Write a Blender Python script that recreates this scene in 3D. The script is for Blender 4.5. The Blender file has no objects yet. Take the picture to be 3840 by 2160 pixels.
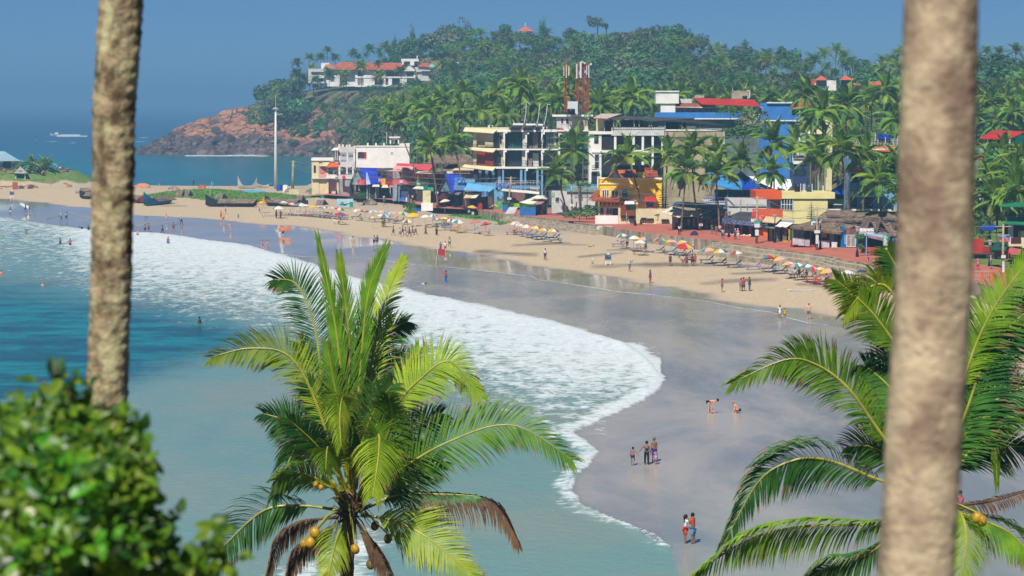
import bpy,math,random
import numpy as np
from mathutils import Vector,Matrix,Euler
sc=bpy.context.scene
COL=sc.collection
rnd=random.Random(11)
R=math.radians
# ---------------------------------------------------------------- camera
CAMZ=23.7
FPX=3840*85.0/36.0            # focal length in pixels of the 3840 px wide photograph
PITCH=math.atan((1080-385)/FPX)
cam_d=bpy.data.cameras.new('camera')
cam=bpy.data.objects.new('camera',cam_d)
COL.objects.link(cam)
cam.location=(0,0,CAMZ)
cam.rotation_euler=(math.pi/2-PITCH,0,0)
cam_d.lens=85
cam_d.sensor_width=36
cam_d.clip_start=0.5
cam_d.clip_end=60000
cam_d.dof.use_dof=True
cam_d.dof.focus_distance=120
cam_d.dof.aperture_fstop=2.9
sc.camera=cam
# ---------------------------------------------------------------- sky,sun,exposure
SUN_EL=R(50)
SUN_DIR=Vector((-0.34,-0.94,0)).normalized()*math.cos(SUN_EL)+Vector((0,0,math.sin(SUN_EL)))
world=bpy.data.worlds.new('World')
sc.world=world
world.use_nodes=True
wn=world.node_tree.nodes
sky=wn.new('ShaderNodeTexSky')
sky.sky_type='NISHITA'
sky.sun_disc=False
sky.sun_elevation=SUN_EL
sky.sun_rotation=math.atan2(SUN_DIR.x,SUN_DIR.y)
sky.altitude=0
sky.air_density=0.55
sky.dust_density=0.0
sky.ozone_density=6.0
tint=wn.new('ShaderNodeMix')
tint.data_type='RGBA'
tint.blend_type='MULTIPLY'
tint.inputs[0].default_value=1.0
tint.inputs[7].default_value=(0.40,0.58,0.80,1)
world.node_tree.links.new(sky.outputs[0],tint.inputs[6])
world.node_tree.links.new(tint.outputs[2],wn['Background'].inputs[0])
wn['Background'].inputs[1].default_value=0.055
sun_d=bpy.data.lights.new('sun','SUN')
sun_d.energy=4.8
sun_d.angle=R(0.55)
sun_d.color=(1.0,0.95,0.87)
sun=bpy.data.objects.new('sun',sun_d)
COL.objects.link(sun)
sun.rotation_euler=(-SUN_DIR).to_track_quat('-Z','Y').to_euler()
sun.location=(-60,-60,120)
sc.view_settings.view_transform='Standard'
sc.view_settings.look='None'
sc.view_settings.gamma=1.0
sc.view_settings.use_curve_mapping=False
sc.view_settings.exposure=0.42
sc.render.engine='CYCLES'
cy=sc.cycles
cy.max_bounces=6
cy.diffuse_bounces=3
cy.glossy_bounces=3
cy.transmission_bounces=4
cy.transparent_max_bounces=12
cy.volume_bounces=1
cy.use_denoising=True
cy.denoiser='OPENIMAGEDENOISE'
cy.sample_clamp_indirect=4.0
# ---------------------------------------------------------------- projection helpers
CP,SP=math.cos(PITCH),math.sin(PITCH)
CAM=Vector((0,0,CAMZ))
def ray(px,py):
 x=(px-1920)/FPX
 y=(1080-py)/FPX
 return Vector((x,y*SP+CP,y*CP-SP))
def at_d(px,py,d):
 r=ray(px,py)
 return CAM+r*(d/r.y)
def at_z(px,py,z=0.0):
 r=ray(px,py)
 return CAM+r*((z-CAMZ)/r.z)
def Z(ox,oy,s):
 return lambda x,y: (ox+x*s,oy+y*s)
# ---------------------------------------------------------------- materials
def C(r,g,b,k=0.86):
 def l(c):
  c/=255.0
  return c/12.92 if c<=0.04045 else ((c+0.055)/1.055)**2.4
 return (l(r)*k,l(g)*k,l(b)*k)
_mats={}
def N(nt,t,**kw):
 n=nt.nodes.new(t)
 for k,v in kw.items():
  setattr(n,k,v)
 return n
def M(key,rgb=None,rough=.7,var=.14,scale=1.5,spec=.25,metal=0,two=None,bump=0,bscale=None,rv=0,transl=0,stretch=None,alpha=1,detail=3):
 if key in _mats:
  return _mats[key]
 m=bpy.data.materials.new(key)
 m.use_nodes=True
 nt=m.node_tree
 b=nt.nodes['Principled BSDF']
 L=nt.links.new
 tc=N(nt,'ShaderNodeTexCoord')
 vec=tc.outputs['Object']
 if stretch:
  mp=N(nt,'ShaderNodeMapping')
  mp.inputs['Scale'].default_value=stretch
  L(vec,mp.inputs[0])
  vec=mp.outputs[0]
 no=N(nt,'ShaderNodeTexNoise')
 no.inputs['Scale'].default_value=scale
 no.inputs['Detail'].default_value=detail
 no.inputs['Roughness'].default_value=.6
 L(vec,no.inputs['Vector'])
 two=two or tuple(max(0,c*(1-2.2*var)) for c in rgb)
 mr=N(nt,'ShaderNodeMapRange')
 mr.inputs[1].default_value=.36
 mr.inputs[2].default_value=.64
 L(no.outputs[0],mr.inputs[0])
 mx=N(nt,'ShaderNodeMix',data_type='RGBA')
 mx.inputs[6].default_value=(*two,1)
 mx.inputs[7].default_value=(*rgb,1)
 L(mr.outputs[0],mx.inputs[0])
 col=mx.outputs[2]
 if rv:
  oi=N(nt,'ShaderNodeObjectInfo')
  hs=N(nt,'ShaderNodeHueSaturation')
  a=N(nt,'ShaderNodeMapRange')
  a.inputs[3].default_value=1-rv
  a.inputs[4].default_value=1+rv
  L(oi.outputs['Random'],a.inputs[0])
  L(a.outputs[0],hs.inputs['Value'])
  a2=N(nt,'ShaderNodeMapRange')
  a2.inputs[3].default_value=.5-rv*.09
  a2.inputs[4].default_value=.5+rv*.09
  mm=N(nt,'ShaderNodeMath',operation='MULTIPLY')
  mm.inputs[1].default_value=7.31
  fr=N(nt,'ShaderNodeMath',operation='FRACT')
  L(oi.outputs['Random'],mm.inputs[0])
  L(mm.outputs[0],fr.inputs[0])
  L(fr.outputs[0],a2.inputs[0])
  L(a2.outputs[0],hs.inputs['Hue'])
  L(col,hs.inputs['Color'])
  col=hs.outputs[0]
 L(col,b.inputs['Base Color'])
 b.inputs['Roughness'].default_value=rough
 b.inputs['Metallic'].default_value=metal
 b.inputs['Specular IOR Level'].default_value=spec
 if bump:
  nb=N(nt,'ShaderNodeTexNoise')
  nb.inputs['Scale'].default_value=bscale or scale*4
  nb.inputs['Detail'].default_value=4
  L(vec,nb.inputs['Vector'])
  bp=N(nt,'ShaderNodeBump')
  bp.inputs['Strength'].default_value=bump
  bp.inputs['Distance'].default_value=.1
  L(nb.outputs[0],bp.inputs['Height'])
  L(bp.outputs[0],b.inputs['Normal'])
 if transl:
  tr=N(nt,'ShaderNodeBsdfTranslucent')
  hs2=N(nt,'ShaderNodeHueSaturation')
  hs2.inputs['Value'].default_value=1.5
  hs2.inputs['Hue'].default_value=.485
  L(col,hs2.inputs['Color'])
  L(hs2.outputs[0],tr.inputs[0])
  ms=N(nt,'ShaderNodeMixShader')
  ms.inputs[0].default_value=transl
  L(b.outputs[0],ms.inputs[1])
  L(tr.outputs[0],ms.inputs[2])
  L(ms.outputs[0],nt.nodes['Material Output'].inputs[0])
 _mats[key]=m
 return m
# ---------------------------------------------------------------- mesh building
class MB:
 def __init__(self):
  self.v,self.f,self.m=[],[],[]
 def add(self,vs,fs,mi=0):
  o=len(self.v)
  self.v.extend(tuple(p) for p in vs)
  for f in fs:
   self.f.append(tuple(i+o for i in f))
   self.m.append(mi)
  return self
 def hexa(self,p,mi=0):
  return self.add(p,[(0,3,2,1),(4,5,6,7),(0,1,5,4),(1,2,6,5),(2,3,7,6),(3,0,4,7)],mi)
 def box(self,x0,y0,z0,x1,y1,z1,mi=0):
  return self.hexa([(x0,y0,z0),(x1,y0,z0),(x1,y1,z0),(x0,y1,z0),
      (x0,y0,z1),(x1,y0,z1),(x1,y1,z1),(x0,y1,z1)],mi)
 def sheet(self,q,t,mi=0):
  q=[Vector(p) for p in q]
  n=(q[1]-q[0]).cross(q[3]-q[0])
  n=n.normalized()*t if n.length>1e-9 else Vector((0,0,t))
  if n.z>0 or (abs(n.z)<1e-6 and n.y<0):
   n=-n
  return self.hexa([p+n for p in q]+q,mi)
 def tube(self,pts,rad,n=8,mi=0,cap=True,flat=1.0):
  pts=[Vector(p) for p in pts]
  if not hasattr(rad,'__len__'):
   rad=[rad]*len(pts)
  o=len(self.v)
  up=None
  for i,p in enumerate(pts):
   t=(pts[min(i+1,len(pts)-1)]-pts[max(i-1,0)])
   t=t.normalized() if t.length>1e-9 else Vector((0,0,1))
   if up is None:
    up=Vector((0,0,1)) if abs(t.z)<.9 else Vector((1,0,0))
   a=t.cross(up).normalized()
   b=a.cross(t).normalized()
   up=b
   for k in range(n):
    an=2*math.pi*k/n
    self.v.append(tuple(p+a*(math.cos(an)*rad[i])+b*(math.sin(an)*rad[i]*flat)))
  for i in range(len(pts)-1):
   for k in range(n):
    k2=(k+1) % n
    self.f.append((o+i*n+k,o+i*n+k2,o+(i+1)*n+k2,o+(i+1)*n+k))
    self.m.append(mi)
  if cap:
   self.f.append(tuple(o+k for k in range(n))[::-1])
   self.f.append(tuple(o+(len(pts)-1)*n+k for k in range(n)))
   self.m+=[mi,mi]
  return self
 def ball(self,c,r,nu=10,nv=7,mi=0,sq=(1,1,1)):
  o=len(self.v)
  for j in range(nv+1):
   th=math.pi*j/nv
   for i in range(nu):
    ph=2*math.pi*i/nu
    self.v.append((c[0]+r*sq[0]*math.sin(th)*math.cos(ph),c[1]+r*sq[1]*math.sin(th)*math.sin(ph),c[2]+r*sq[2]*math.cos(th)))
  for j in range(nv):
   for i in range(nu):
    i2=(i+1) % nu
    self.f.append((o+j*nu+i,o+(j+1)*nu+i,o+(j+1)*nu+i2,o+j*nu+i2))
    self.m.append(mi)
  return self
 def mesh(self,name,mats,off=None,smooth=False):
  me=bpy.data.meshes.new(name)
  v=self.v
  if off is not None:
   v=[(a-off[0],b-off[1],c-off[2]) for a,b,c in v]
  me.from_pydata(v,[],self.f)
  for m in (mats if isinstance(mats,(list,tuple)) else [mats]):
   me.materials.append(m)
  if any(self.m):
   me.polygons.foreach_set('material_index',self.m)
  if smooth:
   me.polygons.foreach_set('use_smooth',[True]*len(me.polygons))
  me.update()
  return me
 def build(self,name,mats,parent=None,smooth=False,world=True):
  off=None
  if world and parent is not None:
   off=base_of(parent)
  return obj(name,self.mesh(name,mats,off,smooth),parent)
def base_of(o):
 p=Vector((0,0,0))
 while o is not None:
  p=p+o.location
  o=o.parent
 return p
def obj(name,me,parent=None):
 o=bpy.data.objects.new(name,me)
 COL.objects.link(o)
 if parent is not None:
  o.parent=parent
 return o
def tag(o,label=None,cat=None,group=None,kind=None):
 if label:
  o['label']=label
 if cat:
  o['category']=cat
 if group:
  o['group']=group
 if kind:
  o['kind']=kind
 return o
def thing(name,label,cat,loc=(0,0,0),group=None,rz=0):
 o=bpy.data.objects.new(name,None)
 COL.objects.link(o)
 o.location=loc
 o.rotation_euler=(0,0,rz)
 o.empty_display_size=.3
 return tag(o,label,cat,group)
def grid_mesh(name,P,mask=None,attrs=None,mats=(),smooth=True):
 nr,nc=P.shape[:2]
 idx=np.arange(nr*nc).reshape(nr,nc)
 q=np.stack([idx[:-1,:-1],idx[:-1,1:],idx[1:,1:],idx[1:,:-1]],-1).reshape(-1,4)
 if mask is not None:
  q=q[mask.reshape(-1)]
 used=np.unique(q)
 remap=np.full(nr*nc,-1)
 remap[used]=np.arange(len(used))
 q=remap[q]
 V=P.reshape(-1,3)[used]
 a,b,c=V[q[:,0]],V[q[:,1]],V[q[:,2]]
 nz=np.cross(b-a,c-a)[:,2]
 q[nz<0]=q[nz<0][:,::-1]
 me=bpy.data.meshes.new(name)
 me.vertices.add(len(V))
 me.vertices.foreach_set('co',V.astype(np.float32).reshape(-1))
 me.loops.add(q.size)
 me.loops.foreach_set('vertex_index',q.reshape(-1).astype(np.int32))
 me.polygons.add(len(q))
 me.polygons.foreach_set('loop_start',(np.arange(len(q))*4).astype(np.int32))
 me.polygons.foreach_set('use_smooth',np.full(len(q),smooth))
 for k,A in (attrs or {}).items():
  at=me.attributes.new(k,'FLOAT','POINT')
  at.data.foreach_set('value',A.reshape(-1)[used].astype(np.float32))
 for m in mats:
  me.materials.append(m)
 me.update(calc_edges=True)
 me.validate()
 return me
# ================================================================ ground,sea,promenade
def vnoise(x,y,seed=0):
 xi,yi=np.floor(x).astype(np.int64),np.floor(y).astype(np.int64)
 xf,yf=x-xi,y-yi
 u,v=xf*xf*(3-2*xf),yf*yf*(3-2*yf)
 def h(a,b):
  n=(a*374761393+b*668265263+seed*69069) & 0xffffffff
  n=((n ^ (n >> 13))*1274126177) & 0xffffffff
  return ((n ^ (n >> 16)) & 0xffff)/65535.0
 return (h(xi,yi)*(1-u)+h(xi+1,yi)*u)*(1-v)+(h(xi,yi+1)*(1-u)+h(xi+1,yi+1)*u)*v
def fbm(x,y,oct=4,seed=0):
 s,a,t=0,1,0
 for i in range(oct):
  s=s+a*vnoise(x*2**i,y*2**i,seed+i*17)
  t+=a
  a*=.5
 return s/t
def np_at_z(px,py,z=0.0):
 x=(px-1920)/FPX
 y=(1080-py)/FPX
 dy=y*SP+CP
 dz=y*CP-SP
 t=(z-CAMZ)/dz
 return x*t,dy*t
def poly_w(pts,z=0.0):
 a=np.array(pts,float)
 x,y=np_at_z(a[:,0],a[:,1],z)
 return np.stack([x,y],1)
def pl_dist(x,y,P,closed=False):
 d=np.full(x.shape,1e12)
 n=len(P)
 for i in range(n if closed else n-1):
  a,b=P[i],P[(i+1) % n]
  ab=b-a
  l2=max(1e-9,ab @ ab)
  t=np.clip(((x-a[0])*ab[0]+(y-a[1])*ab[1])/l2,0,1)
  d=np.minimum(d,(x-a[0]-t*ab[0])**2+(y-a[1]-t*ab[1])**2)
 return np.sqrt(d)
def inside(x,y,P):
 r=np.zeros(x.shape,bool)
 n=len(P)
 for i in range(n):
  a,b=P[i],P[(i+1) % n]
  if a[1]==b[1]:
   continue
  c=((a[1]>y)!=(b[1]>y)) & (x<(b[0]-a[0])*(y-a[1])/(b[1]-a[1])+a[0])
  r ^= c
 return r
def sstep(a,b,x):
 t=np.clip((x-a)/(b-a),0,1)
 return t*t*(3-2*t)
WLINE=[(-2600,690),(-1200,735),(-500,775),(0,813),(160,838),(300,858),(470,870),(620,876),(790,903),(922,917),(1040,952),
  (1150,964),(1292,963),(1415,972),(1505,987),(1624,998),(1764,1010),(1904,1027),(1991,1037),(2016,1050),(2140,1066),
  (2321,1095),(2443,1105),(2540,1119),(2665,1133),(2766,1155),(2895,1172),(2967,1197),(3028,1212),(3129,1222),(3300,1262),
  (3600,1330),(3900,1500),(4300,1900),(4600,2600),(4700,3600)]
FAR=[(-2600,640),(-600,655),(0,664),(120,672),(230,686),(300,694),(420,693),(700,698),(1000,700),(1150,697),(1215,660),(1240,600)]
LANDP=WLINE+[(6500,3600),(6500,430),(1500,430),(1280,560)]+FAR[::-1]
WETL=[(-2600,640),(-600,720),(0,757),(90,763),(166,772),(260,783),(345,789),(498,815),(686,827),(804,834),(922,846),(1011,853),(1076,856),(1184,868),
  (1266,882),(1320,896),(1429,906),(1538,928),(1640,942),(1764,953),(1834,962),(1939,985),(2044,1000),(2140,1012),(2250,1030),
  (2330,1040),(2443,1066),(2564,1080),(2644,1096),(2725,1120),(2846,1138),(3008,1150),(3129,1182),(3200,1190),(3500,1240),(3800,1330),(4200,1700),(4600,2400),(4700,3600)]
WW,LW,WTW=poly_w(WLINE),poly_w(LANDP),poly_w(WETL,.35)
def land_sd(x,y):
 d=pl_dist(x,y,LW,True)
 return np.where(inside(x,y,LW),d,-d)
MOUND=(-134.0,652.0,25.0,22.0)
def ground_np(x,y,sd=None):
 sd=land_sd(x,y) if sd is None else sd
 z=np.where(sd<0,sd*.05,2.5*(1-np.exp(-np.maximum(sd,0)*.02))+.42*sstep(55,110,sd))
 r=np.sqrt(((x-MOUND[0])/MOUND[2])**2+((y-MOUND[1])/MOUND[3])**2)
 z=z+np.where(sd>-2,4.2*sstep(1.05,.6,r),0)
 return z
def ground_z(x,y):
 return float(ground_np(np.array([x]),np.array([y]))[0])
def at_g(px,py):
 z=.8
 for _ in range(5):
  p=at_z(px,py,z)
  z=ground_z(p.x,p.y)
 return Vector((p.x,p.y,z))
def attr(nt,name):
 a=N(nt,'ShaderNodeAttribute',attribute_name=name)
 return a.outputs['Fac']
def mathn(nt,op,a,b=None,c=None):
 n=N(nt,'ShaderNodeMath',operation=op)
 for i,v in enumerate((a,b,c)):
  if v is None:
   continue
  if hasattr(v,'links') or hasattr(v,'is_linked'):
   nt.links.new(v,n.inputs[i])
  else:
   n.inputs[i].default_value=v
 return n.outputs[0]
def mapr(nt,x,a,b,c=0,d=1,smooth=True):
 n=N(nt,'ShaderNodeMapRange')
 n.interpolation_type='SMOOTHSTEP' if smooth else 'LINEAR'
 nt.links.new(x,n.inputs[0])
 for i,v in enumerate((a,b,c,d)):
  n.inputs[i+1].default_value=v
 return n.outputs[0]
def mixc(nt,f,a,b):
 n=N(nt,'ShaderNodeMix',data_type='RGBA')
 for i,v in ((0,f),(6,a),(7,b)):
  if hasattr(v,'is_linked'):
   nt.links.new(v,n.inputs[i])
  elif isinstance(v,tuple):
   n.inputs[i].default_value=(*v[:3],1)
  else:
   n.inputs[i].default_value=v
 return n.outputs[2]
def noise_n(nt,scale,detail=4,stretch=None,rough=.6,dist=0):
 tc=N(nt,'ShaderNodeTexCoord')
 v=tc.outputs['Object']
 if stretch:
  mp=N(nt,'ShaderNodeMapping')
  mp.inputs['Scale'].default_value=stretch
  nt.links.new(v,mp.inputs[0])
  v=mp.outputs[0]
 n=N(nt,'ShaderNodeTexNoise')
 n.inputs['Scale'].default_value=scale
 n.inputs['Detail'].default_value=detail
 n.inputs['Roughness'].default_value=rough
 n.inputs['Distortion'].default_value=dist
 nt.links.new(v,n.inputs['Vector'])
 return n.outputs[0]
# ---- materials of sea and sand
sea_m=bpy.data.materials.new('sea_water')
sea_m.use_nodes=True
nt=sea_m.node_tree
bs=nt.nodes['Principled BSDF']
big=noise_n(nt,.035,5)
mid=noise_n(nt,.55,5,(1,.45,1),.65)
fine=noise_n(nt,1.7,4,(1,.7,1),.7)
sh=mapr(nt,mathn(nt,'ADD',attr(nt,'shallow'),mathn(nt,'MULTIPLY',mathn(nt,'SUBTRACT',noise_n(nt,.022,6,(.8,.45,1),.65,.6),.5),1.5)),.12,.88)
deep=mixc(nt,mapr(nt,mathn(nt,'ADD',mathn(nt,'MULTIPLY',noise_n(nt,.2,5,(.4,1,1),.65),.7),mathn(nt,'MULTIPLY',mid,.3)),.4,.6),C(0,88,104,.6),C(8,136,144,.74))
deep=mixc(nt,attr(nt,'far'),deep,C(2,76,118,.6))  # bluer with distance, haze and reflection put into the colour
shal=mixc(nt,mapr(nt,big,.4,.62),C(122,163,158,.72),C(140,160,150,.74))
shal=mixc(nt,mapr(nt,noise_n(nt,.06,4,(1,.25,1)),.55,.75,0,.7),shal,C(104,152,158,.72))
base=mixc(nt,sh,deep,shal)
filmc=mixc(nt,mapr(nt,noise_n(nt,.06,6,(1,.35,1),.7,.4),.36,.64),C(190,182,168,.77),C(150,152,150,.7))
base=mixc(nt,attr(nt,'film'),base,filmc)
vo=N(nt,'ShaderNodeTexVoronoi',feature='DISTANCE_TO_EDGE')
vo.inputs['Scale'].default_value=.8
tcv=N(nt,'ShaderNodeTexCoord')
mvx=N(nt,'ShaderNodeMix',data_type='VECTOR')
nzv=N(nt,'ShaderNodeTexNoise')
nzv.inputs['Scale'].default_value=.5
nt.links.new(tcv.outputs['Object'],nzv.inputs['Vector'])
va=N(nt,'ShaderNodeVectorMath',operation='MULTIPLY_ADD')
nt.links.new(nzv.outputs['Color'],va.inputs[0])
va.inputs[1].default_value=(2.5,2.5,0)
nt.links.new(tcv.outputs['Object'],va.inputs[2])
nt.links.new(va.outputs[0],vo.inputs['Vector'])
lace=mapr(nt,vo.outputs['Distance'],.02,.22,1,0)
fo=attr(nt,'foam')
pat=mathn(nt,'ADD',mathn(nt,'MULTIPLY',mid,.8),mathn(nt,'MULTIPLY',noise_n(nt,.9,6,(.55,1,1),.75,.3),.55))
pat=mathn(nt,'ADD',pat,mathn(nt,'MULTIPLY',lace,.12))
fm=mapr(nt,mathn(nt,'ADD',mathn(nt,'MULTIPLY',fo,1.0),mathn(nt,'MULTIPLY',mathn(nt,'SUBTRACT',.66,pat),1.9)),.12,.8,0,.95)
fm=mathn(nt,'MULTIPLY',fm,mapr(nt,fo,.02,.2))
foamc=mixc(nt,fine,C(170,190,200,.8),C(246,249,250,.86))
nt.links.new(mixc(nt,fm,base,foamc),bs.inputs['Base Color'])
nt.links.new(mapr(nt,fm,0,1,.2,.75),bs.inputs['Roughness'])
spec=mathn(nt,'SUBTRACT',mathn(nt,'ADD',mathn(nt,'MULTIPLY',attr(nt,'film'),.24),.07),mathn(nt,'MULTIPLY',fm,.1))
nt.links.new(spec,bs.inputs['Specular IOR Level'])
bp=N(nt,'ShaderNodeBump')
bp.inputs['Distance'].default_value=.5
nt.links.new(mathn(nt,'MULTIPLY',mathn(nt,'SUBTRACT',1.03,attr(nt,'film')),mapr(nt,fm,0,1,.35,.6)),bp.inputs['Strength'])
nt.links.new(mathn(nt,'ADD',mathn(nt,'MULTIPLY',mid,.6),mathn(nt,'MULTIPLY',fine,.35)),bp.inputs['Height'])
nt.links.new(bp.outputs[0],bs.inputs['Normal'])
sand_m=bpy.data.materials.new('beach_sand')
sand_m.use_nodes=True
nt=sand_m.node_tree
bs=nt.nodes['Principled BSDF']
g1=noise_n(nt,.08,6)
g2=noise_n(nt,2.2,5,None,.75)
dry=mixc(nt,mapr(nt,g1,.35,.65),C(208,188,158,.8),C(210,190,158,.8))
dry=mixc(nt,mapr(nt,g2,.4,.68,0,.6),dry,C(172,150,122,.72))
gry=mixc(nt,mapr(nt,g2,.3,.7),C(196,180,164,.74),C(180,164,150,.74))
dry=mixc(nt,attr(nt,'grey'),dry,gry)
blk=mapr(nt,mathn(nt,'ADD',attr(nt,'dark'),mathn(nt,'MULTIPLY',mathn(nt,'SUBTRACT',noise_n(nt,.16,6,(.7,.7,1),.7),.5),2.0)),.3,1.35,0,.8)
dry=mixc(nt,blk,dry,C(96,92,96,.62))
wetc=mixc(nt,mapr(nt,g1,.4,.62),C(196,180,160,.76),C(178,168,156,.74))
wt=mapr(nt,mathn(nt,'ADD',attr(nt,'wet'),mathn(nt,'MULTIPLY',mathn(nt,'SUBTRACT',noise_n(nt,.12,4),.5),.6)),.3,.72)
colr=mixc(nt,wt,dry,wetc)
grs=mixc(nt,mapr(nt,noise_n(nt,.5,5),.35,.65),C(98,144,60,.62),C(136,152,84,.66))
colr=mixc(nt,mapr(nt,mathn(nt,'ADD',attr(nt,'grass'),mathn(nt,'MULTIPLY',mathn(nt,'SUBTRACT',noise_n(nt,.3,4),.5),.5)),.4,.6),colr,grs)
nt.links.new(colr,bs.inputs['Base Color'])
nt.links.new(mapr(nt,wt,0,1,.9,.07),bs.inputs['Roughness'])
nt.links.new(mapr(nt,wt,0,1,.1,.5),bs.inputs['Specular IOR Level'])
bp=N(nt,'ShaderNodeBump')
bp.inputs['Distance'].default_value=.12
nt.links.new(mapr(nt,wt,0,.6,.95,.008),bp.inputs['Strength'])
nt.links.new(mathn(nt,'ADD',noise_n(nt,.9,5,None,.7),noise_n(nt,.2,3)),bp.inputs['Height'])
nt.links.new(bp.outputs[0],bs.inputs['Normal'])
# ---- sea
xs=np.arange(-1800,5700,9.0)
ys=np.concatenate([np.array([402.5,404,406,409,412]),np.arange(416,560,5),np.arange(560,2210,6.0),np.arange(2230,3500,45.0)])
PX,PY=np.meshgrid(xs,ys)
GX,GY=np_at_z(PX,PY)
SD=land_sd(GX,GY)
fx=[-2600,0,300,620,790,922,1040,1150,1300,1400,1600,1850,2100,2250,2330,2400,2440,2478,2500]
fy=[700,813,858,878,903,917,955,992,1038,1064,1112,1160,1220,1264,1292,1338,1374,1425,1440]
lx=[-2600,0,300,500,700,850,1000,1200,1500,1800,2000,2140,2300,2400,2478]
ly=[880,1030,1085,1135,1180,1190,1230,1310,1400,1500,1570,1635,1560,1500,1430]
wob=10*(fbm(PX/70,PY/40,3,5)-.5)+6*(fbm(PX/16,PY/14,2,6)-.5)
top=np.interp(PX,fx,fy)+wob
low=np.interp(PX,lx,ly)
t=(PY-top)/np.maximum(30,low-top)
leftk=sstep(150,420,PX)
foam=np.where(PX<2490,np.interp(t,[-.05,.012,.05,.2,.5,.8,1.05,1.3],[0,1.06,1.05,.94,.74,.5,.27,0]),0)*sstep(2492,2440,PX)
FRONT=poly_w([(2330,1292),(2400,1338),(2440,1374),(2478,1425),(2440,1475),(2330,1532),(2215,1585),(2140,1628),(2200,1668),(2232,1696),(2190,1750),(2150,1800),
    (2138,1840),(2172,1892),(2240,1932),(2350,1968),(2450,2008),(2512,2056)])
rt=np.array([(2478,1300),(2478,1425),(2440,1475),(2330,1532),(2140,1628),(2200,1668),(2232,1696),(2190,1750),(2138,1840),(2172,1892),(2350,1968),(2512,2056),(2560,2200),(2700,3500),(6000,3500),(6000,1000),(2400,1000)],float)
df=pl_dist(GX,GY,FRONT)*np.where(inside(PX,PY,rt),5.0,1.0)
dpx=df/np.maximum(GY,1)*FPX
e1=sstep(1.0,.1,df/((2.6+2.6*fbm(PX/30,PY/30,2,9))*np.interp(PY,[1500,1650,1800,2060],[1,.75,.5,.32])))
taper=sstep(2075,1900,PY)*.35+sstep(1760,1640,PY)*.65
foam=np.maximum(foam,e1*np.interp(PY,[1500,1640,1800,2060],[.95,.85,.72,.62]))
foam=np.where((PX<600) & (PX<420),foam*(.55+.45*leftk),foam)
pa=poly_w([(1440,1700),(1560,1690),(1660,1770),(1650,1830),(1570,1890),(1540,1960),(1560,2060),(1480,2200),(900,2300),(880,2160),(1130,2060),(1330,1960)])
ip=np.where(inside(GX,GY,pa),1.0,0)*sstep(0,3.0,pl_dist(GX,GY,pa,True))
foam=np.maximum(foam,ip*(.5+.4*fbm(PX/60,PY/40,3,2)))
dl=pl_dist(GX,GY,WW)
wk=poly_w([(175,505),(215,503),(330,507),(330,511),(215,511)])
foam=np.maximum(foam,np.where(inside(GX,GY,wk),.9,0))
for (ax,ay,bx,by,w) in [(130,527,280,536,3),(500,520,560,514,4),(480,535,560,528,4),(700,603,1230,606,1.5),(470,577,530,574,5),(560,581,770,582,4),(700,584,1010,586,5)]:
 d=pl_dist(PX,PY*3,np.array([(ax,ay*3),(bx,by*3)],float))
 foam=np.maximum(foam,sstep(w*3,0,d)*(.62 if ay<560 or ay>590 else .95))
breaker=poly_w([(800,583),(860,572),(890,564),(940,566),(985,576),(1005,584),(900,587)])
foam=np.maximum(foam,np.where(inside(GX,GY,breaker),1.0,0))
tealp=[(-2600,900),(-200,1010),(0,1040),(330,1082),(600,1125),(860,1190),(930,1265),(870,1335),(720,1392),(480,1455),(250,1500),(-200,1560),(-2600,1700)]
dt=pl_dist(PX,PY,np.array(tealp,float),True)
it=inside(PX,PY,np.array(tealp,float))
shallow=np.where(it,.5-dt/300,.5+dt/200)
up_left=sstep(1.0,0,np.clip((PY-np.interp(PX,fx,fy))/400,0,1))
shallow=np.clip(shallow,0,1)*sstep(-60,10,PY-np.interp(PX,fx,fy))
shallow=np.where(PY<700,0,shallow)
shallow=np.where(PY>1500,np.maximum(shallow,.72),shallow)
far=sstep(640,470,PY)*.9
film=np.zeros_like(PX)
frontline=np.where(PX<2478,np.interp(PX,fx,fy),0)
film=np.where((PX<2478) & (PY<frontline+4) & (PY>800),1.0,0)
film=np.maximum(film,np.where(inside(PX,PY,rt),1.0,0))
film=film*np.where(PX>2478,np.clip(1.15-(PY-1500)/1300,.45,1),1)
zz=.05*fbm(GX/9,GY/14,3,4)*(1-film)+foam*.05*fbm(GX/1.5,GY/1.5,2,8)
zz=zz+np.where(SD<-2,e1*.1,0)+.3*np.interp(t,[-.04,.02,.1,.3],[0,1,.5,0])*(.4+.9*fbm(GX/3,GY/5,3,21))*(PX<2480)+np.where(inside(GX,GY,breaker),2.4*fbm(GX/12,GY/20,3,3)*sstep(0,25,pl_dist(GX,GY,breaker,True)),0)
zz=zz*sstep(0.5,-3,SD)-.02*sstep(0,1.5,SD)
P=np.stack([GX,GY,zz],-1)
sdc=np.minimum.reduce([SD[:-1,:-1],SD[1:,:-1],SD[:-1,1:],SD[1:,1:]])
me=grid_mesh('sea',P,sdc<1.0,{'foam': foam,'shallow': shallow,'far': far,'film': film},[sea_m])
tag(obj('sea',me),'wide bay with turquoise water and white surf running up the shore',None,None,'structure')
lp=[]
for (a,b) in zip(WW[10:-7],WW[11:-6]):
 n_=max(2,int(np.hypot(*(b-a))/.9))
 lp+=[a+(b-a)*i/n_ for i in range(n_)]
mb=MB()
lpw=[max(0,(.35+1.5*fbm(np.array([i*.11]),np.array([0.]),3,4)[0]**1.4))*(1 if fbm(np.array([i*.03]),np.array([5.]),2,9)[0]>.36 else .25) for i in range(len(lp))]
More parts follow.
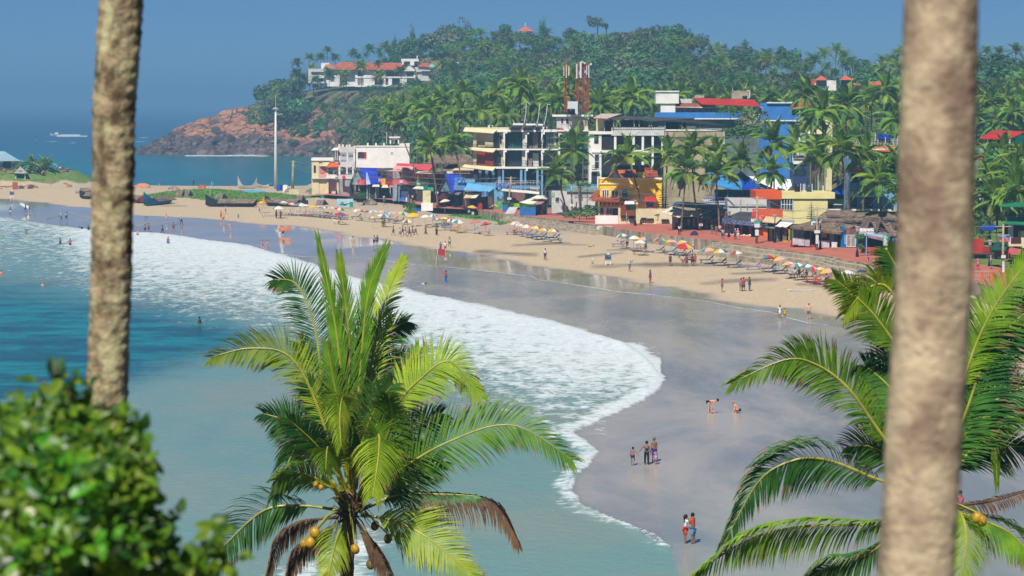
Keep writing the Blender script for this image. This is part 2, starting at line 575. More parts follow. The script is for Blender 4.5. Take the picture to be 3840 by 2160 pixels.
for i in range(len(lp)-1):
 (x0,y0),(x1,y1)=lp[i],lp[i+1]
 j0,j1=.8*(vnoise(np.array([i*.35]),np.array([1.]))[0]-.5),.8*(vnoise(np.array([(i+1)*.35]),np.array([1.]))[0]-.5)
 mb.add([(x0,y0+j0,.012),(x1,y1+j1,.012),(x1,y1+j1+lpw[i+1],.015),(x0,y0+j0+lpw[i],.015)],[(0,1,2,3)])
tag(mb.build('surf_line',M('foam_lace',C(226,230,230,.84),.8,.12,1.2,two=C(176,184,188,.72))),'thin broken line of foam left on the wet sand by the last wave',None,None,'stuff')
# ---- beach and the land behind it
PXb,PYb=np.meshgrid(np.arange(-1800,6000,12.0),np.concatenate([np.arange(470,640,5.0),np.arange(640,1300,4.0),np.arange(1300,3500,24.0)]))
bx,by=np_at_z(PXb,PYb)
bsd=land_sd(bx,by)
bz=ground_np(bx,by,bsd)
wd=pl_dist(bx,by,WTW)
jj=poly_w(WETL+[(6500,3600),(6500,430),(-2600,430)],.35)
indry=inside(bx,by,jj)
wet=np.where(indry,.5-wd/9,.5+wd/9)
wet=np.clip(wet,0,1)
pud=poly_w([(150,783),(345,794),(560,800),(500,806),(300,800),(140,790)],.4)
grassw=np.zeros_like(bx)
J=Z(480,660,.29503)
gp=poly_w([J(170,205),J(480,175),J(700,160),J(1050,150),J(1400,175),J(1900,205),J(2380,255),J(2100,275),J(1900,312),J(1650,312),J(1280,292),J(1100,282),J(800,240),J(600,230),J(450,232),J(230,225)],2.5)
grassw=np.where(inside(bx,by,gp),1.0,0)
G2=Z(1600,700,.1104)
gp2=poly_w([G2(750,900),G2(1000,820),G2(1250,800),G2(1450,840),G2(2000,920),G2(2500,1010),G2(2450,1090),G2(2000,1020),G2(1500,1000),G2(1100,930)],2.3)
L7=Z(1240,720,.34938)
gp3=poly_w([L7(780,170),L7(920,110),L7(960,160),L7(900,200)],2.5)
gp4=poly_w([L7(1790,290),L7(1880,270),L7(1900,300),L7(1820,320)],2.3)
for g in (gp2,gp3,gp4):
 grassw=np.maximum(grassw,np.where(inside(bx,by,g),.9,0))
rm=np.sqrt(((bx-MOUND[0])/MOUND[2])**2+((by-MOUND[1])/MOUND[3])**2)
grassw=np.maximum(grassw,sstep(1.0,.85,rm))
inl=np.array(list(map(tuple,poly_w([(1130,722),(1264,734),(1499,752),(1624,779),(1904,805),(2140,830),(2442,877),(2685,904),(2927,938),(3100,959),(3250,990),(3665,1062),(3840,1100),(4100,1180)],3.0)))+[(420,150),(420,1000),(-30,1000),(-52,640)])
grassw=np.maximum(grassw,.8*inside(bx,by,inl)*sstep(12,20,pl_dist(bx,by,inl[:14])))
grey=np.clip(sstep(14,26,wd)*indry*(.25+.75*sstep(.42,.6,fbm(bx/30,by/50,3,12)))*sstep(1100,1500,PXb)+.35*sstep(25,50,wd)*indry,0,1)
dark=np.zeros_like(bx)
for (ax,ay,cx,cy_,w) in [(2235,1015,2480,1016,9),(2420,1012,2800,1028,9),(2640,1078,2900,1072,8),(2750,1052,2980,1050,5),(2560,985,2760,990,5),(1930,944,2130,942,5),(1800,962,2000,975,8),(2180,985,2330,976,5),
       (2280,968,2420,962,4),(1990,938,2200,950,5),(2700,1005,2900,1020,5),(3000,1090,3200,1110,7),(1000,835,1300,838,3),(540,792,700,797,3)]:
 d=pl_dist(PXb,PYb*4,np.array([(ax,ay*4),(cx,cy_*4)],float))
 dark=np.maximum(dark,sstep(w*7,0,d))
P=np.stack([bx,by,bz],-1)
c=np.maximum.reduce([bsd[:-1,:-1],bsd[1:,:-1],bsd[:-1,1:],bsd[1:,1:]])
me=grid_mesh('beach',P,c>-14,{'wet': wet,'grass': grassw,'dark': dark,'grey': grey},[sand_m])
tag(obj('beach',me),'curved sandy beach with a wet mirror like strip along the water',None,None,'structure')
# ---- the wooded slope the camera stands on,below the frame
xx,yy=np.meshgrid(np.linspace(-70,90,40),np.linspace(-25,100,40))
hz=np.where(yy<0,22.0,22-.25*yy)+.5*(fbm(xx/6,yy/6,3,2)-.5)
hz=np.maximum(hz,-2.0)
tag(obj('hillside',grid_mesh('hillside',np.stack([xx,yy,hz],-1),None,None,[M('hillside_earth',C(110,104,66),.95,.2,.6,bump=.4)])),'grassy slope under the viewpoint',None,None,'structure')
def slope_z(x,y):
 return max(-1.0,22-.25*max(0,y))
# ---- promenade
PZ=3.0
PROM_F=[(1130,722),(1187,727),(1264,734),(1380,742),(1499,752),(1624,779),(1799,787),(1904,805),(2044,819),(2140,830),(2281,852),(2442,877),(2685,904),(2927,938),(3100,959),(3170,976),(3250,990),(3420,1020),(3665,1062),(3840,1100),(4100,1180),(4800,1345)]
pw=poly_w(PROM_F,PZ)
tan=np.gradient(pw,axis=0)
tan/=np.linalg.norm(tan,axis=1)[:,None]
nrm=np.stack([-tan[:,1],tan[:,0]],1)
nrm*=np.sign(nrm[:,:1]+1e-9)
back=pw+nrm*14
pave=M('red_paving',C(198,116,96),.85,.10,.5,two=C(176,104,88))
kerbm=M('concrete',C(178,164,142),.9,.2,.9,two=C(120,110,98),stretch=(1,1,.25),bump=.3)
mb=MB()
for i in range(len(pw)-1):
 a,b,c_,d=pw[i],pw[i+1],back[i+1],back[i]
 mb.add([(*a,PZ),(*b,PZ),(*c_,PZ),(*d,PZ)],[(0,1,2,3)])
prom=mb.build('promenade',pave)
tag(prom,'red paved promenade along the beach fronts',None,None,'structure')
wl=thing('seawall','weathered grey concrete sea wall below the red promenade','wall',(pw[8][0],pw[8][1],0))
mb=MB()
for i in range(6,len(pw)-1):
 a,b=Vector((*pw[i],0)),Vector((*pw[i+1],0))
 n=Vector((*(-(nrm[i]+nrm[i+1])/2),0))
 za=0.2
 mb.hexa([(a.x,a.y,za),(b.x,b.y,za),(b.x+n.x*.35,b.y+n.y*.35,za),(a.x+n.x*.35,a.y+n.y*.35,za),
   (a.x,a.y,PZ+.08),(b.x,b.y,PZ+.08),(b.x+n.x*.3,b.y+n.y*.3,PZ+.08),(a.x+n.x*.3,a.y+n.y*.3,PZ+.08)])
mb.build('wall_face',kerbm,wl)
stp=M('step_concrete',C(196,182,156),.9,.16,.8,two=C(150,138,120),bump=.3)
def steps(i0,t0,i1,t1,n,run,rise):
 a=pw[i0]*(1-t0)+pw[i0+1]*t0
 b=pw[i1]*(1-t1)+pw[i1+1]*t1
 n2=-(nrm[i0]+nrm[i1])/2
 n2=n2/np.linalg.norm(n2)
 for k in range(n):
  m=MB()
  z1=PZ-.12-rise*k
  p,q=a+n2*(.3+run*k),b+n2*(.3+run*k)
  r,s=b+n2*(.3+run*(k+1)+.02),a+n2*(.3+run*(k+1)+.02)
  m.hexa([(*p,.1),(*q,.1),(*r,.1),(*s,.1),(*p,z1),(*q,z1),(*r,z1),(*s,z1)])
  m.build('step',stp,wl)
steps(7,.05,9,.9,3,.55,.35)
steps(12,.02,12,.3,6,.5,.28)
steps(12,.32,14,.2,3,1.1,.5)
steps(14,.25,14,.95,6,.55,.28)
steps(15,.0,17,.9,3,1.3,.5)
# ================================================================ hill and headland
HX=[440,500,560,640,700,780,900,960,1000,1100,1200,1400,1600,1800,2000,2300,2560,2700,3000,3300,3600,3900,4600]
HRY=[580,572,548,497,462,434,404,388,385,352,330,262,205,178,190,190,182,262,292,318,306,300,300]
HBX=[440,560,1000,1200,1280,1400,1500,1800,2500,3000,3500,4600]
HBD=[1115,1105,1085,1060,960,800,740,690,650,600,520,450]
HDX=[440,560,700,1000,1300,1800,2500,3000,3500,4600]
HDD=[1122,1128,1150,1185,1210,1250,1150,1000,880,800]
HB0=[440,1240,1320,4600]
HZ0=[-1.5,-1.5,3.0,3.0]
def hill_np(px,t):
 bd,rd=np.interp(px,HBX,HBD),np.interp(px,HDX,HDD)
 ry=np.interp(px,HX,HRY)
 x=(px-1920)/FPX
 y=(1080-ry)/FPX
 zr=CAMZ+(y*CP-SP)*rd/(y*SP+CP)
 z0=np.interp(px,HB0,HZ0)
 d=bd+(rd-bd)*t
 pr=np.where(t<=1,1-(1-np.clip(t,0,1))**1.25,1-.5*(np.clip(t,1,3)-1)**1.3)
 z=z0+(zr-z0)*pr
 yc=np.interp(px,[1080,1160,1480,1560,1640,1720],[346,340,346,318,300,240])
 cap=CAMZ+(385-yc)/FPX*d
 k=np.clip((d-1172)/40,0,1) if np.ndim(d) else min(1,max(0,(d-1172)/40))
 z=np.where((px>1080) & (px<1720),np.minimum(z,cap)*(1-k)+z*k,z)
 return x*d*1.0035,d,z
pxs=np.arange(440,4650,14.0)
ts=np.concatenate([np.linspace(0,1,44),np.linspace(1.06,2.2,14)])
HPX,HT=np.meshgrid(pxs,ts)
hx,hy,hz=hill_np(HPX,HT)
rocky=sstep(1330,1150,HPX)*sstep(.78,.5,HT+.16*(fbm(HPX/60,HT*6,3,4)-.5)-.55*sstep(1010,880,HPX))
amp=np.clip((hz+1.5)/6,0,1)
hz=hz+amp*(2.2*rocky*sstep(1120,980,HPX)+.5)*(fbm(hx/8,hy/12,4,3)-.5)*2.2
hill_m=bpy.data.materials.new('hill_ground')
hill_m.use_nodes=True
nt=hill_m.node_tree
bs=nt.nodes['Principled BSDF']
rk=attr(nt,'rocky')
upr=mixc(nt,mapr(nt,noise_n(nt,.09,5),.4,.6),C(196,142,110,.7),C(158,116,94,.64))
lwr=mixc(nt,mapr(nt,noise_n(nt,.12,5),.4,.62),C(142,116,108,.6),C(88,80,86,.55))
rkc=mixc(nt,mapr(nt,mathn(nt,'ADD',attr(nt,'high'),mathn(nt,'MULTIPLY',mathn(nt,'SUBTRACT',noise_n(nt,.05,4),.5),.9)),.35,.65),lwr,upr)
vo=N(nt,'ShaderNodeTexVoronoi',feature='DISTANCE_TO_EDGE')
vo.inputs['Scale'].default_value=.16
tc=N(nt,'ShaderNodeTexCoord')
nz=N(nt,'ShaderNodeTexNoise')
nz.inputs['Scale'].default_value=.15
nt.links.new(tc.outputs['Object'],nz.inputs['Vector'])
va=N(nt,'ShaderNodeVectorMath',operation='MULTIPLY_ADD')
nt.links.new(nz.outputs['Color'],va.inputs[0])
va.inputs[1].default_value=(9,9,9)
nt.links.new(tc.outputs['Object'],va.inputs[2])
nt.links.new(va.outputs[0],vo.inputs['Vector'])
crack=mapr(nt,vo.outputs['Distance'],.0,.07)
rkc=mixc(nt,crack,C(58,52,56,.5),rkc)
gr=mixc(nt,mapr(nt,noise_n(nt,.06,5),.42,.6),C(96,112,62,.55),C(164,148,108,.6))
gr=mixc(nt,mapr(nt,noise_n(nt,.5,4),.4,.7,0,.5),gr,C(70,84,50,.5))
nt.links.new(mixc(nt,rk,gr,rkc),bs.inputs['Base Color'])
bs.inputs['Roughness'].default_value=.95
bs.inputs['Specular IOR Level'].default_value=.1
bp=N(nt,'ShaderNodeBump')
bp.inputs['Distance'].default_value=1.2
bp.inputs['Strength'].default_value=.8
nt.links.new(mathn(nt,'ADD',noise_n(nt,.4,5),mathn(nt,'MULTIPLY',crack,.6)),bp.inputs['Height'])
nt.links.new(bp.outputs[0],bs.inputs['Normal'])
me=grid_mesh('hill',np.stack([hx,hy,hz],-1),None,{'rocky': rocky,'high': sstep(0,15,hz-5*sstep(800,560,HPX))},[hill_m])
tag(obj('hill',me),'wooded hill falling to a rocky headland in the sea',None,None,'structure')
def hill_pt(px,t):
 a=hill_np(np.array([float(px)]),np.array([float(t)]))
 return Vector((float(a[0][0]),float(a[1][0]),float(a[2][0])))
def hill_at(px,py):
 best=None
 for i in range(121):
  t=i/120
  p=hill_pt(px,t)
  q=at_d(px,py,p.y)
  e=abs(q.z-p.z)
  if best is None or e<best[0]:
   best=(e,p)
 return best[1]
# ---- boulders of the headland
rock_hi=M('rock_orange',C(198,146,112,.72),.95,.18,.25,two=C(164,112,86,.66),bump=.5,bscale=.7,rv=.18)
rock_lo=M('rock_dark',C(146,122,116,.62),.9,.2,.3,two=C(66,62,70,.5),bump=.5,bscale=.7,rv=.2)
def rock_mesh(seed,mats,n=10,m=8):
 r=random.Random(seed)
 cuts=[(Vector((r.uniform(-1,1),r.uniform(-1,1),r.uniform(-1,1))).normalized(),r.uniform(.55,.9)) for _ in range(9)]
 b=MB().ball((0,0,0),1,n,m)
 v=[]
 for p in b.v:
  p=Vector(p)
  for c,h in cuts:
   s=p.dot(c)-h
   if s>0:
    p=p-c*(s*.85)
  p=p*(1+.06*(r.random()-.5))
  v.append(tuple(p))
 b.v=v
 return b.mesh('rock',mats,None,True)
ROCKS_HI=[rock_mesh(i,rock_hi,12,9) for i in range(6)]
ROCKS_LO=[rock_mesh(i+20,rock_lo,12,9) for i in range(6)]
def rock(p,s,hi=True,label='',group=None,name='boulder',r=rnd):
 o=obj(name,r.choice(ROCKS_HI if hi else ROCKS_LO))
 o.location=p
 o.scale=(s*r.uniform(.9,1.4),s*r.uniform(.8,1.2),s*r.uniform(.7,1.0))
 o.rotation_euler=(r.uniform(-.4,.4),r.uniform(-.5,.2),r.uniform(0,6.28))
 tag(o,label,'rock',group)
 return o
B=Z(480,300,.31746)
rr=random.Random(5)
spots=[]
for _ in range(2200):
 px,t=rr.uniform(560,1290),rr.uniform(.02,.8)
 p=hill_pt(px,t)
 if t>.75-.45*min(1,max(0,(px-850)/300)):
  continue
 sz=rr.choice([1.4,1.8,2.3,3.0,3.8])*(1.0 if px<1000 else .75)*(.75 if px<720 else 1)
 if any((p-q).length<(sz+s2)*.72 for q,s2 in spots):
  continue
 spots.append((p,sz))
 if len(spots)>=230:
  break
for p,sz in spots:
 hi=p.z+rr.uniform(-5,5)>7+7*max(0,min(1,(-100-p.x)/70))
 rock(p-Vector((0,0,sz*.15)),sz,hi,('rounded orange granite boulder piled on the headland slope' if hi else 'dark grey sea worn boulder at the foot of the headland'),
  'orange boulders on the headland' if hi else 'dark boulders on the headland',r=rr)
q=hill_at(*B(1880,250))
rock(q+Vector((0,0,2)),5.5,True,'large tilted orange boulder among shrubs near the top of the headland',r=rr)
AA=Z(0,540,.15182)
for (x,y,s,hi,lab) in [(2070,930,1.9,True,'pointed tan boulder standing at the end of the rocky point'),(1600,890,3.0,True,'broad brown rock mass on the point behind the path'),
      (1800,930,2.4,False,'dark rock between the pointed boulder and the brown rock mass'),(1420,870,2.3,True,'brown rock ledge beside the parked scooters on the point'),(2220,1000,1.6,False,'low dark rock at the water on the end of the point')]:
 px,py=AA(x,y)
 p=at_d(px,py+6,655)
 p.z=max(.3,p.z)
 rock(p,s,hi,lab,r=rr)
for i in range(52):
 px=rr.uniform(-40,262)
 p=at_z(px,703+rr.uniform(0,17)-(4 if px>150 else 0),1.0)
 g=ground_z(p.x,p.y)
 rock((p.x,p.y,max(.2,g)),rr.uniform(.35,.95),rr.random()<.55,'small rough stone of the rubble bank below the garden wall','rubble stones below the garden wall','stone',r=rr)
# ================================================================ trees
leafA=M('leaf_forest',C(120,164,88,.8),.6,.25,.35,two=C(66,114,72,.66),rv=.4,transl=.25)
leafB=M('leaf_olive',C(152,164,124,.7),.65,.22,.35,two=C(78,92,62,.55),rv=.25,transl=.2)
leafC=M('leaf_bright',C(96,152,58,.62),.6,.2,.5,two=C(58,112,44,.55),rv=.2,transl=.25)
palmL=M('palm_leaf',C(154,186,70,.86),.5,.2,.8,two=C(100,148,60,.74),rv=.22,transl=.42,spec=.35)
palmD=M('palm_leaf_deep',C(120,164,72,.78),.5,.2,.8,two=C(72,118,58,.66),rv=.25,transl=.38,spec=.35)
palmY=M('palm_leaf_yellow',C(176,172,74,.6),.5,.2,.8,two=C(130,140,58,.55),rv=.2,transl=.3)
palmX=M('palm_leaf_dead',C(146,116,84,.6),.85,.2,.8,two=C(104,80,60,.55),rv=.2,transl=.15)
palmR=M('palm_rib',C(172,168,76,.62),.5,.15,1)
barkP=M('palm_bark',C(158,140,118,.62),.95,.2,1.2,two=C(104,92,80,.55),stretch=(1,1,3),bump=.4,rv=.15)
barkT=M('tree_bark',C(112,94,78,.55),.95,.2,1.5,bump=.4)
coco_m=M('coconut_husk',C(190,150,60,.62),.55,.2,6,two=C(150,118,44,.55),spec=.4)
def broad_crown(seed,mat,n=620,leaf=.62,sq=(1,1,.8),lobes=9):
 r=random.Random(seed)
 ls=[]
 for i in range(lobes):
  a,e=r.uniform(0,6.28),r.uniform(-.25,1)
  d=r.uniform(.35,.75)
  ls.append((Vector((math.cos(a)*d*sq[0],math.sin(a)*d*sq[1],e*d*sq[2])),r.uniform(.28,.5)))
 ls.append((Vector((0,0,.1)),.6))
 V=[]
 F=[]
 for i in range(n):
  c,s=r.choice(ls)
  u=Vector((r.gauss(0,1),r.gauss(0,1),r.gauss(0,1)+.25)).normalized()
  p=c+u*(s*r.uniform(.72,1.08))
  nn=(u+Vector((r.gauss(0,.5),r.gauss(0,.5),r.gauss(0,.5)+.3))).normalized()
  a=nn.orthogonal().normalized()
  a=Matrix.Rotation(r.uniform(0,6.28),3,nn) @ a
  b=nn.cross(a)
  w=leaf*r.uniform(.12,.24)
  o=len(V)
  V+=[tuple(p-a*w),tuple(p+b*w*.62+nn*w*.15),tuple(p+a*w),tuple(p-b*w*.62+nn*w*.1)]
  F.append((o,o+1,o+2,o+3))
 me=bpy.data.meshes.new('crown')
 me.from_pydata(V,[],F)
 me.materials.append(mat)
 return me
def frond_geo(mb,base,az,e0,e1,L,n=16,lw=.9,droop=.5,width=.11,mi=0,mr=1,seg=1,r=rnd,rib=.035,twist=0):
 p=Vector(base)
 h=Vector((math.cos(az),math.sin(az),0))
 side=Vector((-math.sin(az),math.cos(az),0))
 pts=[p.copy()]
 tans=[]
 K=12
 for k in range(K):
  e=e0+(e1-e0)*(k/(K-1))**1.3
  t=h*math.cos(e)+Vector((0,0,math.sin(e)))
  p=p+t*(L/K)
  pts.append(p.copy())
  tans.append(t)
 if rib:
  mb.tube(pts,[rib*(1-.8*i/K) for i in range(K+1)],3,mr,False)
 for i in range(n):
  u=.14+.85*i/(n-1)
  k=min(K-1,int(u*K))
  f=u*K-k
  q=pts[k].lerp(pts[k+1],f)
  t=tans[k]
  up=side.cross(t)
  if up.z<0:
   up=-up
  ll=lw*(math.sin(min(1,u*1.05+.18)*math.pi)**.6*.85+.15)*r.uniform(.85,1.1)
  for s in (-1,1):
   sv=(side*s*math.cos(twist)+up*math.sin(twist)*s)
   d=(sv*1.0+t*.75+up*.28).normalized()
   d2=(d+Vector((0,0,-droop))).normalized()
   a=q
   b=q+d*ll*.5
   c=b+d2*ll*.5
   w=t*width*.5
   o=len(mb.v)
   mb.v+=[tuple(a-w*.5),tuple(a+w*.5),tuple(b+w),tuple(b-w),tuple(c)]
   mb.f+=[(o,o+1,o+2,o+3),(o+3,o+2,o+4)]
   mb.m+=[mi,mi]
def palm_crown_mesh(seed,nf=17,n=9,width=.34,mats=None):
 r=random.Random(seed)
 mb=MB()
 for i in range(nf):
  k=i/nf
  az=i*2.399+r.uniform(-.3,.3)
  e0=1.35-1.55*k+r.uniform(-.12,.12)
  e1=e0-r.uniform(.9,1.5)
  mi=0
  if k>.8:
   mi=r.choice([0,2,3])
  frond_geo(mb,(0,0,0),az,e0,e1,r.uniform(3.2,4.3),n,.95,.7,width,mi,1 if n>12 else mi,r=r,rib=.05)
 mb.ball((0,0,-.25),.35,6,4,4)
 return mb.mesh('crown',mats or [palmL,palmR,palmY,palmX,coco_m])
def trunk_mesh(h,lean,bend,r0,r1,mat,n=6,k=7,name='trunk'):
 mb=MB()
 pts=[]
 for i in range(k+1):
  t=i/k
  pts.append((lean[0]*t+bend[0]*math.sin(t*math.pi),lean[1]*t+bend[1]*math.sin(t*math.pi),h*t))
 mb.tube(pts,[r0+(r1-r0)*(i/k)**.6 for i in range(k+1)],n,0,True)
 return mb.mesh(name,mat,None,True)
FAR_CROWNS=[palm_crown_mesh(i,mats=[palmL if i % 2 else palmD,palmR,palmY,palmX,coco_m]) for i in range(8)]
MID_CROWNS=[palm_crown_mesh(50+i,24,16,.3,[palmL if i % 2 else palmD,palmR,palmY,palmX,coco_m]) for i in range(4)]
FAR_TRUNK=[trunk_mesh(1,(l*.06,0),(b*.03,0),.014,.011,barkP) for l,b in ((1,1),(-1,.5),(.4,-1))]
CROWNS_A=[broad_crown(i,leafA) for i in range(5)]
CROWNS_B=[broad_crown(i+30,leafB) for i in range(4)]
CROWNS_C=[broad_crown(i+60,leafC,420,.5) for i in range(4)]
CROWN_TALL=[broad_crown(i+80,m,560,.5,(.62,.62,1.25),12) for i,m in ((0,leafB),(1,leafA))]
T_TRUNK=[trunk_mesh(1,(.1,0),(.05,.03),.04,.02,barkT),trunk_mesh(1,(-.08,.05),(-.04,0),.045,.02,barkT)]
def far_palm(p,h,s,label,group,r=rnd):
 t=thing('coconut_palm',label,'palm tree',p,group)
 tr=obj('trunk',r.choice(FAR_TRUNK),t)
 tr.scale=(h*1.2,h*1.2,h)
 rz=r.uniform(0,6.28)
 tr.rotation_euler=(0,0,rz)
 c=obj('crown',r.choice(FAR_CROWNS),t)
 me=tr.data
 top=me.vertices[len(me.vertices)-3].co
 c.location=Euler((0,0,rz)).to_matrix() @ Vector((top.x*h*1.2,top.y*h*1.2,h))
 c.scale=(s,s,s)
 c.rotation_euler=(r.uniform(-.12,.12),r.uniform(-.12,.12),r.uniform(0,6.28))
 return t
def far_tree(p,h,s,kind,label,group,r=rnd,name='broadleaf_tree'):
 t=thing(name,label,'tree',p,group)
 tr=obj('trunk',r.choice(T_TRUNK),t)
 tr.scale=(h,h,h)
 c=obj('crown',r.choice({'A': CROWNS_A,'B': CROWNS_B,'C': CROWNS_C,'T': CROWN_TALL}[kind]),t)
 c.location=(0,0,h)
 f=r.uniform(.85,1.2)
 c.scale=(s*f,s*f,s/f*(r.uniform(.8,1.05)))
 c.rotation_euler=(0,0,r.uniform(0,6.28))
 return t
rt=random.Random(21)
LABS={'A': ('dark green broadleaf tree crowded into the hill forest','green broadleaf trees of the hill forest'),
  'B': ('grey olive broadleaf tree in the forest on the hill','olive broadleaf trees of the hill forest'),
  'C': ('bright green leafy shrub tree on the lower hill slope','bright green shrub trees on the hill')}
def blocked(px,t):
 if 1120<px<1660 and .3<t<.93:
  return True
 if px<1420 and t<.42:
  return True
 if 2985<px<3345 and .2<t<.62:
  return True
 return False
nP=nT=0
cand=[]
for _ in range(5200):
 px=rt.uniform(1010,3900)
 t=rt.random()
 if 3390<px<3650 and rt.random()<.85:
  continue
 if blocked(px,t):
  continue
 cand.append((px,t))
rest=[]
kept=[]
for px,t in cand:
 p=hill_pt(px,t)
 k=fbm(np.array([px/160]),np.array([t*3.0]),3,33)[0]
 palmy=k+(.14 if px>2550 else -.04)+(.05 if t<.35 else -.05)
 u=rt.random()
 pal=palmy>.5 if u<.85 else palmy<=.5
 q=(px,(p.z*FPX/p.y))
 if any(abs(q[0]-a)<22 and abs(q[1]-b)<14 for a,b in kept[-900:]):
  continue
 kept.append(q)
 if pal and nP<150:
  nP+=1
  far_palm(p,rt.uniform(8,12),rt.uniform(1.2,1.75),'slender coconut palm rising among the trees of the hill','coconut palms on the hill',rt)
 elif not pal and nT<240:
  nT+=1
  kind='A' if rt.random()<.62 else ('B' if rt.random()<.75 else 'C')
  h=rt.uniform(3.5,7)
  far_tree(p,h,rt.uniform(4.6,8.2),kind,*LABS[kind],r=rt)
 else:
  rest.append((p,pal))
print('hill',nP,nT,len(rest))
def merged(name,items,mats,label):
 Vs,Fs,Ms=[],[],[]
 o=0
 cache={}
 for me,mat,mi in items:
  if me.name not in cache:
   v=np.empty(len(me.vertices)*3,np.float32)
   me.vertices.foreach_get('co',v)
   f=[tuple(p.vertices) for p in me.polygons]
   mm=[p.material_index for p in me.polygons]
   cache[me.name]=(v.reshape(-1,3),f,mm)
  v,f,mm=cache[me.name]
  A=np.array(mat)
  Vs.append(v @ A[:3,:3].T+A[:3,3])
  Fs+=[tuple(i+o for i in p) for p in f]
  Ms+=[mi if mi is not None else k for k in mm]
  o+=len(v)
 me=bpy.data.meshes.new(name)
 me.from_pydata(np.concatenate(Vs).tolist(),[],Fs)
 for m in mats:
  me.materials.append(m)
 me.polygons.foreach_set('material_index',Ms)
 return tag(obj(name,me),label,None,None,'stuff')
items=[]
small=[broad_crown(i+200,leafA,150,.95) for i in range(4)]
for p,pal in rest[:700]:
 if pal:
  m4=Matrix.Translation(p+Vector((0,0,rt.uniform(5,9)))) @ Matrix.Rotation(rt.uniform(0,6.3),4,'Z')
  items.append((rt.choice(FAR_CROWNS[:3]),m4,3))
 else:
  s=rt.uniform(3.2,4.8)
  items.append((rt.choice(small),Matrix.Translation(p+Vector((0,0,rt.uniform(3,6)))) @ Matrix.Rotation(rt.uniform(0,6.3),4,'Z') @ Matrix.Diagonal((s,s,s,1)),rt.choice([0,1,2])))
for _ in range(1500):
 px,t=rt.uniform(1020,4600),rt.random()
 if 1140<px<1640 and .66<t<.93:
  continue
 if px<1420 and t<.42 and rt.random()<.35:
  continue
 s=rt.uniform(1.4,3.0)
 items.append((rt.choice(small),Matrix.Translation(hill_pt(px,t)+Vector((0,0,s*.5))) @ Matrix.Rotation(rt.uniform(0,6.3),4,'Z') @ Matrix.Diagonal((s,s,s*.8,1)),rt.choice([0,0,1,2])))
for _ in range(420):
 px=rt.uniform(3300,4900)
 d=rt.uniform(330,640)
 x=(px-1920)/FPX*d
 if (3610<px<3900 and d<480) or x<50+(d-330)*-.05:
  continue
 s=rt.uniform(2.5,5)
 if rt.random()<.5:
  items.append((rt.choice(FAR_CROWNS[:3]),Matrix.Translation((x,d,3+rt.uniform(5,10))) @ Matrix.Rotation(rt.uniform(0,6.3),4,'Z') @ Matrix.Diagonal((1.4,1.4,1.4,1)),3))
 else:
  items.append((rt.choice(small),Matrix.Translation((x,d,3+s*.6)) @ Matrix.Rotation(rt.uniform(0,6.3),4,'Z') @ Matrix.Diagonal((s,s,s,1)),rt.choice([0,0,2])))
merged('hill_undergrowth',items,[leafA,leafB,leafC,palmD],'dense mass of undergrowth and smaller trees covering the hill')
Cc,D,E=Z(1040,60,.30364),Z(1700,40,.31746),Z(2400,60,.3882)
def sky_tree(px,py_top,py_bot,w,kind,label,t=.98,name='broadleaf_tree'):
 p=hill_pt(px,t)
 top=at_d(px,py_top,p.y).z
 bot=at_d(px,py_bot,p.y).z
 s=w/FPX*p.y/2
 tr=thing(name,label,'tree',p)
 h=max(2.0,(top+bot)/2-p.z)
 a=obj('trunk',rt.choice(T_TRUNK),tr)
 a.scale=(h,h,h)
 c=obj('crown',rt.choice({'A': CROWNS_A,'B': CROWNS_B,'C': CROWNS_C,'T': CROWN_TALL}[kind]),tr)
 c.location=(0,0,h)
 c.scale=(s,s,(top-bot)/2)
 c.rotation_euler=(0,0,rt.uniform(0,6.28))
 return tr
for a in [(D(1660,0)[0],57,118,62,'B','tall loose crowned tree breaking the skyline right of the lookout roof'),(D(1770,0)[0],82,120,34,'A','small round tree on the skyline beside the tallest tree'),
  (D(620,0)[0],82,150,66,'A','dark layered tree on the skyline left of the orange lookout roof'),(D(1040,0)[0],70,150,46,'T','slim feathery tree on the skyline right of the lookout roof'),
  (Cc(2080,0)[0],78,200,96,'B','tallest grey green tree of the clump behind the hill hotel'),(Cc(2320,0)[0],84,210,74,'T','spiky grey tree at the right of the clump behind the hill hotel'),(Cc(1850,0)[0],108,220,70,'B','olive tree at the left of the clump behind the hill hotel'),
  (Cc(1680,0)[0],104,200,34,'T','narrow columnar tree behind the hill hotel'),(Cc(1450,0)[0],138,235,30,'T','dark columnar tree between the palms behind the hill hotel'),(D(60,0)[0],90,220,110,'B','broad grey green tree on the ridge above the hill hotel'),
  (E(290,0)[0],80,170,96,'A','wide dark tree on top of the ridge right of the masts'),(E(120,0)[0],104,170,80,'A','flat topped dark tree sloping down the left of the ridge top'),(E(460,0)[0],114,180,50,'A','rounded dark tree at the right shoulder of the ridge top'),
  (E(790,0)[0],160,200,26,'A','small dark tree on the skyline where the ridge drops'),(E(2450,0)[0],196,290,54,'T','airy tall tree on the skyline just left of the right trunk'),(D(1400,0)[0],96,180,90,'B','olive crown on the skyline between the slim tree and the tallest tree'),
  (D(2200,0)[0],104,170,90,'A','low broad tree on the skyline left of the ridge top')]:
 sky_tree(*a)
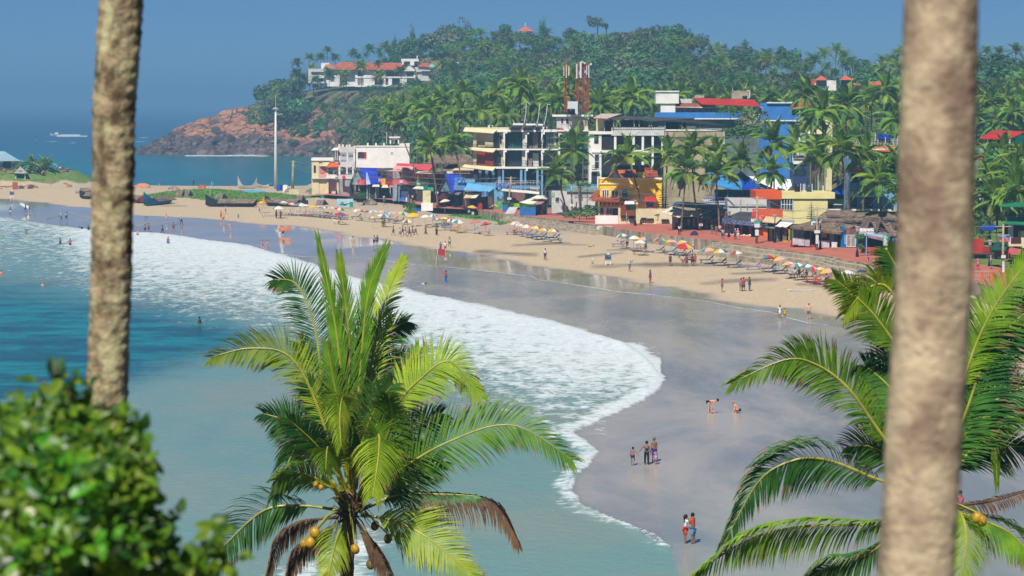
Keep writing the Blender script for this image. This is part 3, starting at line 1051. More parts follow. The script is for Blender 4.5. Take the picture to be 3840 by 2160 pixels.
for (x0,y0,x1,y1,k,lab) in [(1340,300,1700,540,'C','large bright green bush on the orange rocks of the headland'),(1710,290,1920,430,'C','green bush behind the light mast on the headland'),(1880,520,2160,690,'C','dark green bush low on the headland above the dark rocks'),
        (1560,95,1950,255,'C','rounded bush crowning the tip of the headland'),(1950,330,2090,440,'C','small bush on the brown slope right of the light mast'),(2200,420,2420,640,'C','green bush right of the low dark bush on the headland'),(1400,430,1650,560,'A','shadowed bush between boulders below the large bright bush')]:
 a,b=B(x0,y0),B(x1,y1)
 p=hill_at((a[0]+b[0])/2,b[1]-6)
 w,h=(b[0]-a[0])/FPX*p.y/2,(b[1]-a[1])/FPX*p.y/2
 o=thing('bush',lab,'bush',p)
 c=obj('crown',rt.choice(CROWNS_C if k=='C' else CROWNS_A),o)
 c.location=(0,0,h*.8)
 c.scale=(w*1.05,w*.9,h*1.15)
for (x0,y0,x1,y1) in [(760,1080,900,1200),(900,1180,1050,1300),(1080,1130,1200,1260),(560,1120,680,1220),(1020,1040,1160,1140),(1160,1220,1330,1340),(830,1260,960,1360),(620,1180,760,1290),(1300,1080,1460,1200),(1240,1300,1420,1430),(130,1330,420,1449),(480,1230,700,1400),(420,1340,760,1449),(700,1350,1000,1449),(1300,960,1600,1150),(1700,800,1950,980),(1540,760,1800,900),(1980,760,2200,900),(950,1000,1120,1100),(680,980,860,1100),(1080,840,1240,980),(1880,900,2080,1020),(2060,800,2260,960),(2200,620,2450,800),(1560,1000,1800,1160),(1000,1380,1300,1449)]:
 a,b=Cc(x0,y0),Cc(x1,y1)
 p=hill_at((a[0]+b[0])/2,b[1])
 w,h=(b[0]-a[0])/FPX*p.y/2,(b[1]-a[1])/FPX*p.y/2
 o=thing('bush','leafy green bush on the slope around and below the hill hotel','bush',p,'bushes on the slope below the hill hotel')
 c=obj('crown',rt.choice(CROWNS_C+CROWNS_A),o)
 c.location=(0,0,h*.8)
 c.scale=(w*1.1,w,h*1.2)
for (x,y,bx_,by_,w) in [(240,590,350,1110,160),(400,520,420,900,150),(540,520,560,900,150),(620,430,640,800,130),(715,530,720,800,150),(940,480,930,760,160),(1140,420,1160,560,170),(1330,400,1300,560,190),(240,730,360,1110,190),(470,800,520,1110,160),
       (640,730,640,1230,200),(840,740,870,1060,170),(1030,640,1075,1080,210),(1240,600,1245,1000,130),(1250,760,1310,1110,190),(1530,690,1520,1020,170),(1650,970,1650,1250,210),(2040,600,2050,940,190),(1180,1080,1185,1430,190),(750,1250,750,1449,160),(820,830,850,1040,130),(300,860,320,1100,130),(430,650,460,1000,150),(2440,950,2440,1200,170)]:
 a,b=Cc(x,y),Cc(bx_,by_)
 p=hill_at(b[0],b[1])
 top=at_d(a[0],a[1],p.y)
 h=max(4.0,top.z-p.z)
 o=thing('coconut_palm','coconut palm with a bare grey trunk standing round the hill hotel','palm tree',p,'coconut palms round the hill hotel')
 obj('trunk',trunk_mesh(h,(top.x-p.x,0),(rt.uniform(-.4,.4),0),.2,.13,barkP),o)
 c=obj('crown',rt.choice(MID_CROWNS),o)
 c.location=(top.x-p.x,0,h)
 s=w*.30364/FPX*p.y/5.0
 c.scale=(s,s,s)
 c.rotation_euler=(0,0,rt.uniform(0,6.28))
# ================================================================ buildings
F_,G_,H_,I_=Z(1100,480,.23465),Z(1600,420,.2761),Z(2100,380,.33133),Z(2640,500,.38657)
P_,R_,S_,T_,A_=Z(2160,820,.40373),Z(3100,780,.2346),Z(3600,780,.2623),Z(3400,100,.75862),Z(0,500,.345)
wht=M('paint_white',C(242,240,236,.88),.7,.05,.5,two=C(232,228,222,.86))
wht2=M('paint_white_shade',C(222,220,218,.8),.75,.08,.6)
crm=M('paint_cream',C(236,222,178,.8),.75,.07,.5,two=C(222,206,164,.78))
yel=M('paint_pale_yellow',C(240,226,162,.82),.75,.06,.4,two=C(226,212,150,.8))
org=M('paint_orange',C(236,98,40,.8),.65,.08,.6)
orw=M('paint_orange_wall',C(236,118,44,.8),.7,.10,.8)
mus=M('paint_mustard',C(255,206,26,.95),.7,.05,.5,two=C(252,194,18,.94))
pnk=M('paint_pink',C(228,110,116,.8),.7,.07,.6)
pnl=M('pink_awning',C(240,160,158,.8),.75,.08,.8)
red=M('roof_red',C(206,54,46,.8),.6,.12,.5,two=C(180,44,40,.8))
redd=M('paint_red',C(186,52,46,.8),.65,.12,.8)
tile=M('roof_tile',C(206,112,72,.75),.85,.16,.6,two=C(170,84,56,.7))
tilb=M('roof_tile_dark',C(176,96,68,.7),.85,.2,.8)
blu=M('paint_blue',C(64,134,212,.8),.65,.08,.4,two=C(54,118,196,.8))
bll=M('paint_light_blue',C(130,178,216,.78),.7,.08,.5,two=C(116,162,202,.76))
blt=M('tarp_blue',C(36,70,206,.75),.5,.14,.35,two=C(24,50,168,.75),bump=.3,bscale=.8)
bls=M('roof_sky_blue',C(70,156,222,.78),.5,.10,.4)
blr=M('roof_royal_blue',C(26,72,190,.75),.5,.10,.4)
grn=M('paint_green',C(40,140,96,.75),.6,.1,.6)
grd=M('shade_net_green',C(36,110,100,.75),.7,.2,.5)
tur=M('paint_turquoise',C(0,130,118,.75),.6,.1,.6)
gry_=M('paint_grey',C(176,178,180,.75),.75,.1,.6)
gdk=M('metal_dark',C(46,46,52,.8),.5,.15,1)
drk=M('interior_shade',C(66,70,84,.8),.8,.3,.7)  # shade inside rooms and openings put into the colour
glass=M('window_glass',C(58,74,94,.8),.12,.3,.5,spec=.6)
frw=M('frame_white',C(232,232,232,.8),.6,.04,1)
frb=M('frame_brown',C(94,52,40,.8),.6,.1,1)
stn=M('black_stone',C(52,48,56,.8),.7,.3,2.0,two=C(30,28,36,.8),bump=.4)
plas=M('bare_plaster',C(196,178,148,.75),.9,.14,.35,two=C(158,142,118,.72),bump=.2)
slate=M('roof_sheet_grey',C(96,94,96,.75),.75,.15,.4,two=C(70,70,74,.7))
canv=M('canvas_white',C(238,230,214,.82),.8,.06,.7)
canc=M('canvas_cream',C(226,204,158,.8),.8,.08,.7)
canb=M('canvas_blue_grey',C(96,130,158,.75),.6,.16,.5)
cang=M('canvas_teal',C(92,158,158,.78),.7,.1,.5)
blkp=M('tank_black',C(26,28,34,.8),.4,.1,1)
whp=M('white_metal',C(226,228,230,.8),.4,.04,1)
rust=M('mast_red',C(176,84,60,.78),.7,.12,1)
wood=M('wood_pole',C(150,132,110,.75),.9,.15,1.5)
ylo=M('plastic_yellow',C(236,160,20,.82),.45,.08,1)
blp=M('plastic_blue',C(26,92,190,.8),.45,.08,1)
lgtgrn=M('pale_green',C(170,200,160,.8),.7,.08,.6)
limeg=M('lime_green',C(150,200,60,.8),.7,.15,.6)
curt=M('cloth_orange',C(224,106,40,.8),.85,.2,.8)
kraft=M('thatch',C(158,136,118,.7),1.0,.22,1.6,two=C(112,94,82,.62),stretch=(1,1,.3),bump=.6,bscale=3)
def printed(key,bg,ink,rows=6,ink2=None,h=1.0):
 if key in _mats:
  return _mats[key]
 m=bpy.data.materials.new(key)
 m.use_nodes=True
 nt=m.node_tree
 b=nt.nodes['Principled BSDF']
 tc=N(nt,'ShaderNodeTexCoord')
 mp=N(nt,'ShaderNodeMapping')
 mp.inputs['Rotation'].default_value=(math.pi/2,0,0)
 nt.links.new(tc.outputs['Object'],mp.inputs[0])
 br=N(nt,'ShaderNodeTexBrick')
 br.inputs['Color1'].default_value=(*ink,1)
 br.inputs['Color2'].default_value=(*(ink2 or ink),1)
 br.inputs['Mortar'].default_value=(*bg,1)
 br.inputs['Scale'].default_value=rows/h
 br.inputs['Mortar Size'].default_value=.12
 br.inputs['Brick Width'].default_value=.62
 br.inputs['Row Height'].default_value=.5
 nt.links.new(mp.outputs[0],br.inputs['Vector'])
 nt.links.new(mixc(nt,mapr(nt,noise_n(nt,2.5*rows/h/4,2),.42,.5),br.outputs[0],bg),b.inputs['Base Color'])
 b.inputs['Roughness'].default_value=.5
 _mats[key]=m
 return m
pr_red=printed('sign_red',C(214,44,52,.8),C(240,220,215,.8),5)
pr_blue=printed('sign_blue',C(40,90,170,.8),C(220,230,240,.8),5)
pr_navy=printed('sign_navy',C(48,62,110,.8),C(190,200,220,.8),9)
pr_green=printed('sign_green',C(20,150,112,.8),C(150,215,180,.8),8)
pr_white=printed('sign_white',C(232,232,236,.8),C(190,70,80,.8),5)
pr_mag=printed('sign_magenta',C(186,44,140,.8),C(236,190,220,.8),6)
pr_cream=printed('sign_cream',C(226,220,170,.8),C(150,160,90,.8),4,C(200,110,80,.8))
pr_yel=printed('sign_yellow',C(246,176,30,.8),C(214,50,36,.8),3)
pr_pur=printed('sign_purple',C(70,36,110,.8),C(220,200,236,.8),4)
def text_mesh(s,size,mat,name='lettering',ext=.012):
 cu=bpy.data.curves.new('lettering','FONT')
 cu.body=s
 cu.size=size
 cu.extrude=ext
 cu.align_x='CENTER'
 cu.align_y='CENTER'
 cu.resolution_u=2
 o=bpy.data.objects.new('lettering',cu)
 COL.objects.link(o)
 dg=bpy.context.evaluated_depsgraph_get()
 me=bpy.data.meshes.new_from_object(o.evaluated_get(dg))
 bpy.data.objects.remove(o)
 bpy.data.curves.remove(cu)
 me.name=name
 me.materials.clear()
 me.materials.append(mat)
 return me
class Bld:
 def __init__(s,name,label,cat,q,x,d,group=None,z0=None,y=1000):
  s.q,s.d,s.z0=q,d,PZ if z0 is None else z0
  p=at_d(q(x,0)[0],900,d)
  s.e=thing(name,label,cat,(p.x,d,s.z0),group)
 def P(s,x,y,out=0):
  px,py=s.q(x,y)
  return at_d(px,py,s.d-out)
 def ext(s,x0,y0,x1,y1,out):
  a,b=s.P(x0,y0,out),s.P(x1,y1 if y1 is not None else y0,out)
  zb=s.z0-.15 if y1 is None else b.z
  return a.x,b.x,zb,a.z
 def slab(s,name,x0,y0,x1,y1,mat,out=0,t=.3,parent=None,build=True):
  X0,X1,Zb,Zt=s.ext(x0,y0,x1,y1,out)
  m=MB().box(X0,s.d-out,Zb,X1,s.d-out+t,Zt)
  return m.build(name,mat,parent or s.e)
 def many(s,name,L,mat,out=0,t=.3,parent=None):
  m=MB()
  for it in L:
   x0,y0,x1,y1=it[:4]
   o=it[4] if len(it)>4 else out
   tt=it[5] if len(it)>5 else t
   X0,X1,Zb,Zt=s.ext(x0,y0,x1,y1,o)
   m.box(X0,s.d-o,Zb,X1,s.d-o+tt,Zt)
  return m.build(name,mat,parent or s.e)
 def each(s,name,L,mat,out=0,t=.3):
  return [s.many(name,[it],mat,out,t) for it in L]
 def slope(s,name,pts,mat,t=.08,parent=None):
  return MB().sheet([s.P(*p) for p in pts],t).build(name,mat,parent or s.e)
 def win(s,x0,y0,x1,y1,fm=None,pm=None,out=.0,nx=2,ny=1,w=.09):
  X0,X1,Zb,Zt=s.ext(x0,y0,x1,y1,out)
  Y=s.d-out
  m=MB()
  m.box(X0-w,Y-.07,Zt,X1+w,Y+.02,Zt+w).box(X0-w,Y-.1,Zb-w,X1+w,Y+.02,Zb)
  m.box(X0-w,Y-.07,Zb,X0,Y+.02,Zt).box(X1,Y-.07,Zb,X1+w,Y+.02,Zt)
  for i in range(1,nx):
   x=X0+(X1-X0)*i/nx
   m.box(x-w/2,Y-.05,Zb,x+w/2,Y+.02,Zt)
  for i in range(1,ny):
   z=Zb+(Zt-Zb)*i/ny
   m.box(X0,Y-.045,z-w/2,X1,Y+.02,z+w/2)
  f=m.build('window',fm or frw,s.e)
  MB().box(X0,Y-.025,Zb,X1,Y+.02,Zt).build('pane',pm or glass,f)
  return f
 def rail(s,x0,y0,x1,y1,mat,out=0,n=8,rows=2,name='railing',t=.05):
  X0,X1,Zb,Zt=s.ext(x0,y0,x1,y1,out)
  Y=s.d-out
  m=MB()
  for k in range(rows+1):
   z=Zb+(Zt-Zb)*k/rows
   m.box(X0,Y,z-t/2,X1,Y+t,z+t/2)
  for k in range(n+1):
   x=X0+(X1-X0)*k/n
   m.box(x-t/2,Y+.005,Zb,x+t/2,Y+t+.005,Zt)
  return m.build(name,mat,s.e)
 def cyl(s,name,x,y0,y1,w,mat,out=0,parent=None,n=10):
  a,b=s.P(x,y0,out),s.P(x,y1,out)
  r=abs(s.P(x+w,y0,out).x-a.x)/2
  return MB().tube([(a.x,a.y,b.z),(a.x,a.y,a.z-(a.z-b.z)*.08),(a.x,a.y,a.z)],[r,r,r*.7],n).build(name,mat,parent or s.e,True)
# ---- 1 cream shop house at the far end
b=Bld('shop_house','cream two storey shop house with an orange awning at the seaward end of the street','house',F_,400,551)
b.many('wall',[(292,500,406,None),(406,520,540,None,-.2),(535,560,560,None,.02),(680,560,722,None,.02)],crm,0,4)
b.slab('parapet',286,478,640,522,wht,.3,4.5)
b.slab('wall',540,540,690,None,wht2,-1.6,.3)
b.win(442,612,500,716,frb,glass,-.2,2,2)
b.win(332,604,354,708,frb,glass,0,1)
b.slab('panel',407,605,530,788,pnl,-.15,.04)
b.slope('awning',[(412,606,.2),(536,612,1.6),(590,540,0),(470,548,0)],canc)
b.slope('awning',[(536,630,1.6),(720,618,1.6),(718,556,0),(600,552,0)],org)
b.slab('balcony',530,742,690,802,wht,.6,.15)
b.slab('floor_slab',292,796,720,812,wht2,.7,2.5)
# ---- 2 white hotel
b=Bld('white_hotel','tall white three storey hotel with a blank side wall and rooftop tanks','hotel',F_,1400,545)
b.slab('wall',985,292,1856,640,wht,0,9)
b.slab('wall',985,640,1856,None,wht,0,9)
b.many('wall',[(722,300,985,392,.6),(722,535,985,622,.6),(722,745,985,815,.6)],wht2,.6,.25)
b.slab('back_wall',735,300,985,None,gry_,-1.8,.2)
b.each('pillar',[(722,390,752,540),(852,392,872,540),(958,392,986,540),(722,620,752,750),(846,620,868,750),(940,620,970,800)],wht,.55,.3)
b.many('railing',[(752,455,852,520),(872,465,958,535)],M('rail_white',C(214,214,224,.8),.6),.4,.08)
b.each('parapet_post',[(720,260,748,305,.5),(778,264,806,305,.5),(842,268,866,305,.5),(884,264,912,305,.5),(1175,238,1204,295),(1306,240,1334,292),(1434,240,1460,290)],wht,.1,.4)
b.slab('parapet',960,285,1700,300,wht,.15,.4)
b.slab('parapet',1692,250,1858,300,wht,.12,6)
w=b.win(1030,384,1166,486,frw,drk,0,1)
b.slab('red_cloth',1128,386,1162,484,redd,.05,.05)
b.slab('red_cloth',1085,400,1112,480,frb,.045,.04)
b.slab('red_cloth',714,385,748,430,redd,.75,.05)
b.win(1560,386,1588,412,frw,gry_,0,1)
b.many('stair_tower',[(1540,158,1562,250),(1670,158,1690,250),(1540,158,1690,190,-1.2)],wht,-1,.5)
b.slab('stair_tower',1590,160,1690,252,wht2,-2.2,.3)
b.slab('tower_slab',1528,138,1702,158,wht,-.6,2.5)
for x,y0,y1,w in ((1230,192,260,62),(1340,205,265,60),(1660,190,252,70),(1590,66,136,30)):
 b.cyl('water_tank',x,y0,y1,w,blkp,-2)
b.slope('awning',[(606,356,1.5),(722,352,1.5),(722,312,.4),(650,318,.4)],wht)
b.many('awning_post',[(668,356,676,500),(700,356,708,500)],whp,1.3,.08)
b.slab('balcony',640,498,725,512,gry_,1.5,1.2)
b.slab('sign',780,760,828,812,pr_red,.9,.05)
b.many('flag_pole',[(1488,70,1494,250)],whp,-2,.08)
b.slab('flag',1494,76,1510,160,grn,-2,.03)
# ---- 3 mural gable house with the blue tarpaulin roof
def gable(b,x0,x1,xm,ytop,yeave,ybase,wallm,roofm,dep,out=0,name='gable_wall'):
 a,c,m_,= b.P(x0,yeave,out),b.P(x1,yeave,out),b.P(xm,ytop,out)
 zb=b.z0 if ybase is None else b.P(x0,ybase,out).z
 mb=MB().add([(a.x,a.y,zb),(c.x,a.y,zb),(c.x,a.y,c.z),(m_.x,a.y,m_.z),(a.x,a.y,a.z),
    (a.x,a.y+.25,zb),(c.x,a.y+.25,zb),(c.x,a.y+.25,c.z),(m_.x,a.y+.25,m_.z),(a.x,a.y+.25,a.z)],
    [(0,1,2,3,4),(9,8,7,6,5),(0,5,6,1),(1,6,7,2),(2,7,8,3),(3,8,9,4),(4,9,5,0)])
 mb.build(name,wallm,b.e)
 ov=.5
 for s0,s1 in ((a,m_),(m_,c)):
  MB().sheet([(s0.x,s0.y-ov,s0.z),(s1.x,s1.y-ov,s1.z),(s1.x,s1.y+dep,s1.z),(s0.x,s0.y+dep,s0.z)],-.1).build('roof',roofm,b.e)
mural=M('mural_paint',C(64,150,176,.75),.7,.3,.5,two=C(196,206,196,.75))
b=Bld('mural_house','gabled house front painted with a teal mural under a bright blue tarpaulin','house',F_,1020,525)
gable(b,896,1150,1010,632,905,905,mural,slate,5,.4)
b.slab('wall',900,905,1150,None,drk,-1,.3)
b.slope('tarpaulin',[(1160,905,1.2),(1400,880,1.2),(1396,640,-3),(1044,630,-3)],blt)
b.slope('tarpaulin',[(1160,906,1.25),(1236,898,1.25),(1178,705,-1.7),(1164,705,-1.7)],M('tarp_tape',C(170,190,230,.8),.6),.05)
b.slab('sign',1022,815,1142,910,pr_red,.9,.08)
b.slab('wall',1390,690,1600,860,wht,-2,4)
b.slope('roof',[(1330,690,0),(1640,665,0),(1640,636,-3),(1330,640,-3)],slate)
b.win(1432,700,1490,775,frw,plas,-2,1)
b.slab('wall',1340,850,1600,905,redd,-.6,.3)
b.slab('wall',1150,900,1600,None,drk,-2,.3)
b.each('pillar',[(1165,905,1190,None),(1208,930,1224,None),(1308,925,1330,None),(1345,925,1362,None),(1540,930,1556,None)],gry_,-.3,.3)
b.slab('sign',1360,808,1472,914,pr_yel,.7,.1)
for x0,x1,y0,y1,mt in ((1256,1380,888,935,canv),(1408,1520,905,950,canv),(1515,1700,912,945,M('canvas_tan',C(214,150,80,.8),.8)),(1660,1880,945,985,M('canvas_brown',C(170,120,108,.8),.8))):
 b.slope('awning',[(x0,y1,2.2),(x1,y1,2.2),(x1-20,y0,.4),(x0+30,y0,.4)],mt)
b.slab('shop_front',1226,945,1306,None,drk,-.6,.2)
b.slab('planter',968,1022,1060,1052,redd,2.0,.5)
b.each('blue_panel',[(1040,910,1060,1000),(985,915,1000,1000)],gry_,.2,.1)
# ---- 4 pink restaurant
b=Bld('pink_restaurant','pink two storey restaurant with an open upper balcony and pink awning','restaurant',F_,1780,512)
b.slab('back_wall',1590,640,1960,None,gry_,-2.5,.2)
b.many('wall',[(1588,820,1935,900),(1588,690,1602,830),(1718,690,1734,815),(1906,640,1955,900),(1588,806,1935,822)],pnk,0,.3)
b.slab('pillar',1733,690,1745,812,wht,-.05,.3)
b.slope('awning',[(1588,686,1.4),(1940,700,1.4),(1962,622,0),(1625,600,0)],pnl)
b.slope('roof',[(1648,600,0),(2150,690,0),(2272,582,-6),(1650,562,-6)],M('roof_coral',C(232,92,96,.8),.6,.08,.5))
b.slab('window',1620,700,1640,800,cang,-.6,.05)
b.slab('sign',1700,835,1752,875,pr_white,.1,.06)
b.slab('sign',1842,856,1970,915,pr_cream,.5,.06)
b.slab('sign',1700,905,1822,950,pr_navy,.8,.06)
b.each('pillar',[(1588,900,1606,None),(1680,930,1696,None),(1830,930,1846,None)],bll,-.2,.3)
b.slab('door',1690,990,1830,None,M('paint_slate_blue',C(84,96,140,.8),.6),-1.2,.1)
b.slab('step',1670,1105,1850,None,blu,-.4,.5)
b.slab('fascia',1825,912,1975,950,drk,.3,.4)
# ---- 5 green fronted restaurant with the long white canopy
b=Bld('green_fronted_restaurant','restaurant with a green banded front, orange curtain and long white canopy','restaurant',F_,2150,500)
b.slab('back_wall',1970,720,2420,None,frb,-3,.3)
b.slope('canopy',[(1960,715,2.4),(2490,735,2.4),(2430,712,-2),(2000,690,-2)],canv)
b.many('wall',[(1970,838,2250,862,.2,.3),(1970,905,2240,1010,.1,.3)],M('paint_teal_green',C(90,176,150,.8),.6),.2,.3)
b.slab('wall',1972,862,2250,905,M('paint_lemon',C(206,218,140,.8),.6),.15,.3)
b.slab('banner',2175,862,2260,912,grn,.4,.05)
b.slab('curtain',2070,735,2150,825,curt,-.8,.05)
b.slab('curtain',1990,735,2030,820,curt,-.8,.05)
b.slope('awning',[(1905,965,2.2),(2080,978,2.2),(2075,935,.3),(1960,932,.3)],canv)
b.slab('shutter',1975,985,2062,None,gry_,.05,.1)
b.slab('green_box',2085,915,2150,990,tur,1.8,.5)
b.each('pillar',[(1958,720,1970,960),(2240,740,2252,None)],gdk,.1,.12)
# ---- 6 second mural gable with blue tarpaulin
b=Bld('tarpaulin_house','small gabled stall house with a pale mural and a crumpled royal blue tarpaulin','house',G_,280,487)
gable(b,150,330,250,880,1080,1080,M('mural_pale',C(130,160,170,.75),.7,.3,.6,two=C(90,110,130,.7)),slate,4)
b.slope('tarpaulin',[(330,1085,.6),(500,1080,.6),(470,850,-3),(250,850,-3)],blt)
b.slab('wall',372,990,500,1062,pnk,.8,.2)
b.slab('wall',160,1078,500,None,M('paint_maroon',C(112,52,56,.8),.7,.2,.8),-.3,.3)
b.slope('awning',[(250,1135,2),(430,1130,2),(480,1085,.2),(290,1095,.2)],M('canvas_grey',C(140,134,146,.8),.8))
b.slab('doorway',300,1145,480,None,drk,.05,.1)
b.many('goods',[(365,1148,385,1200),(390,1170,440,1240),(340,1230,440,1280)],M('goods',C(150,150,140,.8),.8,.4,3,two=C(90,90,120,.8)),.5,.5)
b.slab('sign',115,1082,158,1108,pr_white,1.0,.04)
# ---- 7 thatched roof behind
b=Bld('thatched_hall','brown thatched hall roof behind the blue tarpaulin stalls','building',G_,400,505)
b.slab('wall',240,800,690,None,plas,-.5,5)
b.slope('thatch_roof',[(200,800,.6),(690,800,.6),(600,590,-7),(460,560,-7)],kraft,.3)
b.slope('thatch_roof',[(0,690,.6),(420,690,.6),(420,580,-6),(60,580,-6)],kraft,.3)
b.slab('sign',270,805,590,836,pr_white,.7,.06)
b.slope('roof',[(340,790,1.2),(690,790,1.2),(560,755,-.5),(400,755,-.5)],canc,.08)
# ---- 8 main hotel
b=Bld('balcony_hotel','four storey white balcony hotel with a blue ground floor and roof solar panels','hotel',G_,1100,490)
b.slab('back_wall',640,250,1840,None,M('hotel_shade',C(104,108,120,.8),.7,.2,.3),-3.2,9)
for nm,y0,y1 in (('roof_slab',240,272),('floor_slab',494,518),('floor_slab',742,770)):
 b.slab(nm,900,y0,1960,y1,wht,.3,4)
b.slope('roof_apron',[(494,262,1.2),(905,290,1.2),(960,236,.3),(520,210,.3)],crm,.15)
b.slope('roof_apron',[(472,500,1.2),(905,546,1.2),(955,494,.3),(500,474,.3)],crm,.15)
b.slope('roof_apron',[(480,748,1.2),(900,796,1.2),(945,745,.3),(515,712,.3)],crm,.15)
b.slab('roof_slab',515,210,1120,240,crm,.2,4)
b.many('wall',[(632,275,680,480),(680,285,790,470,-.9),(790,280,905,470,-.3),(980,275,1045,490,-.9)],crm,-.2,.3)
b.many('wall',[(632,530,680,720),(980,530,1045,740,-.9)],crm,-.2,.3)
b.many('red_wall',[(680,535,795,725,-.9),(795,545,905,730,-.3)],M('paint_vermilion',C(206,70,44,.8),.65),-.2,.3)
pil=[]
for y0,y1 in ((268,500),(520,745)):
 pil+=[(1040,y0,1064,y1),(1340,y0,1362,y1),(1555,y0,1580,y1),(1790,y0,1812,y1)]
b.each('pillar',pil,wht,.2,.35)
b.each('beam_end',[(1062,258,1094,290),(1366,262,1396,300),(1574,265,1604,304),(1802,272,1832,308),(1060,508,1088,545),(1360,512,1388,548),(1570,515,1598,550),(1348,768,1374,800)],wht,.5,.4)
b.many('wall',[(1300,275,1345,500),(1295,520,1340,745)],wht2,-.8,.3)
b.win(905,285,978,480,gdk,glass,-.6,3,2)
b.win(905,545,975,725,gdk,glass,-.6,3,2)
b.win(1108,285,1290,495,gdk,grd,-1.6,4,2)
b.win(1110,530,1285,740,gdk,glass,-1.6,4,2)
b.win(1620,285,1715,490,gdk,M('curtain_pane',C(150,170,180,.8),.5),-1.6,2,2)
b.win(1370,285,1440,495,gdk,drk,-1.6,1)
b.win(1000,330,1012,420,frb,drk,-.88,1)
b.win(990,575,1004,690,frb,drk,-.88,1)
b.many('wall',[(1440,285,1510,490)],M('paint_mauve',C(150,130,128,.8),.7),-1.5,.3)
b.many('wall',[(1720,290,1760,500),(1440,560,1520,745)],wht2,-1.4,.3)
for y0,y1 in ((400,490),(640,735)):
 b.rail(545,y0+5,1040,y1-15,gdk,.35,30,2)
 b.rail(1064,y0+20,1795,y1+5,gdk,.32,40,2)
b.many('chair',[(1390,455,1436,496),(1670,450,1775,500),(950,690,1010,730),(860,455,900,480)],wood,-.6,.6)
b.slab('round_table',1380,628,1430,745,plas,-.7,.3)
b.many('blue_pillar',[(705,785,745,None),(795,795,835,None),(885,800,925,None),(965,785,1010,None)],bll,-1.0,.4)
b.each('pillar',[(1026,772,1050,None),(1328,775,1352,None),(1268,775,1300,None),(1490,780,1520,None),(1555,780,1580,None)],bll,.1,.4)
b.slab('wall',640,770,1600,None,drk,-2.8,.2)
b.rail(940,935,1540,985,whp,.4,14,2)
b.many('red_chair',[(1262,935,1320,985),(1165,960,1220,990)],redd,-.4,.5)
b.each('balustrade',[(510,905,655,965)],bll,.3,.25)
b.rail(660,905,900,975,gdk,.35,16,2)
for x0,x1,y0,y1 in ((1122,1312,160,236),(1296,1480,165,240),(1462,1580,168,240)):
 pn=b.slope('solar_panel',[(x0,y1,1.0),(x1-40,y1,1.0),(x1,y0+22,-1),(x0+60,y0+22,-1)],M('solar_black',C(28,34,52,.8),.25,.2,1),.08)
 p,q=b.P(x0+50,y0+12,-1),b.P(x1,y0+12,-1)
 MB().tube([p,q],.28,8).build('tank',whp,pn)
for x0,y0,x1,y1 in ((832,180,900,220),(1572,200,1636,242)):
 ac=b.slab('air_conditioner',x0,y0,x1,y1,whp,-.5,.4)
 c=b.P(x0+(x1-x0)*.62,(y0+y1)/2,-.46)
 MB().tube([(c.x,c.y-.02,c.z),(c.x,c.y+.05,c.z)],.27,12).build('fan',gdk,ac)
for (x,yb,xt,yt,xe,ye),lab in zip(((836,1340,866,1075,912,1108),(982,1370,1022,1105,1040,1104),(1072,1350,1112,1108,1148,1106)),
          ('tall bent pipe with a long hooked top on the hotel roof','thin bent pipe in the middle of the three on the hotel roof','thin bent pipe nearest the masts on the hotel roof')):
 a,m1,c=at_d(*D(x,yb),487),at_d(*D(xt,yt),487),at_d(*D(xe,ye),487)
 mb=MB().tube([a,a.lerp(m1,.5)+Vector((.12,0,0)),m1+Vector((-.1,0,-.6)),m1,c],.075,6)
 o=mb.build('vent_pipe',whp)
 tag(o,lab,'pipe')
# ---- 9 annex with the antenna roof
b=Bld('stair_annex','cream and white stair block carrying the phone masts and tanks','building',D,1400,480)
b.slab('wall',1222,1255,1400,1449,wht2,0,6)
b.slab('wall',1400,1270,1592,1460,crm,.05,6)
b.slab('roof_slab',1172,1228,1650,1252,wht,.7,7)
b.each('beam_end',[(1396,1250,1420,1280),(1588,1250,1612,1282)],crm,.5,.4)
b.win(1272,1276,1298,1332,frw,drk,0,1)
b.win(1330,1278,1358,1334,frw,drk,0,1)
b.win(1510,1300,1560,1350,frw,gry_,.05,1)
b.rail(1178,1165,1630,1226,gdk,.4,18,2)
b.many('plant_pots',[(1225,1385,1260,1420),(1262,1390,1300,1418)],redd,.8,.4)
b.slab('ledge',1215,1410,1600,1425,wht,.9,1)
mast_lab=['red lattice phone mast with three cream panel antennas, standing apart at the left','red phone mast with a tall white antenna, second of the cluster','tallest red phone mast topped by two round white dishes','red phone mast with a drum dish at its right side']
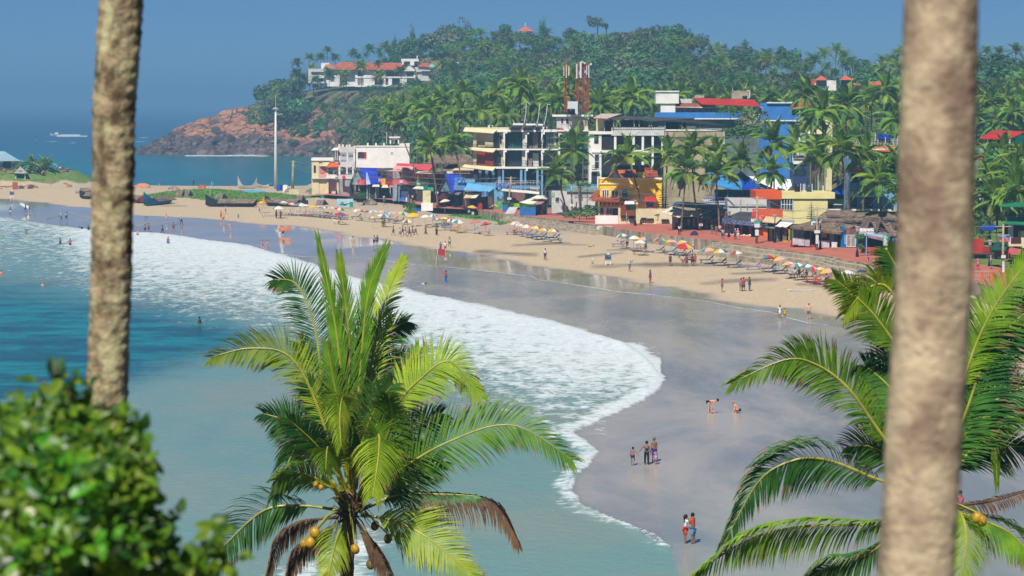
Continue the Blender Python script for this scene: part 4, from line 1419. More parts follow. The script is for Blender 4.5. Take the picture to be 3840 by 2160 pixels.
for (x,yb,yt,ants,dishes,lean),lab in zip([(1326,1200,610,[(1306,660,770,12),(1334,640,795,12),(1364,658,770,14)],[],0),(1462,1180,620,[(1458,630,802,14),(1486,716,756,8)],[],.0),
            (1534,1200,606,[(1504,602,792,20),(1556,705,738,12)],[(1524,606,15),(1552,620,12)],0),(1584,1200,630,[(1576,650,760,10),(1600,640,790,10)],[(1624,632,15)],0)],mast_lab):
 a,c=at_d(*D(x,yb),478),at_d(*D(x+2,yt),478)
 t=thing('phone_mast',lab,'mast',a)
 mb=MB()
 w=.22
 for sx,sy in ((-w,-w),(w,-w),(0,w)):
  mb.tube([(a.x+sx,a.y+sy,a.z),(c.x+sx,c.y+sy,c.z)],.07,5)
 k=22
 for i in range(k):
  z0,z1=a.z+(c.z-a.z)*i/k,a.z+(c.z-a.z)*(i+1)/k
  s=1 if i % 2 else -1
  mb.tube([(a.x-w*s,a.y-w,z0),(a.x+w*s,a.y-w,z1)],.04,4)
  mb.tube([(a.x-w*s,a.y-w,z0),(a.x,a.y+w,z1)],.04,4)
 mb.build('lattice',rust,t)
 for ax,y0,y1,wd_ in ants:
  p,q=at_d(*D(ax-wd_/2,y0),477.4),at_d(*D(ax+wd_/2,y1),477.4)
  MB().box(p.x,477.3,q.z,q.x,477.55,p.z).build('antenna',M('antenna_cream',C(232,222,190,.8),.5) if x<1400 else whp,t)
  m_=(p+q)/2
  MB().box(min(m_.x,a.x),477.56,m_.z-.05,max(m_.x,a.x),477.7,m_.z+.05).build('bracket',gdk,t)
 for dx,dy,r_ in dishes:
  p=at_d(*D(dx,dy),477.2)
  rr_=r_*.31746/FPX*477
  MB().tube([(p.x,p.y,p.z),(p.x,p.y+.3,p.z)],[rr_,rr_*.8],14).build('dish',M('dish_cream',C(230,220,196,.8),.5),t)
o=MB().tube([at_d(*D(1318,870),478),at_d(*D(1440,1165),477)],[.12,.12],5).build('mast_brace',gdk)
tag(o,'dark slanting brace running from the leftmost mast down to the tank','brace')
o=MB().tube([at_d(*D(1462,880),478),at_d(*D(1410,1000),477.5)],[.09,.09],5).tube([at_d(*D(1466,870),478),at_d(*D(1520,1080),477.5)],.09,5).build('mast_brace',rust)
tag(o,'pair of splayed red braces below the second mast','brace')
o=MB()
p=at_d(*D(1350,1072),476)
q=at_d(*D(1470,1225),476)
o.box(p.x,476,q.z,q.x,477.6,p.z)
tag(o.build('equipment_cabinet',whp),'white equipment cabinet between the masts on the annex roof','cabinet')
p,q=at_d(*D(1348,1158),475),at_d(*D(1438,1226),475)
m_=MB().tube([((p.x+q.x)/2,475,q.z),((p.x+q.x)/2,475,p.z-.1),((p.x+q.x)/2,475,p.z)],[abs(q.x-p.x)/2,abs(q.x-p.x)/2,abs(q.x-p.x)/2.6],12).build('water_tank',blkp,None,True)
tag(m_,'black round water tank in front of the white equipment cabinet','water tank')
# ---- 10 roof restaurant and white/black stone hotel with plaster building
b=Bld('stone_clad_hotel','white hotel with black stone panels, tall dark windows and a roof restaurant','hotel',H_,800,465)
b.slab('wall',330,345,470,None,wht,0,7)
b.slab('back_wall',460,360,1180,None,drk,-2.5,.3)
b.slab('parapet',582,296,1178,388,wht2,.3,.3)
b.slab('roof_slab',330,340,600,372,wht,.35,7)
b.many('floor_slab',[(460,552,1180,580),(360,565,470,580,.2),(360,772,440,792,.8)],wht,.2,2.4)
b.each('stone_panel',[(472,372,614,552),(466,582,640,830)],stn,-.1,.3)
b.each('pillar',[(612,385,638,600),(925,385,950,720),(1038,390,1060,780),(1148,395,1166,600),(820,385,845,720)],wht,.1,.4)
for x0,x1 in ((640,818),(846,922),(952,1036),(1062,1146)):
 b.win(x0,392,x1,550,gdk,glass,-1.2,2,2)
 b.win(x0,585,x1,720,gdk,glass,-1.2,2,2)
b.win(392,385,430,470,gdk,glass,0,2,2)
b.win(360,810,412,930,gdk,glass,.05,3,2)
b.win(395,600,440,760,frw,glass,.02,1,2)
b.rail(362,722,420,770,gdk,.9,6,2)
b.rail(952,500,1140,555,gdk,.3,8,2)
b.slab('plaster_block',1176,322,1862,408,plas,.05,9)
b.slab('plaster_block',1176,408,1862,None,plas,0,9)
b.slab('ledge',1176,318,1864,334,wht,.2,9.4)
b.many('cornice',[(1178,402,1862,412)],M('cornice_dark',C(110,100,88,.7),.9),.1,.1)  # thin dark strip along the foot of the upper block
b.cyl('water_tank',1795,450,512,72,blkp,.8)
b.slab('tank_shelf',1765,512,1830,520,wht,1.3,1.3)
b.many('drain_pipe',[(1818,445,1826,600),(1852,340,1860,640)],whp,.25,.1)
b.slope('roof',[(560,188,1.0),(1160,215,1.0),(1520,192,-7),(690,166,-7)],slate,.12)
b.slope('roof',[(1150,214,1.0),(1870,272,1.0),(1560,208,-7),(1200,186,-7)],M('roof_sheet_dark',C(60,62,68,.75),.7),.12)
b.slope('roof',[(375,184,1.6),(545,190,1.6),(700,140,-5),(470,138,-5)],M('roof_pale',C(216,200,186,.8),.7),.12)
b.slope('roof_edge',[(380,192,1.62),(548,196,1.62),(690,152,-4.8),(560,170,-4.8)],redd,.1)
b.each('roof_post',[(498,192,508,340),(600,205,608,335),(676,205,684,300),(836,208,846,300),(1005,210,1012,310),(1030,210,1038,310),(1184,222,1194,320),(1376,230,1386,318),(1576,245,1586,322),(1836,272,1844,330),(892,210,900,300)],gry_,.3,.15)
b.slab('wall',410,200,506,335,yel,-1.5,.2)
b.slab('wall',506,215,600,340,frb,-2.5,.3)
b.slope('thatch_screen',[(640,295,-3),(970,300,-3),(930,212,-5),(700,210,-5)],kraft,.1)
b.slab('green_net',1196,232,1430,318,grd,-4,.1)
b.slab('white_block',930,225,1110,305,wht,-6,.3)
b.slab('red_cloth',880,212,908,250,redd,-.5,.04)
b.slab('white_cloth',832,220,842,265,wht,-.5,.04)
b.rail(590,290,1180,318,gdk,.36,24,1)
# ---- 11 yellow building
b=Bld('yellow_house','mustard yellow two storey building with tiled canopy and arched window','building',H_,750,424)
b.slab('wall',452,876,1080,None,mus,0,8)
b.slab('wall',1080,876,1152,None,mus,-.4,7)
b.many('cornice',[(450,864,1156,880),(448,928,840,940)],wht,.2,.25)
b.slab('balustrade',455,880,840,928,mus,.12,.2)
b.slab('wall',880,800,955,870,mus,-1,1)
b.slope('tile_roof',[(958,870,-.5),(1115,875,-.5),(1100,785,-4),(960,770,-4)],tile,.15)
b.slope('tile_roof',[(690,862,-.5),(880,866,-.5),(850,770,-4),(650,775,-4)],tile,.15)
gable(b,548,700,618,785,862,864,wht2,tilb,4,-.3)
for k in range(6):
 b.slope('tile_row',[(958,864-k*15,-.45-k*.58),(1113-k*2,868-k*15,-.45-k*.58),(1112-k*2,862-k*15,-.62-k*.58),(958,858-k*15,-.62-k*.58)],tilb if k % 2 else tile,.2)
b.slab('railing',955,750,1035,772,redd,-3.8,.1)
b.win(585,1008,655,1090,wht,glass,0,2,1,.14)
b.win(482,1005,550,1082,wht,glass,0,3,1,.12)
x=b.P(730,1050)
m=MB()
ring=[]
for i in range(13):
 a_=math.pi*i/12
 ring.append((x.x+.62*math.cos(a_),x.y-.05,x.z+.35+.62*math.sin(a_)))
f=MB().tube([(x.x+.62,x.y-.05,x.z-1.1)]+ring+[(x.x-.62,x.y-.05,x.z-1.1)],.09,5).build('window',wht,b.e)
MB().add([(p[0],p[1]+.02,p[2]) for p in ([(x.x+.62,x.y-.05,x.z-1.1)]+ring+[(x.x-.62,x.y-.05,x.z-1.1)])],[tuple(range(15))]).build('pane',glass,f)
b.each('pilaster',[(452,985,478,1085),(664,965,702,1085),(560,1005,582,1085)],mus,.1,.2)
b.slope('canopy',[(366,1120,2.4),(880,1142,2.4),(830,1105,.1),(420,1075,.1)],tile,.18)
for k in range(4):
 b.slope('tile_row',[(368+k*12,1118-k*10,2.38-k*.55),(878-k*11,1138-k*9,2.38-k*.55),(876-k*11,1133-k*9,2.18-k*.55),(370+k*12,1113-k*10,2.18-k*.55)],tilb,.24)
b.each('bracket',[(x0,1140,x0+14,1178) for x0 in (452,498,545,592,628,655,695,740)],frb,.6,1.4)
b.slab('lower_wall',440,1195,665,None,wht,.15,.3)
b.win(455,1205,492,1270,wht,glass,.16,1)
b.win(528,1210,586,1275,wht,glass,.16,2)
b.slab('doorway',590,1212,655,None,drk,.17,.05)
b.slope('side_canopy',[(345,1120,1.2),(450,1060,.4),(450,1000,-2),(420,1010,-2)],tilb,.15)
b=Bld('garden_wall','cream garden wall with flower boxes in front of the mustard yellow building','wall',H_,850,414)
b.slab('wall',400,1292,660,None,wht,.2,.25)
b.slab('wall',850,1215,1300,None,crm,-1.2,.25)
b.each('panel',[(680,1310,840,None),(905,1335,1060,None),(1150,1355,1260,None)],crm,.2,.3)
b.each('pier',[(660,1205,684,None,.1),(836,1300,852,None),(1060,1330,1090,None),(1255,1340,1270,None)],crm,.3,.4)
b.each('flower_box',[(690,1290,762,1322),(772,1295,850,1330),(918,1318,980,1345),(985,1325,1062,1350),(1150,1335,1235,1368)],gdk,.6,.4)
b.each('slot',[(x0,1340,x0+5,1362) for x0 in range(692,840,22)]+[(x0,1360,x0+5,1382) for x0 in range(918,1050,22)]+[(x0,1378,x0+5,1402) for x0 in range(1160,1250,22)],M('slot_grey',C(120,118,108,.7),.9),.22,.1)
# ---- 12 white wall left of the yellow building
b=Bld('white_guest_house','plain white guest house with a blue balcony rail behind the palm trunks','house',G_,2000,452)
b.slab('wall',1700,1080,2300,None,wht2,-1,5)
b.slab('wall',1900,980,2318,1085,M('paint_aqua',C(96,176,196,.8),.65),-.6,.2)
b.rail(1990,1010,2310,1075,canc,.0,20,1)
b.win(1750,1160,1800,1220,frw,drk,-1,1)
b.slab('green_trim',1690,1090,1740,1150,lgtgrn,-.9,.3)
b.slab('low_wall',2060,1380,2300,None,wht,3.0,.3)
b.slope('awning',[(2190,1200,1.5),(2310,1120,1.5),(2318,1060,0),(2280,1080,0)],tilb)
# ---- 13 blue restaurant front
b=Bld('blue_restaurant','sky blue restaurant with a painted beach mural and blue hanging sign','restaurant',G_,950,470)
muralb=M('mural_beach',C(120,186,224,.78),.7,.25,.35,two=C(110,170,200,.75))
b.slab('wall',830,1060,1085,1215,muralb,0,.3)
b.slab('wall',905,1215,1085,None,M('mural_grass',C(130,204,130,.75),.7,.3,.8),.01,.3)
b.slab('wall',830,1215,905,None,M('mural_sand',C(200,206,150,.75),.7,.3,.8),.01,.3)
b.each('mural_figure',[(955,1150,985,1205),(1025,1140,1050,1200),(985,1175,1020,1208)],M('mural_brown',C(140,120,130,.7),.8,.3,2),.05,.06)
b.slope('awning',[(500,1060,2.6),(850,1085,2.6),(940,1020,-1),(560,960,-1)],M('awning_sky',C(120,190,236,.8),.5,.08,.5))
b.slab('wall',650,960,940,1060,bll,-1.5,.3)
b.slab('wall',380,890,520,1060,M('paint_sky',C(88,160,222,.78),.6,.15,.6),-.5,.3)
b.slab('sign',415,895,512,962,pr_blue,-.1,.06)
b.slab('wall',505,960,660,1060,M('paint_sky2',C(60,150,216,.78),.6),-1.2,.3)
b.slab('sign',940,975,1115,1028,pr_blue,.6,.08)
b.slab('sign',746,1075,832,1148,pr_blue,2.8,.12)
b.slab('shop_front',500,1080,840,None,M('shop_dark_red',C(92,44,50,.8),.7,.3,.8),-1.0,.3)
b.slope('awning',[(498,1168,3.2),(600,1165,3.2),(640,1100,1),(565,1080,1)],canc)
b.slope('awning',[(600,1168,3.3),(668,1165,3.3),(742,1092,1),(640,1110,1)],canv)
b.slab('panel',835,1150,895,1262,pr_cream,.6,.05)
b.slab('freezer',680,1240,755,None,redd,2.0,.8)
b.slope('canopy',[(1010,1055,2.0),(1530,1105,2.0),(1530,1075,-1.5),(1050,1040,-1.5)],wht,.2)
b.slab('wall',1080,1070,1540,None,M('bar_green',C(30,120,84,.78),.65,.15,.6),-1.5,.3)
b.each('pillar',[(1080,1080,1120,None),(1210,1090,1232,None),(1340,1095,1366,None)],M('pillar_green',C(30,170,80,.78),.6),.2,.35)
b.slab('sign',1155,1085,1208,1165,pr_white,.4,.06)
b.slab('sign',1232,1080,1312,1110,pr_white,.4,.06)
c=b.P(1268,1142,.6)
MB().tube([(c.x,c.y,c.z),(c.x,c.y+.1,c.z)],[1.0,1.0],16).build('sign',wht,b.e)
b.slab('panel',1236,1172,1310,1215,redd,.3,.1)
b.slab('panel',1150,1170,1205,1220,redd,.1,.1)
b.slab('terrace_wall',1150,1000,1540,1040,bll,-1,.2)
b.rail(1150,985,1540,1050,gdk,.3,14,2)
b.slab('bench',1400,1020,1530,1050,wht,.1,.5)
b.slab('doorway',1120,1080,1150,None,gdk,.25,.1)
b.slab('lime_panel',1160,1240,1260,1300,limeg,1.2,.2)
for x0,x1,y0,y1,lab in ((1030,1110,1265,1350,'blue planter block left of the leaning utility pole'),(1265,1480,1295,1405,'long blue planter box with grass under the white awning'),(1120,1180,1285,1350,'small blue planter block right of the leaning utility pole')):
 d=187700/(G_(0,y1)[1]-385)
 bb=Bld('planter',lab,'planter',G_,x0,d)
 bb.slab('box',x0,y0,x1,None,M('planter_blue',C(52,122,196,.78),.65),0,2.2)
 t=MB()
 X0,X1,Zb,Zt=bb.ext(x0+6,y0-26,x1-6,y0+2,-.4)
 r=random.Random(int(x0))
 for i in range(160):
  px_,py_=r.uniform(X0,X1),d+r.uniform(.3,1.8)
  h=r.uniform(.3,.9)
  t.add([(px_-.09,py_,Zb),(px_+.09,py_,Zb),(px_+r.uniform(-.3,.3),py_+r.uniform(-.2,.2),Zb+h)],[(0,1,2)])
 t.build('grass_tuft',leafC,bb.e)
b=Bld('clothes_kiosk','red clothes kiosk under two stacked white and brown awnings','kiosk',G_,1560,448)
b.slope('awning',[(1255,1225,2.6),(1445,1262,2.6),(1530,1180,.4),(1400,1175,.4)],canv)
b.slope('awning',[(1440,1262,2.62),(1560,1248,2.6),(1640,1180,.4),(1535,1178,.4)],M('canvas_rose',C(180,140,134,.8),.8))
b.slope('awning',[(1405,1172,1.8),(1640,1180,1.8),(1640,1140,0),(1500,1130,0)],canv)
b.slab('wall',1440,1185,1640,None,M('kiosk_red',C(140,46,52,.8),.7,.25,.8),-.6,.3)
b.slab('door',1500,1250,1540,None,blr,-.4,.08)
b.many('clothes',[(1560,1220,1580,1330),(1585,1230,1606,1330),(1478,1270,1492,1340),(1545,1330,1580,1400)],M('cloth_mixed',C(190,150,150,.8),.9,.4,2,two=C(90,110,150,.8)),.5,.2)
b.each('post',[(1478,1260,1486,None),(1630,1195,1640,None)],M('post_teal',C(70,110,110,.8),.7),1.2,.12)
# ---- 14 blue building with the red roofs behind
b=Bld('blue_red_roofed_house','bright blue building with red sheet roofs above the palms','building',E,800,560)
b.slab('wall',1162,838,1465,None,blu,0,8)
b.slab('wall',148,930,985,990,blu,.4,.4)
b.slab('wall',1160,960,1550,1010,blu,.5,.3)
b.slab('wall',148,990,1160,None,M('wall_dim',C(120,132,136,.75),.85,.2,.3),-1,8)
b.slab('wall',1160,1010,1540,1120,M('paint_blue_low',C(58,124,200,.78),.7),-1,8)
b.slab('wall',1160,1120,1540,None,wht2,-1.05,8)
b.many('ledge',[(525,988,985,998),(1160,1006,1540,1016),(1225,832,1472,842)],wht,.6,.3)
b.slab('wall',200,845,340,935,wht,0,4)
b.slab('roof_room',155,728,375,845,wht,.4,5)
b.slab('roof_slab',150,722,380,734,wht,.7,5.6)
b.slab('wall',360,800,500,842,wht2,-4,4)
b.slope('roof',[(340,882,.6),(760,890,.6),(700,845,-2),(360,842,-2)],tilb,.12)
b.slope('roof',[(600,852,1.4),(1160,870,1.4),(1105,808,-5),(515,790,-5)],red,.15)
b.slope('roof',[(1468,893,1.2),(1610,893,1.2),(1680,838,-4),(1468,838,-4)],red,.15)
b.slope('roof',[(1610,893,1.2),(1752,890,0),(1700,850,-4),(1680,838,-4)],frb,.12)
b.slab('glazing',345,885,770,935,M('glazing',C(120,150,180,.8),.2),-.5,.1)
b.each('mullion',[(x0,884,x0+6,936) for x0 in range(350,770,56)],gdk,-.4,.1)
b.slab('fascia',340,878,770,888,wht,.5,.2)
b.win(1150,885,1180,950,frw,drk,.02,1)
b.slab('green_wall',1550,965,1755,None,lgtgrn,.2,5)
b.slab('dark_room',1470,893,1700,965,drk,-3,.2)
b.each('post',[(1540,893,1546,965),(1604,893,1612,965)],whp,1.0,.12)
b.slope('roof',[(1528,1058,1.5),(1668,1060,1.5),(1735,1030,-.5),(1545,1026,-.5)],M('roof_red_low',C(200,84,60,.8),.7),.1)
b.slab('dark_porch',1600,1060,1720,None,drk,.25,.2)
b.many('stair_block',[(1750,920,1800,1000,.5),(1800,935,1860,None,.2)],crm,.4,3)
b.slope('stair',[(1680,1140,1.4),(1760,1140,1.4),(1860,965,.3),(1795,965,.3)],crm,.5)
b.cyl('water_tank',1796,862,918,52,blkp,-.2)
b.each('pipe',[(1838,835,1844,980),(1824,835,1830,930),(1758,862,1764,960)],whp,0,.1)
b.slab('tank_room',888,722,1055,800,plas,-8,3)
b.each('pipe',[(892,702,898,740),(1056,712,1064,790),(1030,714,1064,720)],whp,-8,.1)
b.cyl('water_tank',1012,770,802,46,blkp,-7)
b.slab('roof_unit',532,768,620,790,M('unit_grey',C(200,190,176,.8),.7),-6,1)
b.many('cloth',[(1572,908,1630,965)],gry_,-1,.04)
b.slope('white_sheet',[(1610,1135,1.5),(1665,1135,1.5),(1672,1090,.8),(1630,1088,.8)],wht,.03)
# ---- 15 cream and orange house
b=Bld('cream_orange_house','pale yellow flat roofed house with orange bands and a recessed balcony','house',I_,860,384)
b.slab('wall',860,632,1198,852,yel,0,8)
b.slab('wall',860,852,1100,None,yel,0,8)
b.slab('parapet',754,574,1270,634,yel,.3,9)
b.slab('orange_band',502,560,754,640,org,.35,9)
b.slab('orange_band',522,732,762,815,org,.3,.3)
b.slab('wall',752,742,860,850,yel,.2,.4)
b.slab('back_wall',610,640,760,740,M('paint_beige',C(206,190,160,.8),.75),-2.2,.2)
b.slab('pillar',616,650,640,735,pr_navy,.1,.2)
b.win(752,632,858,748,frw,glass,.1,4,2)
b.slab('lower_wall',540,815,860,None,frb,-1.5,.3)
b.each('drain_pipe',[(1150,505,1160,576)],whp,-1,.1)
for x,y0,y1,w in ((912,490,572,70),(1022,498,574,56)):
 b.cyl('water_tank',x,y0,y1,w,blkp if x<1000 else M('tank_blue_grey',C(70,84,104,.8),.4),-3)
b.each('roof_pipe',[(x0,490,x0+6,572) for x0 in (934,960,975,1046)],whp,-2.5,.1)
# ---- 16 blue roofed pavilion
b=Bld('blue_pavilion','open sided hall with a hipped bright blue sheet roof and turquoise back wall','hall',I_,350,405)
b.slope('roof',[(265,540,2),(690,545,2),(470,445,-3),(300,420,-3)],bls,.15)
b.slope('roof',[(370,535,2.1),(560,540,2.1),(440,420,-2.8),(355,405,-2.8)],blr,.12)
b.slope('roof',[(300,415,-2.5),(455,450,-2.5),(370,372,-5),(350,372,-5)],blr,.1)
b.slope('roof',[(0,480,2),(290,540,2),(330,400,-4),(40,360,-4)],bls,.15)
b.slab('wall',420,545,520,660,tur,-1.5,.3)
b.slab('wall',100,545,420,660,grd,-3,.3)
b.rail(0,600,230,665,blp,.2,10,2)
b.slab('floor_slab',0,655,240,690,wht2,.1,6)
b.each('post',[(225,540,233,660),(100,545,108,660)],blu,1,.15)
b.slab('wall',0,690,230,None,plas,-1.5,.3)
b=Bld('white_wall_house','low off white building with drain pipes between the pavilion and orange house','building',I_,420,398)
b.slab('wall',228,632,615,705,wht2,0,5)
b.slab('wall',228,708,615,None,wht2,-.15,5)
b.many('groove',[(240,702,612,710)],gry_,.05,.1)
b.many('pipe',[(352,640,358,760),(415,680,421,730)],gry_,.12,.1)
b=Bld('white_roofed_shed','shed with a broad sloping white sheet roof behind the blue pavilion','shed',I_,700,425)
b.slope('roof',[(640,560,1),(800,560,1),(905,452,-4),(430,415,-4)],wht,.12)
b.slope('roof',[(790,560,1),(1000,565,1),(970,490,-3),(905,452,-4)],slate,.1)
b.slab('wall',640,560,1000,None,drk,-1,4)
b=Bld('blue_tarp_shed','shed under a steep royal blue sheet roof left of the light blue house','shed',I_,1310,392)
b.slope('roof',[(1200,580,1),(1420,595,1),(1415,435,-4),(1330,490,-4)],blr,.12)
b.slab('wall',1200,640,1420,None,wht2,-.3,5)
b.slab('gap',1200,590,1420,640,drk,-1.5,.2)
b.many('ledge',[(1198,695,1410,725)],gdk,-.2,.1)
# ---- 17 light blue house
b=Bld('light_blue_house','light blue three storey house with orange tile aprons and a rooftop rail','house',I_,1600,372)
b.slab('wall',1415,170,1870,330,bll,0,7)
b.slab('wall',1420,370,1960,None,bll,.05,7)
b.slope('tile_apron',[(1440,150,1.2),(1825,178,1.2),(1868,130,.2),(1450,115,.2)],M('tile_orange',C(222,130,70,.78),.8,.15,.8),.18)
b.slope('tile_apron',[(1385,372,1.2),(1540,375,1.2),(1560,335,.2),(1390,325,.2)],M('tile_orange',None),.18)
b.slab('fascia',1440,150,1820,160,wht,1.1,.2)
b.rail(1450,55,1925,118,whp,-.5,16,4)
b.slope('blue_panel',[(1690,40,0),(1815,60,0),(1770,5,-3),(1665,-5,-3)],blr,.1)
b.each('post',[(1757,35,1762,110),(1876,30,1884,110),(1660,0,1666,60)],whp,0,.1)
b.win(1435,400,1485,490,frb,glass,.06,2)
b.win(1552,400,1612,500,frb,glass,.06,2)
b.win(1425,618,1475,705,frb,glass,.06,2)
b.win(1548,625,1632,715,frb,glass,.06,3)
b.win(1462,205,1500,290,frb,glass,0,2)
b.win(1875,598,1925,640,frw,drk,.06,1)
b.slab('pillar',1520,370,1540,560,M('stripe_dark',C(60,66,80,.8),.7),.1,.2)
b.slab('roof_slope',1415,480,1660,600,M('sheet_pale_blue',C(120,168,206,.78),.5),1.0,.2)
b.slab('ledge',1380,600,1680,618,wht2,1.1,1.2)
b.slab('air_conditioner',1425,565,1455,598,whp,1.3,.3)
b.slab('parapet',1200,735,1930,765,wht,1.5,1.5)
b=Bld('dark_blue_house','small dark blue and white house half hidden by palms under the yellow tank','house',I_,920,425)
b.slab('wall',865,290,1000,None,M('paint_navy',C(52,70,118,.8),.7),0,5)
b.slab('wall',868,245,1000,298,wht,.3,.3)
b.slope('roof',[(868,250,.5),(1000,250,.5),(970,215,-2),(890,215,-2)],slate,.1)
b.slab('window',875,345,990,410,glass,.05,.05)
b.cyl('yellow_tank',936,140,186,58,ylo,-1)
b.slab('tank_post',918,40,934,74,whp,-1,.1)
# ---- 18 stalls below: blue grey awning block
b=Bld('awning_stalls','row of clothes stalls under white, cream and blue grey awnings behind leaning palms','stall',H_,1500,396)
b.slope('awning',[(1262,1180,2.2),(1900,1240,2.2),(1870,1170,-2),(1320,1130,-2)],canb)
b.slope('awning',[(1150,1255,3.6),(1345,1315,3.6),(1560,1262,1.2),(1270,1190,1.2)],canv)
b.slope('awning',[(1350,1300,3.4),(1560,1300,3.4),(1740,1228,1),(1600,1215,1)],canc)
b.slope('awning',[(1575,1330,3.2),(1690,1328,3.2),(1800,1235,.8),(1680,1240,.8)],M('awning_pattern',C(120,160,160,.78),.8,.3,3,two=C(70,104,110,.75)))
b.slope('awning',[(1545,1250,1.8),(1630,1248,1.8),(1640,1218,.6),(1560,1218,.6)],red)
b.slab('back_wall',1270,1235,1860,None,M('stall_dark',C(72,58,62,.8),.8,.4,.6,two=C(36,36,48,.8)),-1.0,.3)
b.each('hanging_cloth',[(1440,1330,1470,1400),(1500,1320,1530,1420),(1590,1340,1620,1430),(1640,1345,1665,1430),(1700,1330,1730,1430),(1745,1320,1775,1440),(1300,1300,1340,1380)],M('cloth_stall',C(180,170,176,.8),.9,.5,1.4,two=C(120,44,60,.8)),.5,.1)
b.each('sign',[(1800,1236,1845,1262),(1800,1262,1865,1300)],pr_red,1.2,.08)
b.slab('teal_panel',1795,1190,1845,1225,cang,1.9,.05)
b.each('post',[(1372,1290,1380,None),(1672,1320,1682,None),(1800,1260,1812,None)],wood,1.4,.15)
# ---- 19 orange cafe
b=Bld('orange_cafe','open cafe with orange pillars, scalloped orange railing and a navy sign fascia','cafe',I_,400,374)
b.slope('roof',[(170,825,2),(490,870,2),(500,765,-3),(350,758,-3)],slate,.12)
b.slope('roof',[(470,860,1.9),(640,900,1.9),(600,840,-.5),(480,800,-.5)],slate,.1)
f=b.slope('fascia',[(180,870,2.1),(560,910,2.1),(556,868,2.0),(178,828,2.0)],pr_navy,.1)
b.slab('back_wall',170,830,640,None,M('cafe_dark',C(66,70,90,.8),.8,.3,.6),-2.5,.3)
b.each('pillar',[(198,865,216,None),(262,870,284,None),(352,880,372,None),(440,885,460,None),(535,880,552,None)],M('pillar_rust',C(186,88,52,.8),.7),.6,.35)
for x0,x1,y0 in ((205,258,968),(258,345,972),(345,458,980)):
 b.slab('railing',x0,y0+10,x1-2,None,orw,1.2,.2)
 n_=4
 for k in range(n_):
  xa=x0+(x1-x0)*(k+.1)/n_
  b.slab('scallop',xa,y0+(0 if k % 2 else 6),xa+(x1-x0)*.78/n_,y0+12,wht,1.22,.24)
b.slab('stair_wall',535,935,618,None,orw,1.0,1.2)
b.many('stair',[(560,1015,640,None,1.6,.6),(575,1000,640,None,.9,.6),(590,985,640,None,.3,.6)],M('stair_red',C(150,60,60,.8),.7),1,.6)
b.each('sign',[(470,732,512,752),(468,755,508,790),(464,792,508,822)],pr_red,1.8,.08)
b.slab('sign',455,828,506,862,pr_white,1.85,.06)
b.slab('sign',526,792,578,852,pr_red,2.0,.06)
b=Bld('souvenir_stall','souvenir stall with a tan cloth awning and a white awning beside the orange stairs','stall',I_,720,362)
b.slope('awning',[(565,858,2),(700,870,2),(758,815,-.6),(600,805,-.6)],canc)
b.slope('awning',[(685,905,2.2),(800,910,2.2),(868,868,.2),(740,858,.2)],wht)
b.slope('roof',[(740,860,.2),(870,870,.2),(880,845,-2),(760,832,-2)],gry_,.1)
b.slope('awning',[(590,915,2.4),(690,920,2.4),(680,900,.8),(610,895,.8)],M('awning_sea_green',C(120,150,140,.78),.8))
b.slab('back_wall',620,860,850,None,M('stall_brown',C(88,70,66,.8),.8,.4,.8,two=C(50,56,66,.8)),-.8,.3)
b.each('pillar',[(640,915,665,None)],gry_,.4,.5)
b.slope('porch_roof',[(700,925,2.4),(760,905,2.4),(760,892,0),(700,900,0)],M('roof_maroon',C(120,62,56,.8),.7),.1)
b.slope('porch_roof',[(760,905,2.4),(812,928,2.4),(812,900,0),(760,892,0)],M('roof_maroon',None),.1)
b.each('display',[(705,935,735,1050),(765,930,800,1050)],M('display_case',C(150,140,124,.8),.6,.4,2,two=C(90,90,90,.8)),1.4,.6)
b.slab('green_door',655,985,680,None,M('door_green',C(30,120,90,.8),.6),0,.1)
b.many('yellow_frame',[(820,930,832,None),(765,1040,860,None)],ylo,1.6,.15)
b.slab('green_cloth',836,935,862,1040,grn,1.2,.1)
# ---- 20 thatched restaurants
b=Bld('thatched_restaurant','long open restaurant under a deep brown thatched roof with white table skirts','restaurant',I_,1050,348)
b.slope('thatch_roof',[(836,900,3),(1330,960,3),(1600,840,-3.5),(1040,852,-3.5)],kraft,.35)
b.slope('thatch_roof',[(1040,850,-.5),(1610,845,-.5),(1480,780,-5),(1200,742,-5)],kraft,.3)
b.slope('thatch_roof',[(1190,790,-2),(1930,830,-2),(1930,760,-6),(1200,742,-6)],kraft,.3)
for x0,y0,x1,y1 in ((900,920,1040,865),(1115,880,1180,830),(1225,945,1385,825),(1330,860,1470,790)):
 o1=2.6*(y0-850)/90
 MB().tube([b.P(x0,y0,max(-1,o1)+.15),b.P(x1,y1,-2.2)],.05,5).build('roof_pole',wood,b.e)
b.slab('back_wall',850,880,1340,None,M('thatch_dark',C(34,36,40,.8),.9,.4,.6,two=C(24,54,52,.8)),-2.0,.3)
for x0,x1,y0,y1 in ((860,912,1008,1080),(914,976,1016,1088),(980,1026,1025,1095),(1098,1150,1035,1108),(1152,1216,1040,1115)):
 X0,X1,Zb,Zt=b.ext(x0,y0,x1,y1,1.8)
 n_=12
 mb=MB()
 Y=b.d-1.8
 pts=[(X0+(X1-X0)*i/n_,Y-(.07 if i % 2 else 0)) for i in range(n_+1)]
 for i in range(n_):
  (xa,ya),(xb,yb)=pts[i],pts[i+1]
  mb.hexa([(xa,ya,Zb),(xb,yb,Zb),(xb,yb+.06,Zb),(xa,ya+.06,Zb),(xa,ya,Zt),(xb,yb,Zt),(xb,yb+.06,Zt),(xa,ya+.06,Zt)])
 mb.build('table_skirt',M('skirt_white',C(228,220,232,.8),.85),b.e)
b.slab('plinth',850,1080,1225,None,M('plinth_red',C(176,64,52,.8),.8),1.4,1.5)
b.slab('yellow_cloth',1125,965,1190,1010,ylo,.6,.05)
